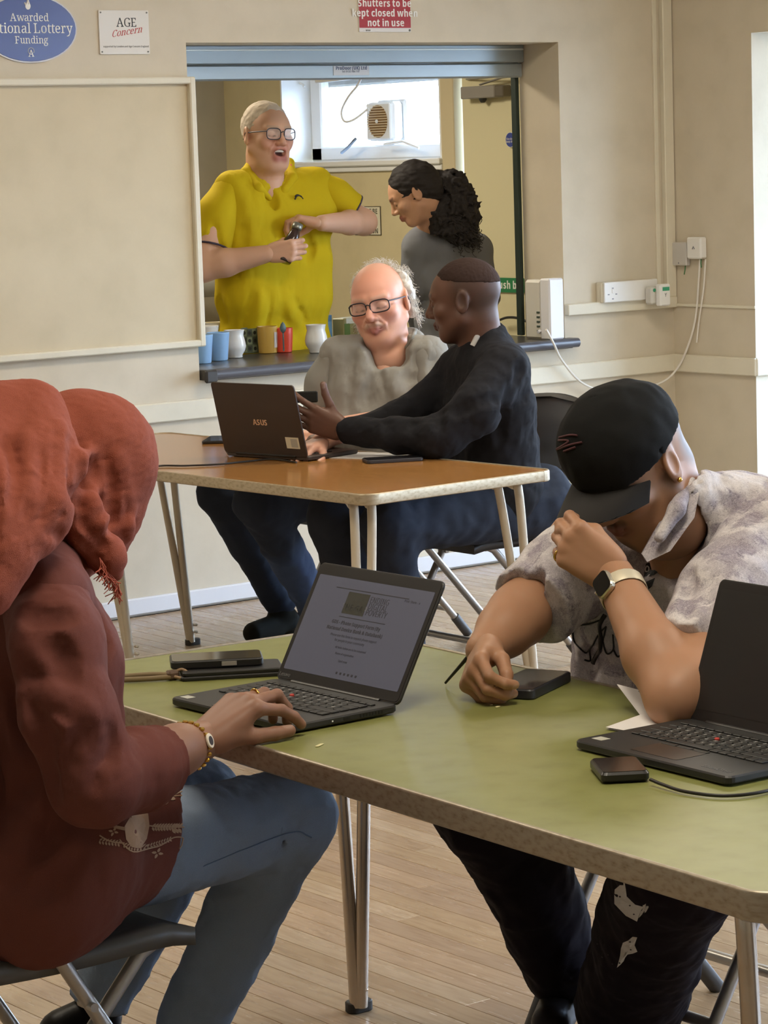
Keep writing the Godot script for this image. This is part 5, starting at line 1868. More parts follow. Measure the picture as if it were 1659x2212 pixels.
func man_in_yellow() -> void:
	var p := person("tall man in a yellow polo shirt laughing and opening a bottle behind the hatch", Vector3(6.0331, 0.0, -0.66))
	var tone := hexc("d3a68c")
	var h := head_at(Vector3(6.029, 1.6589, -0.64), Vector3(-0.06, 0.0, 1.0), Vector3(0.05, 1, -0.02), 1.06)
	var hf := head_field(h, tone, hexc("a8655a"), {"smile": 1.0, "jaw": 1.1, "brow": hexc("b39a86"), "wide": 1.02})
	hf.ball(h.p(0, -0.105, 0.030), Vector3(0.060, 0.040, 0.055), h.b(), 0.04)          # heavy chin
	hf.cap(h.p(0, -0.07, -0.03), Vector3(6.0308, 1.4435, -0.66), 0.066, 0.078, 0.03)
	hf.paint(h.p(0, -0.064, 0.07), h.p(0, -0.064, 0.085), 0.014, 0.004, hexc("4a1f1c"), 0.95)
	hf.paint(h.p(-0.02, -0.03, 0.1), h.p(0.02, -0.03, 0.1), 0.016, 0.02, hexc("c98874"), 0.5)
	for k in [-1, 1]:
		hf.paint(h.p(k * 0.045, -0.03, 0.08), h.p(k * 0.045, -0.03, 0.08), 0.016, 0.02, hexc("cc8a78"), 0.45)
		hf.chain([h.p(k * 0.026, -0.026, 0.094), h.p(k * 0.038, -0.046, 0.084), h.p(k * 0.036, -0.068, 0.074)], [0.003, 0.004, 0.003], 0.006)
	var rt_el := Vector3(5.6939, 1.1707, -0.62)
	var rt_wr := Vector3(5.8716, 1.2163, -0.44)
	var lf_el := Vector3(6.4491, 1.3111, -0.6)
	var lf_wr := Vector3(6.1262, 1.3206, -0.44)
	var bot_top := Vector3(5.9822, 1.309, -0.4)
	var bot_low := Vector3(5.9145, 1.1834, -0.4)
	var parts := [hf,
		core_field(tone, Vector3(6.0451, 1.4521, -0.68), Vector3(6.0822, 1.2901, -0.7), Vector3(6.0609, 0.8231, -0.7), [Vector3(5.9751, 0.3944, -0.7), Vector3(6.1519, 0.3778, -0.7)], [Vector3(5.95, 0.09, -0.72), Vector3(6.12, 0.09, -0.62)], 0.10),
		limb(tone, [Vector3(5.7746, 1.3383, -0.65), rt_el, rt_el.lerp(rt_wr, 0.35), rt_wr], [0.058, 0.054, 0.052, 0.033]),
		limb(tone, [Vector3(6.3143, 1.4069, -0.66), lf_el, lf_el.lerp(lf_wr, 0.35), lf_wr], [0.055, 0.050, 0.046, 0.031]),
		hand_field(tone, rt_wr + SIDE * 0.006, SIDE + Vector3(0, 0.10, 0) - AWAY * 0.25, AWAY + SIDE * 0.25, 1.0, [[0.75, 0.9, 0.6], [0.75, 0.9, 0.6], [0.75, 0.9, 0.6], [0.75, 0.9, 0.6]], [0.6, 0.9, 0.3, 0.3], 1.05),
		hand_field(tone, lf_wr, -SIDE + Vector3(0, 0.26, 0) + AWAY * 0.1, Vector3(0, -1, 0) - SIDE * 0.2, -1.0, [[0.55, 1.0, 0.5], [0.6, 1.0, 0.5], [0.65, 1.0, 0.5], [0.75, 1.0, 0.5]], [0.5, 0.8, 0.3, 0.3], 1.02)]
	grown(p, "body", parts, skin("a"))
	# yellow polo
	var y := hexc("d6bb1f")
	var sf := field(0.009, 0.06)
	sf.colour(y)
	sf.cap(Vector3(5.8747, 1.4612, -0.67), Vector3(6.2724, 1.4624, -0.67), 0.070, 0.070)
	sf.cap(Vector3(5.9162, 1.3503, -0.66), Vector3(6.2155, 1.3457, -0.66), 0.118, 0.118)
	sf.cap(Vector3(5.923, 1.1908, -0.64), Vector3(6.1627, 1.1792, -0.64), 0.130, 0.130)
	sf.cap(Vector3(5.9271, 1.0486, -0.64), Vector3(6.1387, 1.0366, -0.64), 0.142, 0.142)
	sf.cap(Vector3(5.9364, 0.8601, -0.66), Vector3(6.1444, 0.846, -0.66), 0.140, 0.140)
	sf.cap(Vector3(5.9326, 0.7797, -0.66), Vector3(6.1407, 0.7647, -0.66), 0.135, 0.135)
	sf.cap(Vector3(6.0319, 1.4665, -0.66), Vector3(6.0377, 1.5938, -0.66), 0.068, 0.066, 0.01, true)
	sf.ball(Vector3(5.9874, 1.4265, -0.5616), Vector3(0.030, 0.055, 0.035), Basis.IDENTITY, 0.012, true)
	var fo := Vector3(4.9938, 2.175, -0.8204)
	var fx := Vector3(0.0013, -0.0001, 0.001)
	var fy := Vector3(-0.0002, -0.0017, 0.0001)
	for q in [[Vector2(505, 470), Vector2(508, 530), Vector2(502, 600)], [Vector2(636, 572), Vector2(668, 625), Vector2(704, 690)], [Vector2(545, 430), Vector2(528, 500), Vector2(520, 540)], [Vector2(604, 590), Vector2(592, 640), Vector2(590, 690)], [Vector2(566, 600), Vector2(552, 650), Vector2(545, 690)], [Vector2(668, 420), Vector2(690, 460), Vector2(694, 500)], [Vector2(620, 440), Vector2(640, 460)], [Vector2(480, 610), Vector2(490, 650)]]:
		crease(sf, q, fo, fx, fy, Vector3(0.5971, -0.13, -0.7915), 0.022, 0.010, 0.02)
	for q in [[Vector2(520, 470), Vector2(522, 530), Vector2(515, 600)], [Vector2(625, 582), Vector2(655, 635), Vector2(690, 695)], [Vector2(580, 600), Vector2(568, 650), Vector2(560, 690)]]:
		crease(sf, q, fo, fx, fy, Vector3(0.5971, -0.13, -0.7915), 0.024, 0.006, 0.03, true)
	sf.ripple(0.007, 5.0, Vector3(1.8, 0.5, 1.8))
	sf.ripple2(0.0015, 18.0, Vector3(1.6, 0.6, 1.6))
	var s1 := sleeve_field(y, [Vector3(5.875, 1.4664, -0.67), Vector3(5.7995, 1.3637, -0.66), Vector3(5.7483, 1.2379, -0.64)], [0.066, 0.078, 0.080])
	var s2 := sleeve_field(y, [Vector3(6.2678, 1.459, -0.67), Vector3(6.3382, 1.4149, -0.64), Vector3(6.408, 1.3635, -0.615)], [0.064, 0.068, 0.062])
	for q in [[Vector2(470, 440), Vector2(488, 490), Vector2(490, 530)], [Vector2(452, 470), Vector2(460, 520)]]:
		crease(s1, q, fo, fx, fy, Vector3(0.5971, -0.13, -0.7915), 0.018, 0.008, 0.02)
	for q in [[Vector2(700, 400), Vector2(712, 440), Vector2(716, 470)], [Vector2(728, 420), Vector2(738, 460)]]:
		crease(s2, q, fo, fx, fy, Vector3(0.5971, -0.13, -0.7915), 0.016, 0.008, 0.02)
	grown(p, "polo_shirt", [sf, s1, s2], cloth("yellow", 0.02, 300.0))
	# collar with orange and black tipping
	var col := field(0.005, 0.012)
	col.colour(y)
	col.chain([Vector3(5.9942, 1.4212, -0.5902), Vector3(5.9401, 1.4635, -0.59), Vector3(5.9348, 1.5172, -0.66), Vector3(6.0173, 1.5689, -0.72), Vector3(6.123, 1.5701, -0.74), Vector3(6.1712, 1.552, -0.7), Vector3(6.1223, 1.4933, -0.6192), Vector3(6.0606, 1.4472, -0.5905), Vector3(6.0214, 1.4132, -0.5863)], [0.010, 0.019, 0.022, 0.018, 0.016, 0.018, 0.022, 0.019, 0.010], 0.012)
	col.paint(Vector3(5.9032, 1.5231, -0.6352), Vector3(5.9103, 1.4696, -0.5776), 0.004, 0.002, hexc("d0783f"), 1.0)
	col.paint(Vector3(5.9124, 1.5369, -0.6352), Vector3(5.9025, 1.5052, -0.6105), 0.003, 0.001, hexc("3a3030"), 1.0)
	grown(p, "collar", [col], cloth("yellow", 0.02, 300.0))
	var tip := mat("tipping_navy", hexc("3d3547"), 0.8)
	var tip2 := mat("tipping_orange", hexc("cf7a45"), 0.8)
	wpart(p, "collar_tipping", Sh.new().tube(smooth([Vector3(6.1492, 1.5465, -0.66), Vector3(6.1315, 1.5019, -0.6192), Vector3(6.1066, 1.4811, -0.5947)]), 0.004, 6), tip2)
	wpart(p, "cuff_tipping", ring_on(Vector3(5.7483, 1.2379, -0.64), Vector3(-0.0512, -0.1258, 0.02), 0.0795, 0.004), tip)
	wpart(p, "cuff_tipping", ring_on(Vector3(6.408, 1.3635, -0.615), Vector3(0.0697, -0.0514, 0.025), 0.0615, 0.004), tip)
	# chest emblem: a leaping cat
	var cat := Sh.new()
	cat.tube(smooth([Vector3(6.0841, 1.423, -0.5483), Vector3(6.0969, 1.4279, -0.5476), Vector3(6.1121, 1.4238, -0.5477), Vector3(6.1232, 1.4128, -0.5486)]), [0.002, 0.003, 0.004, 0.005, 0.005, 0.005, 0.005, 0.004, 0.004, 0.003, 0.003, 0.003, 0.003, 0.003, 0.002, 0.002, 0.002, 0.002, 0.001], 6)
	cat.tube([Vector3(6.0908, 1.4246, -0.5484), Vector3(6.0837, 1.4125, -0.5483)], 0.003, 6)
	wpart(p, "emblem", cat, mat("emblem_dark", hexc("33312a"), 0.7), "small dark leaping-cat emblem")
	# short white hair
	var hair := field(0.005, 0.015)
	hair.colour(hexc("cdbfae"))
	hair.ball(h.p(0, 0.034, -0.020), Vector3(0.0815, 0.0925, 0.099) * h.s, h.b(), 0.01)
	hair.clip.append([h.p(0, 0.055, 0.055), (h.F + h.U * -0.35).normalized()])
	hair.clip.append([h.p(0, 0.015, 0.0), (h.U * -1.0 + h.F * 0.7).normalized()])
	hair.ripple(0.003, 40.0)
	grown(p, "hair", [hair], cloth("hair_white", 0.0))
	wpart(p, "teeth", Sh.new().tube([h.p(-0.016, -0.0575, 0.082), h.p(0, -0.0575, 0.090), h.p(0.016, -0.0575, 0.082)], 0.0045, 8), mat("teeth", hexc("e5ddd0"), 0.3))
	var gl := mat("lens_glass", Color(1, 1, 1, 0.12), 0.03)
	gl.transparency = BaseMaterial3D.TRANSPARENCY_ALPHA
	spectacles(p, h, mat("frame_dark", hexc("33333d"), 0.35), gl, 0.026, 0.020)
	# trousers and shoes (hidden by the counter)
	var tf := field(0.016, 0.05)
	tf.colour(hexc("34363c"))
	tf.cap(Vector3(5.9664, 0.8042, -0.66), Vector3(5.95, 0.10, -0.72), 0.115, 0.065)
	tf.cap(Vector3(6.1088, 0.7941, -0.66), Vector3(6.12, 0.10, -0.62), 0.115, 0.065)
	grown(p, "trousers", [tf], cloth("dark", 0.0))
	grown(p, "shoe", [shoe_field(hexc("2a2826"), Vector3(5.95, 0.02, -0.76), Vector3(5.90, 0.02, -0.58), Vector3(5.95, 0.1, -0.72), hexc("201e1c"))], cloth("dark", 0.0))
	grown(p, "shoe", [shoe_field(hexc("2a2826"), Vector3(6.12, 0.02, -0.66), Vector3(6.07, 0.02, -0.48), Vector3(6.12, 0.1, -0.62), hexc("201e1c"))], cloth("dark", 0.0))
	# the bottle in his hands
	var bt := thing("drink_bottle", "dark glass bottle held by the man in yellow", "bottle", bot_low)
	var ax := (bot_top - bot_low)
	var L := ax.length()
	var tr := Transform3D(Basis(Quaternion(Vector3.UP, ax.normalized())), Vector3.ZERO)
	part(bt, "glass_body", Sh.new().lathe([Vector2(0.001, 0.0), Vector2(0.026, 0.0), Vector2(0.029, 0.006), Vector2(0.029, L * 0.62), Vector2(0.022, L * 0.78), Vector2(0.017, L * 0.95), Vector2(0.001, L * 0.96)], 24, tr), mat("bottle_dark", hexc("3a2c28"), 0.12))
	part(bt, "bottle_top", Sh.new().lathe([Vector2(0.001, L * 0.94), Vector2(0.019, L * 0.94), Vector2(0.021, L * 1.0), Vector2(0.019, L * 1.12), Vector2(0.001, L * 1.13)], 20, tr), mat("bottle_cap", hexc("8d9089"), 0.3, 0.6))

func ring_on(c: Vector3, axis: Vector3, r: float, thick: float) -> Sh:
	var a := axis.normalized()
	var u := a.cross(Vector3.UP)
	if u.length() < 0.1:
		u = a.cross(Vector3.RIGHT)
	u = u.normalized()
	var w := a.cross(u)
	var pts := []
	for i in 25:
		pts.append(c + (u * cos(TAU * i / 24) + w * sin(TAU * i / 24)) * r)
	return Sh.new().tube(pts, thick, 6)

# ---------------------------------------------------------------- the woman with the ponytail behind the hatch
func woman_at_hatch() -> void:
	var p := person("woman with a curly dark ponytail and grey top seen from behind at the hatch", Vector3(7.0828, 0.0, -0.85))
	var tone := hexc("c99a7c")
	var look := Vector3(-0.72, -0.52, -0.52)
	var h := head_at(Vector3(6.8559, 1.4112, -0.8), look, Vector3(-0.30, 1, -0.2), 1.0)
	var hf := head_field(h, tone, hexc("a8685a"), {"brow": hexc("3a2a24"), "jaw": 0.92, "wide": 0.95})
	hf.cap(h.p(0, -0.06, -0.03), Vector3(6.9782, 1.2517, -0.85), 0.050, 0.058, 0.03)
	var parts := [hf, core_field(tone, Vector3(6.9861, 1.2514, -0.86), Vector3(7.0811, 1.0743, -0.88), Vector3(7.1184, 0.7432, -0.88), [Vector3(7.0549, 0.2788, -0.9), Vector3(7.205, 0.2647, -0.9)], [Vector3(6.85, 0.09, -0.95), Vector3(7.0, 0.09, -0.85)], 0.08),
		hand_field(tone, Vector3(7.1115, 0.8136, -1.12), Vector3(-0.5, -0.5, -0.7), Vector3(0, -1, 0.4), 1.0, [[0.3, 0.4, 0.3], [0.3, 0.4, 0.3], [0.3, 0.4, 0.3], [0.3, 0.4, 0.3]], [0.6, 0.3, 0.2, 0.2], 0.92, {"cell": 0.005}),
		hand_field(tone, Vector3(7.3279, 0.7853, -0.95), Vector3(-0.3, -0.9, -0.3), Vector3(-0.6, 0, -0.5), -1.0, [[0.3, 0.4, 0.3], [0.3, 0.4, 0.3], [0.3, 0.4, 0.3], [0.3, 0.4, 0.3]], [0.6, 0.3, 0.2, 0.2], 0.92, {"cell": 0.005})]
	grown(p, "body", parts, skin("b"))
	var tf := field(0.009, 0.05)
	tf.colour(hexc("85878d"))
	tf.cap(Vector3(6.9233, 1.197, -0.86), Vector3(7.1973, 1.1656, -0.82), 0.072, 0.070)
	tf.cap(Vector3(6.9736, 1.2424, -0.86), Vector3(7.0803, 1.2474, -0.84), 0.050, 0.050)
	tf.cap(Vector3(6.9867, 1.0602, -0.87), Vector3(7.1926, 1.0497, -0.85), 0.090, 0.090)
	tf.cap(Vector3(7.0124, 0.8856, -0.88), Vector3(7.1945, 0.8749, -0.86), 0.088, 0.088)
	tf.cap(Vector3(7.0196, 0.7501, -0.88), Vector3(7.2146, 0.7373, -0.86), 0.10, 0.10)
	tf.chain([Vector3(6.9056, 1.1788, -0.86), Vector3(6.9114, 1.0255, -0.9), Vector3(7.0808, 0.8267, -1.08)], [0.060, 0.050, 0.036], 0.02)
	tf.chain([Vector3(7.2065, 1.142, -0.82), Vector3(7.239, 0.9707, -0.8), Vector3(7.3123, 0.8067, -0.93)], [0.056, 0.044, 0.032], 0.02)
	tf.ripple(0.005, 7.0, Vector3(1.3, 0.8, 1.3), 12)
	tf.ripple2(0.0015, 24.0, Vector3(1.2, 0.8, 1.2), 14)
	grown(p, "grey_top", [tf], cloth("grey", 0.015, 300.0))
	# pulled-back hair
	var dark := hexc("33302f")
	var hr := field(0.006, 0.02)
	hr.colour(dark)
	hr.ball(h.p(0, 0.036, -0.022), Vector3(0.086, 0.094, 0.104), h.b(), 0.01)
	hr.ball(h.p(0, -0.01, -0.075), Vector3(0.066, 0.070, 0.05), h.b(), 0.03)
	hr.clip.append([h.p(0, 0.030, 0.070), (h.F * 0.9 + h.U * -0.72).normalized()])
	hr.ball(h.p(-0.095, -0.012, 0.020), Vector3(0.03, 0.046, 0.052), h.b(), 0.006, true)
	hr.ball(h.p(0.095, -0.012, 0.020), Vector3(0.03, 0.046, 0.052), h.b(), 0.006, true)
	hr.ripple(0.006, 18.0, Vector3(1, 2, 1))
	var pony := field(0.007, 0.035)
	pony.colour(dark)
	pony.chain([Vector3(6.9827, 1.4504, -0.8), Vector3(7.0226, 1.4203, -0.76), Vector3(7.0403, 1.344, -0.74), Vector3(7.0579, 1.2676, -0.735), Vector3(7.0852, 1.2095, -0.735)], [0.045, 0.068, 0.076, 0.060, 0.022])
	pony.chain([Vector3(6.9402, 1.3856, -0.78), Vector3(6.9616, 1.2999, -0.75), Vector3(7.0247, 1.25, -0.74)], [0.04, 0.05, 0.04])
	pony.ripple(0.026, 20.0)
	pony.ripple2(0.012, 48.0)
	grown(p, "hair", [hr, pony], cloth("hair_dark", 0.0, 60.0, 0.65))
	# loose curls round the ponytail
	var rng := RandomNumberGenerator.new()
	rng.seed = 5
	var cs := Sh.new()
	for i in 260:
		var t := rng.randf()
		var a: Vector3 = Vector3(6.984, 1.4558, -0.78).lerp(Vector3(7.0807, 1.2192, -0.735), t)
		var rad := 0.078 * sin(0.35 + t * 2.2) + 0.012
		var dir := Vector3(rng.randfn(), rng.randfn() * 0.6, rng.randfn()).normalized()
		var q := a + dir * rad * rng.randf_range(0.75, 1.0)
		var pts := []
		var ph := rng.randf() * TAU
		var w := dir.cross(Vector3.UP).normalized()
		for k in 11:
			var u := k / 10.0
			pts.append(q + Vector3(0, -0.045 * u, 0) + dir * 0.008 * sin(ph + u * 9.0) + w * 0.008 * cos(ph + u * 9.0) + SIDE * 0.012 * u)
		cs.tube(pts, 0.0015, 4)
	var cu := wpart(p, "curls", cs, mat("curl_dark", hexc("2f2b2a"), 0.6))
	cu.set_meta("kind", "stuff")
	var lf := field(0.016, 0.05)
	lf.colour(hexc("2c2d33"))
	lf.cap(Vector3(7.0602, 0.7283, -0.87), Vector3(6.85, 0.08, -0.95), 0.10, 0.05)
	lf.cap(Vector3(7.1844, 0.7195, -0.87), Vector3(7.0, 0.08, -0.85), 0.10, 0.05)
	grown(p, "trousers", [lf], cloth("dark", 0.0))
	grown(p, "shoe", [shoe_field(hexc("2a2826"), Vector3(6.86, 0.02, -0.92), Vector3(6.78, 0.02, -1.08), Vector3(6.85, 0.1, -0.95), hexc("201e1c"))], cloth("dark", 0.0))
	grown(p, "shoe", [shoe_field(hexc("2a2826"), Vector3(7.01, 0.02, -0.82), Vector3(6.93, 0.02, -0.98), Vector3(7.0, 0.1, -0.85), hexc("201e1c"))], cloth("dark", 0.0))
	wpart(p, "collar", ring_on(Vector3(6.9864, 1.2742, -0.85), Vector3(-0.2, 1, -0.1), 0.058, 0.010), mat("collar_pale", hexc("b9b6ba"), 0.8))

# ---------------------------------------------------------------- the white-haired man at the orange table
func white_haired_man() -> void:
	var p := person("white-haired man in glasses and a grey T-shirt seated at the orange table", Vector3(5.27, 0.0, 1.0))
	var tone := hexc("dca78f")
	var h := head_at(Vector3(5.2289, 1.1004, 1.1), Vector3(-0.80, -0.07, 0.56), Vector3(-0.14, 1, -0.10), 1.10)
	var hf := head_field(h, tone, hexc("b06f66"), {"brow": hexc("cfb8a6"), "jaw": 1.08, "wide": 1.0, "nose": 1.03})
	hf.cap(h.p(0, -0.07, -0.03), Vector3(5.2476, 0.93, 1.12), 0.062, 0.072, 0.03)
	hf.ball(h.p(0, -0.098, 0.035), Vector3(0.050, 0.030, 0.046), h.b(), 0.03)
	hf.paint(h.p(-0.03, 0.07, 0.09), h.p(0.03, 0.08, 0.08), 0.04, 0.05, hexc("d9937e"), 0.55)
	hf.paint(h.p(0, -0.03, 0.108), h.p(0, -0.02, 0.104), 0.014, 0.016, hexc("cf8b7a"), 0.6)
	for k in [-1, 1]:
		hf.paint(h.p(k * 0.046, -0.028, 0.075), h.p(k * 0.046, -0.028, 0.075), 0.016, 0.024, hexc("d58f7d"), 0.6)
		hf.chain([h.p(k * 0.022, -0.034, 0.093), h.p(k * 0.033, -0.052, 0.084), h.p(k * 0.030, -0.074, 0.074)], [0.003, 0.004, 0.003], 0.006)
		hf.cap(h.p(k * 0.010, -0.088, 0.050), Vector3(5.2422, 0.9696, 1.1) + h.R * k * 0.02 + h.F * 0.03, 0.008, 0.007, 0.012)
	# pale moustache
	hf.colour(hexc("d8bba8"))
	hf.chain([h.p(-0.028, -0.054, 0.084), h.p(-0.010, -0.045, 0.098), h.p(0.010, -0.045, 0.098), h.p(0.028, -0.054, 0.084)], [0.004, 0.0065, 0.0065, 0.004], 0.006)
	hf.colour(tone)
	hf.clip.clear()
	var lw := Vector3(4.6503, 0.735, 1.5499)
	var rw := Vector3(4.86, 0.745, 1.30)
	grown(p, "body", [hf,
		core_field(tone, Vector3(5.2365, 0.9342, 1.13), Vector3(5.205, 0.804, 1.14), Vector3(5.35, 0.52, 1.08), [Vector3(4.73, 0.52, 1.12), Vector3(4.79, 0.52, 0.82)], [Vector3(5.03, 0.13, 0.97), Vector3(5.03, 0.13, 0.77)], 0.08),
		limb(tone, [Vector3(5.0778, 0.8203, 0.97), Vector3(5.0957, 0.7345, 0.93), lw + Vector3(0.08, 0.03, -0.02), lw], [0.050, 0.044, 0.036, 0.028]),
		limb(tone, [Vector3(5.3043, 0.8189, 1.3), Vector3(5.10, 0.76, 1.40), rw], [0.050, 0.044, 0.030]),
		hand_field(tone, lw, Vector3(-0.9, -0.1, 0.35), Vector3(0, -1, 0.1), 1.0, [[0.35, 0.5, 0.3], [0.35, 0.5, 0.3], [0.35, 0.5, 0.3], [0.4, 0.5, 0.3]], [0.6, 0.3, 0.2, 0.2], 1.0, {"cell": 0.004}),
		hand_field(tone, rw, Vector3(-0.9, -0.15, 0.15), Vector3(0, -1, 0), -1.0, [[0.35, 0.5, 0.3], [0.35, 0.5, 0.3], [0.35, 0.5, 0.3], [0.4, 0.5, 0.3]], [0.6, 0.3, 0.2, 0.2], 1.0, {"cell": 0.004})], skin("c"))
	# grey T-shirt
	var sf := field(0.008, 0.05)
	sf.colour(hexc("a2a099"))
	sf.cap(Vector3(5.1253, 0.9406, 1.02), Vector3(5.2939, 0.9381, 1.26), 0.066, 0.066)
	sf.cap(Vector3(5.2818, 0.9682, 0.99), Vector3(5.3392, 0.9686, 1.11), 0.050, 0.050)
	sf.cap(Vector3(5.1553, 0.8261, 1.06), Vector3(5.2743, 0.8247, 1.22), 0.104, 0.104)
	sf.cap(Vector3(5.1346, 0.6879, 1.08), Vector3(5.2533, 0.6875, 1.24), 0.118, 0.118)
	sf.cap(Vector3(5.1382, 0.5537, 1.08), Vector3(5.2482, 0.555, 1.24), 0.128, 0.128)
	sf.cap(Vector3(5.2402, 0.9339, 1.13), Vector3(5.2379, 1.0515, 1.11), 0.074, 0.070, 0.008, true)
	sf.ball(Vector3(5.1765, 0.944, 1.1994), Vector3(0.066, 0.050, 0.085), Basis.IDENTITY, 0.012, true)
	sf.ball(Vector3(5.1731, 0.9848, 1.1916), Vector3(0.085, 0.050, 0.085), Basis.IDENTITY, 0.012, true)
	var fo := Vector3(4.0354, 2.0589, 0.8761)
	var fx := Vector3(0.0011, -0.0, 0.0008)
	var fy := Vector3(-0.0001, -0.0013, 0.0001)
	for q in [[Vector2(795, 800), Vector2(815, 850), Vector2(838, 900)], [Vector2(862, 866), Vector2(890, 862), Vector2(922, 866)], [Vector2(870, 900), Vector2(900, 890), Vector2(920, 896)], [Vector2(752, 800), Vector2(745, 860), Vector2(738, 920)], [Vector2(775, 870), Vector2(758, 915)], [Vector2(900, 800), Vector2(880, 840)]]:
		crease(sf, q, fo, fx, fy, Vector3(0.5971, -0.13, -0.7915), 0.018, 0.007, 0.02)
	for q in [[Vector2(810, 800), Vector2(832, 850), Vector2(860, 910)], [Vector2(770, 810), Vector2(764, 870), Vector2(760, 930)]]:
		crease(sf, q, fo, fx, fy, Vector3(0.5971, -0.13, -0.7915), 0.022, 0.005, 0.03, true)
	sf.ripple(0.006, 8.0, Vector3(1.6, 0.8, 1.6), 21)
	sf.ripple2(0.0025, 26.0, Vector3(1.3, 0.8, 1.3), 22)
	var s1 := sleeve_field(hexc("a2a099"), [Vector3(5.1255, 0.9436, 1.02), Vector3(5.0975, 0.849, 0.98), Vector3(5.0894, 0.7517, 0.96)], [0.062, 0.066, 0.064])
	var s2 := sleeve_field(hexc("a2a099"), [Vector3(5.294, 0.941, 1.26), Vector3(5.298, 0.8487, 1.3), Vector3(5.2776, 0.7422, 1.33)], [0.062, 0.066, 0.064])
	for q in [[Vector2(705, 800), Vector2(700, 850), Vector2(708, 890)], [Vector2(722, 790), Vector2(722, 860)]]:
		crease(s1, q, fo, fx, fy, Vector3(0.5971, -0.13, -0.7915), 0.014, 0.007, 0.016)
	for q in [[Vector2(935, 810), Vector2(925, 850)], [Vector2(955, 820), Vector2(935, 880)]]:
		crease(s2, q, fo, fx, fy, Vector3(0.5971, -0.13, -0.7915), 0.014, 0.007, 0.016)
	grown(p, "t_shirt", [sf, s1, s2], cloth("grey_marl", 0.015, 300.0))
	var nk := []
	for q in smooth([Vector2(772, 732), Vector2(785, 765), Vector2(810, 796), Vector2(838, 806), Vector2(866, 790), Vector2(888, 755), Vector2(893, 725)], 4):
		var hit := onto(sf, fo + fx * q.x + fy * q.y, Vector3(0.5971, -0.13, -0.7915), 0.0)
		if hit.is_finite():
			nk.append(hit)
	wpart(p, "neck_rib", Sh.new().tube(nk, 0.007, 6), mat("rib_grey", hexc("8d8b85"), 0.9))
	wpart(p, "chest_badge", patch(sf, ellipse(9, 7, 14), Vector3(4.852, 0.9794, 1.6694), Vector3(0.0011, -0.0, 0.0008), Vector3(-0.0001, -0.0013, 0.0001), Vector3(0.5971, -0.13, -0.7915)), mat("badge_pale", hexc("a9b0bd"), 0.6), "small pale badge at the neckline")
	# wisps of white hair round the bald crown
	var hr := field(0.006, 0.02)
	hr.colour(hexc("d9d4cb"))
	for k in [-1, 1]:
		hr.chain([h.p(k * 0.066, 0.080, -0.030), h.p(k * 0.078, 0.045, -0.040), h.p(k * 0.078, 0.0, -0.055), h.p(k * 0.070, -0.050, -0.060)], [0.012, 0.014, 0.015, 0.016])
		hr.chain([h.p(k * 0.078, 0.03, -0.04), h.p(k * 0.056, 0.02, -0.09), h.p(0, 0.02, -0.104)], [0.015, 0.018, 0.018])
	hr.cap(h.p(0, -0.03, -0.095), h.p(0, -0.06, -0.08), 0.03, 0.028)
	hr.ripple(0.008, 26.0)
	hr.ripple2(0.005, 80.0)
	grown(p, "hair", [hr], cloth("hair_white", 0.0))
	var rng := RandomNumberGenerator.new()
	rng.seed = 8
	var ws := Sh.new()
	for i in 900:
		var k := -1 if rng.randf() < 0.42 else 1
		var u := rng.randf()
		var base: Vector3
		if i % 4 == 0:
			var aa := rng.randf_range(-1.1, 1.1)
			base = h.p(sin(aa) * 0.078, 0.030 + cos(aa) * 0.086, -0.02 - rng.randf() * 0.06)
		else:
			base = h.p(k * (0.072 + 0.016 * u), 0.09 - 0.16 * u, -0.03 - rng.randf() * 0.06)
		var out := (base - h.p(0, 0.0, -0.02)).normalized()
		var tang := (Vector3(rng.randfn(), rng.randfn(), rng.randfn()).cross(out)).normalized()
		var pts := []
		var ph := rng.randf() * TAU
		var len := rng.randf_range(0.012, 0.030)
		for j in 6:
			var t := j / 5.0
			pts.append(base + (out * 0.45 + tang * 0.9) * len * t + h.U * (-0.014 * t * t * (1 if i % 4 else 0)) + h.F * (0.006 * sin(ph + t * 5.0)) + h.U * 0.005 * cos(ph + t * 5.0))
		ws.tube(pts, 0.00045, 3)
	wpart(p, "hair_wisps", ws, mat("wisp_white", hexc("dedad2"), 0.6)).set_meta("kind", "stuff")
	var gl := mat("lens_glass", Color(1, 1, 1, 0.12), 0.03)
	spectacles(p, h, mat("frame_brown", hexc("2b2730"), 0.3), gl, 0.0275, 0.0175)
	# jeans and shoes
	var jf := field(0.011, 0.04)
	jf.colour(hexc("3a4150"))
	jf.cap(Vector3(5.32, 0.53, 1.14), Vector3(4.72, 0.52, 1.12), 0.105, 0.072)
	jf.cap(Vector3(4.72, 0.52, 1.12), Vector3(5.03, 0.13, 0.97), 0.072, 0.055)
	jf.cap(Vector3(5.34, 0.53, 0.98), Vector3(4.78, 0.52, 0.82), 0.105, 0.072)
	jf.cap(Vector3(4.78, 0.52, 0.82), Vector3(5.03, 0.13, 0.77), 0.072, 0.055)
	jf.paint(Vector3(4.9, 0.3, 1.03), Vector3(5.03, 0.13, 0.97), 0.08, 0.06, hexc("56688a"), 0.8)
	jf.ripple(0.008, 12.0, Vector3.ONE, 31)
	grown(p, "jeans", [jf], cloth("denim", 0.02, 300.0))
	grown(p, "shoe", [shoe_field(hexc("25231f"), Vector3(5.06, 0.01, 0.96), Vector3(4.90, 0.01, 1.02), Vector3(5.03, 0.1, 0.97), hexc("191816"))], cloth("dark", 0.0))
	grown(p, "shoe", [shoe_field(hexc("25231f"), Vector3(5.06, 0.01, 0.76), Vector3(4.90, 0.01, 0.80), Vector3(5.03, 0.1, 0.77), hexc("191816"))], cloth("dark", 0.0))

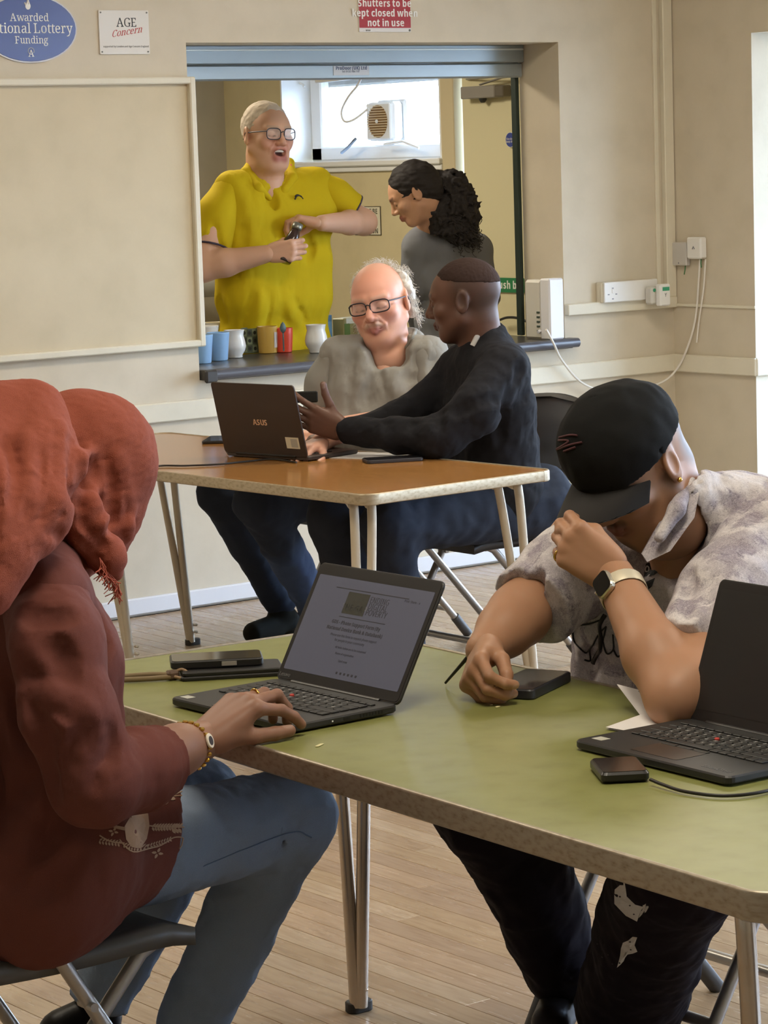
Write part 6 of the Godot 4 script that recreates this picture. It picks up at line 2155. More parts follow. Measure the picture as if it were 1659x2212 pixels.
# ---------------------------------------------------------------- the man in the black jumper
func man_in_black() -> void:
	var p := person("man in a black jumper with a white lanyard pointing at the laptop", Vector3(5.2, 0.0, 1.72))
	var tone := hexc("6b4c3e")
	var h := head_at(Vector3(5.076, 1.1363, 1.72), Vector3(-0.60, -0.14, -0.78), Vector3(-0.05, 1, -0.03), 1.03)
	var hf := head_field(h, tone, hexc("54352f"), {"brow": hexc("241a17"), "lash": hexc("1c1412"), "nose": 1.02})
	hf.cap(h.p(0, -0.06, -0.035), Vector3(5.1205, 1.0006, 1.74), 0.058, 0.066, 0.03)
	hf.paint(h.p(-0.05, -0.09, 0.02), h.p(0, -0.10, 0.06), 0.02, 0.02, hexc("4a352d"), 0.6)
	hf.paint(h.p(0.05, -0.09, 0.02), h.p(0, -0.10, 0.06), 0.02, 0.02, hexc("4a352d"), 0.6)
	var el := Vector3(4.8224, 0.7583, 1.9)
	var wr := Vector3(4.6817, 0.7763, 1.62)
	var el2 := Vector3(5.0, 0.78, 1.52)
	var wr2 := Vector3(4.80, 0.745, 1.44)
	grown(p, "body", [hf,
		core_field(tone, Vector3(5.1123, 1.0015, 1.75), Vector3(5.1414, 0.8125, 1.75), Vector3(5.22, 0.52, 1.76), [Vector3(4.66, 0.50, 1.86), Vector3(4.66, 0.5, 1.62)], [Vector3(4.74, 0.12, 1.80), Vector3(4.74, 0.12, 1.6)], 0.08),
		limb(tone, [el.lerp(wr, 0.5), wr], [0.034, 0.029]),
		limb(tone, [el2, wr2], [0.036, 0.028]),
		hand_field(tone, wr, -SIDE + Vector3(0, 0.42, 0), AWAY + Vector3(0, 0.2, 0), -1.0, [[0.25, 0.35, 0.3, 0.12], [0.3, 0.5, 0.35, 0.0], [0.4, 0.55, 0.35, -0.06], [0.45, 0.6, 0.35, -0.14]], [0.75, 0.15, -0.05, -0.2], 1.06),
		hand_field(tone, wr2, Vector3(-0.9, -0.15, -0.1), Vector3(0, -1, 0), 1.0, [[0.3, 0.5, 0.3], [0.3, 0.5, 0.3], [0.3, 0.5, 0.3], [0.4, 0.5, 0.3]], [0.6, 0.3, 0.2, 0.2], 1.0, {"cell": 0.004})], skin("d"))
	var sf := field(0.009, 0.05)
	sf.colour(hexc("2a2a2e"))
	sf.cap(Vector3(5.1524, 0.9171, 1.62), Vector3(5.0827, 0.9402, 1.88), 0.084, 0.080)
	sf.cap(Vector3(5.1592, 0.8051, 1.64), Vector3(5.0734, 0.825, 1.88), 0.112, 0.104)
	sf.cap(Vector3(5.1835, 0.6774, 1.66), Vector3(5.091, 0.699, 1.86), 0.122, 0.112)
	sf.cap(Vector3(5.1935, 0.5506, 1.68), Vector3(5.0991, 0.5742, 1.86), 0.126, 0.112)
	sf.cap(Vector3(5.1306, 1.0141, 1.75), Vector3(5.1518, 0.937, 1.76), 0.070, 0.090)
	sf.cap(Vector3(5.1252, 1.032, 1.74), Vector3(5.1289, 1.0002, 1.745), 0.064, 0.066, 0.01)
	sf.cap(Vector3(5.1095, 1.077, 1.735), Vector3(5.1239, 1.0102, 1.745), 0.056, 0.058, 0.006, true)
	sf.chain([Vector3(5.0493, 0.9375, 1.92), Vector3(4.9173, 0.8354, 1.96), el, el.lerp(wr, 0.45), Vector3(4.6955, 0.7736, 1.64)], [0.078, 0.068, 0.060, 0.050, 0.041], 0.025)
	sf.chain([Vector3(5.1756, 0.9136, 1.58), el2, wr2 + Vector3(0.05, 0.006, 0.01)], [0.070, 0.055, 0.042], 0.025)
	var fo := Vector3(3.6823, 2.0161, 1.5011)
	var fx := Vector3(0.001, -0.0, 0.0008)
	var fy := Vector3(-0.0001, -0.0012, 0.0001)
	for q in [[Vector2(1060, 900), Vector2(1000, 905), Vector2(950, 930)], [Vector2(1080, 880), Vector2(1060, 940), Vector2(1050, 1000)], [Vector2(1110, 820), Vector2(1090, 870)], [Vector2(860, 920), Vector2(850, 960)], [Vector2(800, 915), Vector2(795, 955)], [Vector2(920, 910), Vector2(905, 970)]]:
		crease(sf, q, fo, fx, fy, Vector3(0.5971, -0.13, -0.7915), 0.016, 0.007, 0.018)
	sf.ripple(0.007, 9.0, Vector3.ONE, 41)
	sf.ripple2(0.003, 30.0, Vector3.ONE, 42)
	grown(p, "jumper", [sf], cloth("black_knit", 0.03, 260.0))
	var ln := []
	for q in smooth([Vector2(1062, 694), Vector2(1050, 704), Vector2(1034, 728), Vector2(1020, 756), Vector2(1009, 778)], 3):
		var hit := onto(sf, Vector3(3.7327, 2.0222, 1.4118) + Vector3(0.001, -0.0, 0.0008) * q.x + Vector3(-0.0001, -0.0012, 0.0001) * q.y, Vector3(0.5971, -0.13, -0.7915), 0.002)
		if hit.is_finite():
			ln.append(hit)
	wpart(p, "lanyard", Sh.new().tube(ln, 0.0085, 8, 0.5, Vector3.UP), mat("lanyard_white", hexc("c9c6c2"), 0.6), "white lanyard strap")
	var hr := field(0.0045, 0.012)
	hr.colour(hexc("382c27"))
	hr.ball(h.p(0, 0.030, -0.014), Vector3(0.0790, 0.0902, 0.1002) * h.s, h.b(), 0.01)
	hr.clip.append([h.p(0, 0.068, 0.075), (h.F + h.U * -0.5).normalized()])
	hr.clip.append([h.p(0, 0.058, 0.0), (h.U * -1.0 + h.F * 0.2).normalized()])
	hr.ripple(0.0012, 90.0)
	grown(p, "hair", [hr], cloth("hair_black", 0.0))
	hf.paint(h.p(-0.06, 0.03, -0.05), h.p(0.06, 0.03, -0.05), 0.055, 0.035, hexc("43322b"), 0.75)
	hf.paint(h.p(-0.05, -0.03, -0.08), h.p(0.05, -0.03, -0.08), 0.03, 0.03, hexc("4b382f"), 0.6)
	var jf := field(0.011, 0.04)
	jf.colour(hexc("363b49"))
	jf.cap(Vector3(5.24, 0.53, 1.84), Vector3(4.66, 0.515, 1.86), 0.112, 0.076)
	jf.cap(Vector3(4.66, 0.515, 1.86), Vector3(4.76, 0.13, 1.80), 0.076, 0.056)
	jf.cap(Vector3(5.24, 0.53, 1.66), Vector3(4.66, 0.515, 1.60), 0.112, 0.076)
	jf.cap(Vector3(4.66, 0.515, 1.60), Vector3(4.76, 0.13, 1.58), 0.076, 0.056)
	jf.ripple(0.008, 12.0, Vector3.ONE, 44)
	grown(p, "jeans", [jf], cloth("denim", 0.02, 300.0))
	grown(p, "shoe", [shoe_field(hexc("25231f"), Vector3(4.80, 0.01, 1.80), Vector3(4.62, 0.01, 1.82), Vector3(4.76, 0.1, 1.80), hexc("191816"))], cloth("dark", 0.0))
	grown(p, "shoe", [shoe_field(hexc("25231f"), Vector3(4.80, 0.01, 1.58), Vector3(4.62, 0.01, 1.58), Vector3(4.76, 0.1, 1.58), hexc("191816"))], cloth("dark", 0.0))
	# the phone held up in his left hand
	var ph := thing("phone", "dark phone held upright in the pointing hand of the man in black", "phone", Vector3(4.6183, 0.8718, 1.5))
	part(ph, "shell", Sh.new().box(Vector3.ZERO, Vector3(0.008, 0.034, 0.11), 0.003, Transform3D(Basis(Vector3.UP, 0.9), Vector3.ZERO)), mat("phone_dark", hexc("22231f"), 0.35))

# ---------------------------------------------------------------- the man in the cap at the green table
func man_in_cap() -> void:
	var p := person("man in a black cap and patterned shirt leaning his head on his fist", Vector3(3.28, 0.0, 4.66))
	var tone := hexc("ab7f62")
	var h := head_at(Vector3(3.0, 1.0558, 4.7214), Vector3(-0.79, -0.62, 0.02), Vector3(-0.62, 0.8, 0.06), 1.0)
	var hf := head_field(h, tone, hexc("8a5a4e"), {"brow": hexc("2d221e"), "jaw": 1.06, "cell": 0.0032})
	hf.cap(h.p(0, -0.05, -0.04), Vector3(3.06, 0.9587, 4.7388), 0.062, 0.070, 0.03)
	# beard line along the jaw
	for k in [-1, 1]:
		hf.paint(h.p(k * 0.072, -0.02, 0.004), h.p(k * 0.066, -0.060, 0.012), 0.008, 0.016, hexc("4a372c"), 0.65)
		hf.paint(h.p(k * 0.064, -0.065, 0.016), h.p(k * 0.030, -0.100, 0.058), 0.014, 0.018, hexc("4a372c"), 0.7)
		hf.paint(h.p(k * 0.030, -0.100, 0.058), h.p(0, -0.104, 0.070), 0.016, 0.014, hexc("4a372c"), 0.7)
		hf.paint(h.p(k * 0.02, -0.048, 0.09), h.p(0, -0.046, 0.098), 0.005, 0.006, hexc("4a372c"), 0.6)
	hf.paint(h.p(0, -0.02, -0.09), h.p(0, 0.03, -0.10), 0.06, 0.02, hexc("3a2c25"), 0.8)
	var l_el := Vector3(2.7922, 0.738, 5.041)
	var l_wr := Vector3(2.875, 0.8939, 4.8129)
	var r_sh := Vector3(3.08, 0.90, 4.50)
	var r_el := Vector3(2.86, 0.8039, 4.5896)
	var r_wr := Vector3(2.745, 0.7672, 4.6384)
	var l_sh := Vector3(3.16, 0.915, 4.86)
	# left hand: a fist against the brow
	var fist := hand_field(tone, l_wr, -SIDE * 0.80 + Vector3(0, 0.60, 0) + AWAY * 0.12, AWAY + SIDE * 0.15, -1.0, [[0.95, 1.45, 0.9, 0.0], [1.0, 1.5, 0.9, 0.0], [1.05, 1.5, 0.9, 0.0], [1.1, 1.45, 0.9, 0.0]], [0.30, 0.30, 0.75, 0.35], 1.02)
	# right hand: curled round a pen on the table
	var pen_hand := hand_field(tone, r_wr, Vector3(-0.0941, -0.0322, 0.074), Vector3(0.55, -0.45, 0.55), 1.0, [[0.55, 1.1, 0.6, 0.0], [0.7, 1.2, 0.7, 0.0], [0.85, 1.25, 0.8, 0.0], [1.0, 1.2, 0.8, 0.0]], [0.25, 0.55, 0.35, 0.4], 1.02)
	grown(p, "body", [hf,
		core_field(tone, Vector3(3.06, 0.9587, 4.7388), Vector3(3.16, 0.78, 4.70), Vector3(3.32, 0.52, 4.68), [Vector3(2.84, 0.49, 4.56), Vector3(2.84, 0.49, 4.98)], [Vector3(3.05, 0.12, 4.46), Vector3(3.04, 0.12, 4.60)], 0.08),
		limb(tone, [l_sh, l_el + Vector3(0.03, 0.01, 0.0), l_el, l_el.lerp(l_wr, 0.35), l_wr], [0.055, 0.050, 0.046, 0.048, 0.031], 0.005),
		limb(tone, [r_sh, r_el, r_el.lerp(r_wr, 0.4), r_wr], [0.055, 0.050, 0.044, 0.031], 0.005),
		fist, pen_hand], skin("e"))
	# loose short-sleeved shirt
	var sf := field(0.0075, 0.05)
	sf.colour(Color(1, 1, 1))
	sf.cap(Vector3(3.12, 0.905, 4.50), Vector3(3.18, 0.92, 4.88), 0.072, 0.074)
	sf.cap(Vector3(3.20, 0.90, 4.62), Vector3(3.24, 0.91, 4.82), 0.10, 0.10)
	sf.cap(Vector3(3.08, 1.002, 4.7741), Vector3(3.2, 0.9229, 4.7695), 0.050, 0.085)
	sf.cap(Vector3(3.12, 0.80, 4.57), Vector3(3.17, 0.80, 4.84), 0.112, 0.112)
	sf.cap(Vector3(3.16, 0.66, 4.56), Vector3(3.20, 0.66, 4.84), 0.122, 0.122)
	sf.cap(Vector3(3.22, 0.53, 4.56), Vector3(3.24, 0.53, 4.80), 0.13, 0.13)
	sf.cap(Vector3(3.06, 0.9587, 4.7388), h.p(0, -0.05, -0.04), 0.074, 0.070, 0.012, true)
	sf.ball(Vector3(2.98, 0.9143, 4.7457), Vector3(0.045, 0.07, 0.04), Basis.IDENTITY, 0.015, true)
	var fo := Vector3(1.9673, 1.8083, 4.5368)
	var fx := Vector3(0.0005, -0.0, 0.0004)
	var fy := Vector3(-0.0001, -0.0007, 0.0001)
	for q in [[Vector2(1290, 1260), Vector2(1270, 1340), Vector2(1262, 1430)], [Vector2(1330, 1280), Vector2(1310, 1380), Vector2(1300, 1460)], [Vector2(1500, 1090), Vector2(1560, 1140), Vector2(1620, 1230)], [Vector2(1480, 1240), Vector2(1520, 1180), Vector2(1600, 1160)], [Vector2(1420, 1290), Vector2(1480, 1250)], [Vector2(1440, 1330), Vector2(1500, 1290), Vector2(1560, 1280)], [Vector2(1400, 1420), Vector2(1380, 1470)], [Vector2(1560, 1080), Vector2(1620, 1130)]]:
		crease(sf, q, fo, fx, fy, Vector3(0.5971, -0.13, -0.7915), 0.018, 0.009, 0.018)
	var sl1 := sleeve_field(Color(1, 1, 1), [r_sh + Vector3(0.03, 0, 0.02), Vector3(2.99, 0.8566, 4.5711), Vector3(2.885, 0.8156, 4.5963)], [0.074, 0.076, 0.074], 0.006)
	for q in [[Vector2(1230, 1170), Vector2(1236, 1240), Vector2(1226, 1330)], [Vector2(1200, 1200), Vector2(1180, 1260), Vector2(1130, 1290)], [Vector2(1250, 1220), Vector2(1250, 1300)], [Vector2(1165, 1300), Vector2(1190, 1340)]]:
		crease(sl1, q, fo, fx, fy, Vector3(0.5971, -0.13, -0.7915), 0.014, 0.008, 0.014)
	sl1.ripple(0.006, 10.0, Vector3.ONE, 53)
	var sl2 := sleeve_field(Color(1, 1, 1), [l_sh, l_sh.lerp(l_el, 0.4), l_sh.lerp(l_el, 0.76)], [0.076, 0.082, 0.078], 0.006)
	for q in [[Vector2(1560, 1200), Vector2(1540, 1290), Vector2(1520, 1360)], [Vector2(1600, 1210), Vector2(1580, 1300)], [Vector2(1640, 1220), Vector2(1620, 1330)]]:
		crease(sl2, q, fo, fx, fy, Vector3(0.5971, -0.13, -0.7915), 0.016, 0.008, 0.016)
	sl2.ripple(0.006, 10.0, Vector3.ONE, 54)
	sf.ripple(0.008, 9.0, Vector3.ONE, 51)
	sf.ripple2(0.0035, 28.0, Vector3.ONE, 52)
	var sm := cloth("marble_print", 0.0)
	if sm.albedo_texture == null:
		tri(sm, swirl_tex(), Vector3.ONE * 3.6, false)
	grown(p, "shirt", [sf, sl1, sl2], sm)
	# collar: a stand round the nape and two pointed flaps
	var cf := field(0.005, 0.012)
	cf.colour(Color(1, 1, 1))
	cf.chain([Vector3(3.12, 1.0366, 4.7197), Vector3(3.16, 1.0351, 4.6411), Vector3(3.16, 1.0153, 4.5874)], [0.016, 0.018, 0.016])
	cf.chain([Vector3(3.12, 1.0366, 4.7197), Vector3(3.07, 1.0164, 4.7784), Vector3(3.01, 0.986, 4.8169), Vector3(2.97, 0.9451, 4.8181)], [0.014, 0.014, 0.013, 0.010])
	grown(p, "collar", [cf], sm)
	var ol := [Vector2(1478, 1010), Vector2(1510, 1066), Vector2(1500, 1118), Vector2(1448, 1190), Vector2(1398, 1214), Vector2(1386, 1196), Vector2(1424, 1128), Vector2(1460, 1075)]
	var cpts := [Vector3(3.08, 1.0434, 4.762), Vector3(3.06, 1.0067, 4.817), Vector3(3.03, 0.972, 4.8366), Vector3(2.985, 0.9215, 4.8265), Vector3(2.96, 0.9034, 4.7982), Vector3(2.965, 0.9147, 4.7799), Vector3(3.0, 0.9631, 4.7854), Vector3(3.03, 1.001, 4.7939)]
	wpart(p, "collar_flap", flap(cpts, ol, Vector3(0.0072, -0.0016, -0.0095)), sm)
	shirt_print(p, sf)
	# trousers
	var tf := field(0.009, 0.05)
	tf.colour(hexc("1d1c1d"))
	tf.cap(Vector3(3.30, 0.52, 4.60), Vector3(2.83, 0.49, 4.545), 0.115, 0.095)
	tf.cap(Vector3(2.83, 0.49, 4.545), Vector3(3.04, 0.14, 4.475), 0.095, 0.070)
	tf.cap(Vector3(3.30, 0.52, 4.76), Vector3(2.83, 0.48, 5.00), 0.115, 0.100)
	tf.cap(Vector3(2.83, 0.48, 5.00), Vector3(3.02, 0.10, 4.66), 0.100, 0.088)
	tf.ripple(0.010, 7.0, Vector3.ONE, 55)
	tf.ripple2(0.004, 26.0, Vector3.ONE, 56)
	grown(p, "trousers", [tf], cloth("black_fleece", 0.02, 260.0))
	for q in [[1318, 1955, 1.0], [1290, 2100, 1.0]]:
		wing_print(p, tf, q[0], q[1])
	# shoes
	grown(p, "shoe", [shoe_field(hexc("232120"), Vector3(3.10, 0.035, 4.42), Vector3(2.96, 0.03, 4.53), Vector3(3.05, 0.13, 4.46), hexc("8a2f2c"))], cloth("leather_black", 0.0, 60.0, 0.4))
	grown(p, "shoe", [shoe_field(hexc("232120"), Vector3(3.07, 0.012, 4.62), Vector3(2.90, 0.012, 4.72), Vector3(3.02, 0.11, 4.66), hexc("8a2f2c"))], cloth("leather_black", 0.0, 60.0, 0.4))
	# cap
	var cp := field(0.0045, 0.012)
	cp.colour(hexc("201f1e"))
	cp.ball(h.p(0, 0.046, -0.010), Vector3(0.0885, 0.092, 0.106), h.b(), 0.01)
	cp.ball(h.p(0, 0.060, 0.020), Vector3(0.078, 0.086, 0.080), h.b(), 0.03)
	cp.clip.append([h.p(0, 0.026, 0.02), (h.U * -1.0 + h.F * -0.05).normalized()])
	for k in 6:
		var a := TAU * k / 6 + 0.52
		cp.cap(h.p(0, 0.142, 0.0), h.p(sin(a) * 0.092, 0.03, cos(a) * 0.110), 0.0012, 0.0012, 0.004, true)
	cp.ripple(0.003, 16.0)
	grown(p, "cap", [cp], cloth("cap_black", 0.02, 300.0))
	var br := Sh.new()
	var top := []
	var rows := []
	for j in 15:
		var u := -1.0 + 2.0 * j / 14.0
		var a := u * 1.15
		var ring := []
		for q in [[0.0, 0.0], [0.35, 0.001], [0.7, 0.0005], [1.0, -0.001]]:
			var ext: float = 0.074 * sqrt(maxf(0.0, 1.0 - u * u * 0.92)) * q[0]
			ring.append(h.p(sin(a) * 0.088 * (1.0 - 0.05 * q[0]), 0.034 - 0.022 * u * u - 0.020 * q[0] * (0.4 + u * u) + q[1], cos(a) * 0.100 + ext))
		for q in [[1.0, -0.004], [0.7, -0.004], [0.35, -0.004], [0.0, -0.004]]:
			var ext: float = 0.074 * sqrt(maxf(0.0, 1.0 - u * u * 0.92)) * q[0]
			ring.append(h.p(sin(a) * 0.088 * (1.0 - 0.05 * q[0]), 0.034 - 0.022 * u * u - 0.020 * q[0] * (0.4 + u * u) + q[1], cos(a) * 0.100 + ext))
		rows.append(ring)
	br.rings(rows)
	wpart(p, "cap_brim", br, mat("brim_black", hexc("211f1e"), 0.85))
	wpart(p, "cap_button", Sh.new().lathe([Vector2(0.008, 0.0), Vector2(0.007, 0.004), Vector2(0.001, 0.006)], 14, Transform3D(Basis(h.R, h.U, -h.F), h.p(0, 0.140, 0.0))), mat("brim_black", hexc("211f1e"), 0.85))
	var lg := Sh.new()
	for q in [[Vector2(0, 0), Vector2(32, -6), Vector2(48, -4)], [Vector2(10, 4), Vector2(30, 8), Vector2(2, 26)], [Vector2(2, 26), Vector2(34, 16), Vector2(58, 12)], [Vector2(20, 30), Vector2(44, 22)]]:
		join(lg, stroke(cp, q, 0.0018, Vector3(2.7395, 1.1326, 4.8514), Vector3(0.0006, -0.0, 0.0004), Vector3(-0.0001, -0.0007, 0.0001), Vector3(0.5971, -0.13, -0.7915)))
	wpart(p, "cap_logo", lg, mat("logo_maroon", hexc("4a2328"), 0.8), "dark red scribble logo")
	# short hair at the nape, ear stud
	wpart(p, "ear_stud", Sh.new().lathe([Vector2(0.001, -0.004), Vector2(0.004, -0.002), Vector2(0.0045, 0.001), Vector2(0.001, 0.0045)], 14, Transform3D(Basis.IDENTITY, h.p(-0.0885, -0.030, -0.004))), mat("gold", hexc("d6b15e"), 0.2, 1.0), "small gold ear stud")
	# watch on the left wrist
	var w := thing("wrist_watch", "square black smart watch with a cream mesh strap", "watch", l_wr.lerp(l_el, 0.14))
	var ax := (l_el - l_wr).normalized()
	var outv := (-AWAY * 0.9 - SIDE * 0.5)
	outv = (outv - ax * outv.dot(ax)).normalized()
	var sd := ax.cross(outv).normalized()
	var tb := Basis(sd, outv, sd.cross(outv))
	var strap := []
	for i in 25:
		var a := TAU * i / 24
		strap.append([cos(a), sin(a)])
	var ss := Sh.new()
	var rr := []
	for q in strap:
		var c: Vector3 = (sd * q[0] + outv * q[1]) * 0.0365
		var n: Vector3 = (sd * q[0] + outv * q[1])
		rr.append([c - ax * 0.011, c + ax * 0.011, c + ax * 0.011 + n * 0.0022, c - ax * 0.011 + n * 0.0022])
	ss.rings(rr, true, false, false)
	part(w, "strap", ss, mat("strap_cream", hexc("d8cfb8"), 0.4, 0.4))
	part(w, "case", Sh.new().slab(rrect(0.036, 0.042, 0.010, 5), 0.0, 0.010, 0.002, Transform3D(tb, outv * 0.035)), mat("watch_silver", hexc("c9c4b6"), 0.25, 0.8))
	part(w, "watch_face", Sh.new().slab(rrect(0.032, 0.038, 0.008, 5), 0.010, 0.0108, 0.0, Transform3D(tb, outv * 0.035)), mat("watch_black", hexc("121212"), 0.08))
	part(w, "crown", Sh.new().tube([sd * 0.018 + outv * 0.040, sd * 0.021 + outv * 0.040], 0.0035, 10), mat("watch_silver", hexc("c9c4b6"), 0.25, 0.8))
	# ring and pen
	wpart(p, "ring", ring_on(fist.get_meta("joints")[3][0].lerp(fist.get_meta("joints")[3][1], 0.55), fist.get_meta("joints")[3][1] - fist.get_meta("joints")[3][0], 0.0098, 0.0024), mat("gold", hexc("d6b15e"), 0.2, 1.0), "gold finger ring")
	var pen := thing("pen", "black pen held in the hand of the man in the cap", "pen", Vector3(2.7261, 0.703, 4.5578))
	part(pen, "barrel", Sh.new().tube([Vector3(0, 0.002, 0), Vector3(0.0039, 0.0516, 0.0556)], [0.0022, 0.0036], 8), mat("pen_black", hexc("1b1a1a"), 0.35))

func swirl_tex() -> ImageTexture:
	if texs.has("swirl"):
		return texs["swirl"]
	var nz := FastNoiseLite.new()
	nz.seed = 4
	nz.noise_type = FastNoiseLite.TYPE_SIMPLEX_SMOOTH
	nz.frequency = 0.012
	nz.fractal_octaves = 3
	nz.domain_warp_enabled = true
	nz.domain_warp_amplitude = 90.0
	nz.domain_warp_frequency = 0.010
	var S := 512
	var im := nz.get_seamless_image(S, S)
	im.convert(Image.FORMAT_RGBA8)
	var nz2 := FastNoiseLite.new()
	nz2.seed = 9
	nz2.frequency = 0.006
	var im2 := nz2.get_seamless_image(S, S)
	im2.convert(Image.FORMAT_RGBA8)
	var d := im.get_data()
	var d2 := im2.get_data()
	var pale := hexc("cfc9c9")
	var mauve := hexc("8f8590")
	var dark := hexc("56525c")
	for i in S * S:
		var v := d[i * 4] / 255.0
		var m := d2[i * 4] / 255.0
		var c := pale.lerp(mauve, clampf((m - 0.42) * 5.0, 0.0, 0.85))
		var band := absf(fmod(v * 9.0, 1.0) - 0.5)
		c = c.lerp(dark, clampf((0.13 - band) * 12.0, 0.0, 0.9) * clampf((m - 0.25) * 4.0, 0.35, 1.0))
		c = c.lerp(Color(0.93, 0.91, 0.91), clampf((band - 0.38) * 6.0, 0.0, 0.6))
		d[i * 4] = int(c.r * 255)
		d[i * 4 + 1] = int(c.g * 255)
		d[i * 4 + 2] = int(c.b * 255)
	var t := ImageTexture.create_from_image(Image.create_from_data(S, S, false, Image.FORMAT_RGBA8, d))
	texs["swirl"] = t
	return t

func shirt_print(p: Node, sf: Field) -> void:
	# big outlined blackletter across the lower front, a zip, and a dark flash on the chest
	var o := Vector3(2.7639, 0.9117, 4.8429)
	var ax := Vector3(0.0006, -0.0, 0.0004)
	var ay := Vector3(-0.0001, -0.0007, 0.0001)
	var dr := Vector3(0.5971, -0.13, -0.7915)
	var line := Sh.new()
	for q in [
		[Vector2(14, 30), Vector2(40, 32), Vector2(66, 50)], [Vector2(12, 46), Vector2(38, 54), Vector2(60, 66), Vector2(70, 62)],
		[Vector2(70, 62), Vector2(92, 82), Vector2(90, 112), Vector2(60, 126), Vector2(40, 116)], [Vector2(40, 116), Vector2(62, 100), Vector2(60, 78), Vector2(34, 86)],
		[Vector2(34, 86), Vector2(16, 120), Vector2(18, 170), Vector2(40, 216), Vector2(66, 224)], [Vector2(36, 138), Vector2(40, 176), Vector2(66, 206), Vector2(76, 198)],
		[Vector2(36, 138), Vector2(70, 134), Vector2(96, 124)], [Vector2(76, 198), Vector2(92, 160), Vector2(108, 140)], [Vector2(66, 224), Vector2(80, 226), Vector2(76, 198)],
		[Vector2(108, 140), Vector2(104, 176), Vector2(112, 206), Vector2(126, 196), Vector2(124, 160)], [Vector2(126, 196), Vector2(138, 214), Vector2(150, 190), Vector2(148, 160)], [Vector2(150, 190), Vector2(164, 210), Vector2(178, 204)]]:
		join(line, stroke(sf, q, 0.0016, o, ax, ay, dr))
	wpart(p, "shirt_lettering", line, mat("print_black", hexc("222024"), 0.8), "black outlined blackletter print")
	var fillm := mat("print_cream", hexc("cfcac6"), 0.85)
	wpart(p, "shirt_lettering", patch(sf, [Vector2(18, 34), Vector2(64, 52), Vector2(68, 60), Vector2(40, 52), Vector2(14, 44)], o, ax, ay, dr, 0.0008), fillm)
	wpart(p, "shirt_lettering", patch(sf, [Vector2(34, 88), Vector2(40, 132), Vector2(42, 180), Vector2(66, 206), Vector2(74, 222), Vector2(46, 216), Vector2(22, 174), Vector2(18, 124)], o, ax, ay, dr, 0.0008), fillm)
	wpart(p, "shirt_lettering", patch(sf, [Vector2(68, 64), Vector2(88, 84), Vector2(88, 108), Vector2(62, 122), Vector2(46, 116), Vector2(62, 102), Vector2(62, 80)], o, ax, ay, dr, 0.0008), fillm)
	var zip := stroke(sf, [Vector2(106, 112), Vector2(94, 136), Vector2(98, 172), Vector2(96, 205), Vector2(86, 234)], 0.0042, o, ax, ay, dr)
	wpart(p, "zip", zip, mat("zip_dark", hexc("2f2c2d"), 0.5), "dark metal zip")
	wpart(p, "chest_patch", patch(sf, [Vector2(200, -6), Vector2(226, -14), Vector2(228, 8), Vector2(212, 20), Vector2(192, 24)], o, ax, ay, dr), mat("patch_black", hexc("222124"), 0.8), "black patch with a pale ring")
	wpart(p, "chest_patch", stroke(sf, [Vector2(198, 6), Vector2(202, 0), Vector2(206, 4), Vector2(204, 12), Vector2(198, 12), Vector2(198, 6)], 0.0012, o, ax, ay, dr, 0.002), fillm)
	wpart(p, "chest_patch", patch(sf, [Vector2(178, 42), Vector2(214, 26), Vector2(206, 46), Vector2(176, 74), Vector2(172, 66)], o, ax, ay, dr), mat("patch_black", hexc("222124"), 0.8))

func wing_print(p: Node, tf: Field, px: float, py: float) -> void:
	var o := Vector3(2.1186, 1.8267, 4.269) + Vector3(0.0006, -0.0, 0.0004) * px + Vector3(-0.0001, -0.0007, 0.0001) * py
	var ax := Vector3(0.0006, -0.0, 0.0004)
	var ay := Vector3(-0.0001, -0.0007, 0.0001)
	var dr := Vector3(0.5971, -0.13, -0.7915)
	var cream := mat("print_bone", hexc("c9c5be"), 0.85)
	wpart(p, "printed_wing", patch(tf, [Vector2(8, 0), Vector2(16, 40), Vector2(34, 58), Vector2(48, 60), Vector2(42, 102), Vector2(20, 92), Vector2(-4, 66), Vector2(-6, 30)], o, ax, ay, dr), cream, "pale winged print")
	wpart(p, "printed_wing", patch(tf, [Vector2(48, 60), Vector2(50, 22), Vector2(66, 0), Vector2(74, -2), Vector2(72, 22), Vector2(80, 40), Vector2(62, 52), Vector2(56, 72), Vector2(44, 92)], o, ax, ay, dr), cream)
	var dots := Sh.new()
	for q in [Vector2(4, 44), Vector2(24, 62), Vector2(14, 74), Vector2(34, 84), Vector2(56, 50), Vector2(62, 14), Vector2(66, 36), Vector2(48, 78)]:
		join(dots, patch(tf, [q + Vector2(-2.4, 0), q + Vector2(0, -2.4), q + Vector2(2.4, 0), q + Vector2(0, 2.4)], o, ax, ay, dr, 0.002))
	wpart(p, "printed_dots", dots, mat("print_black", hexc("222024"), 0.8)).set_meta("kind", "stuff")

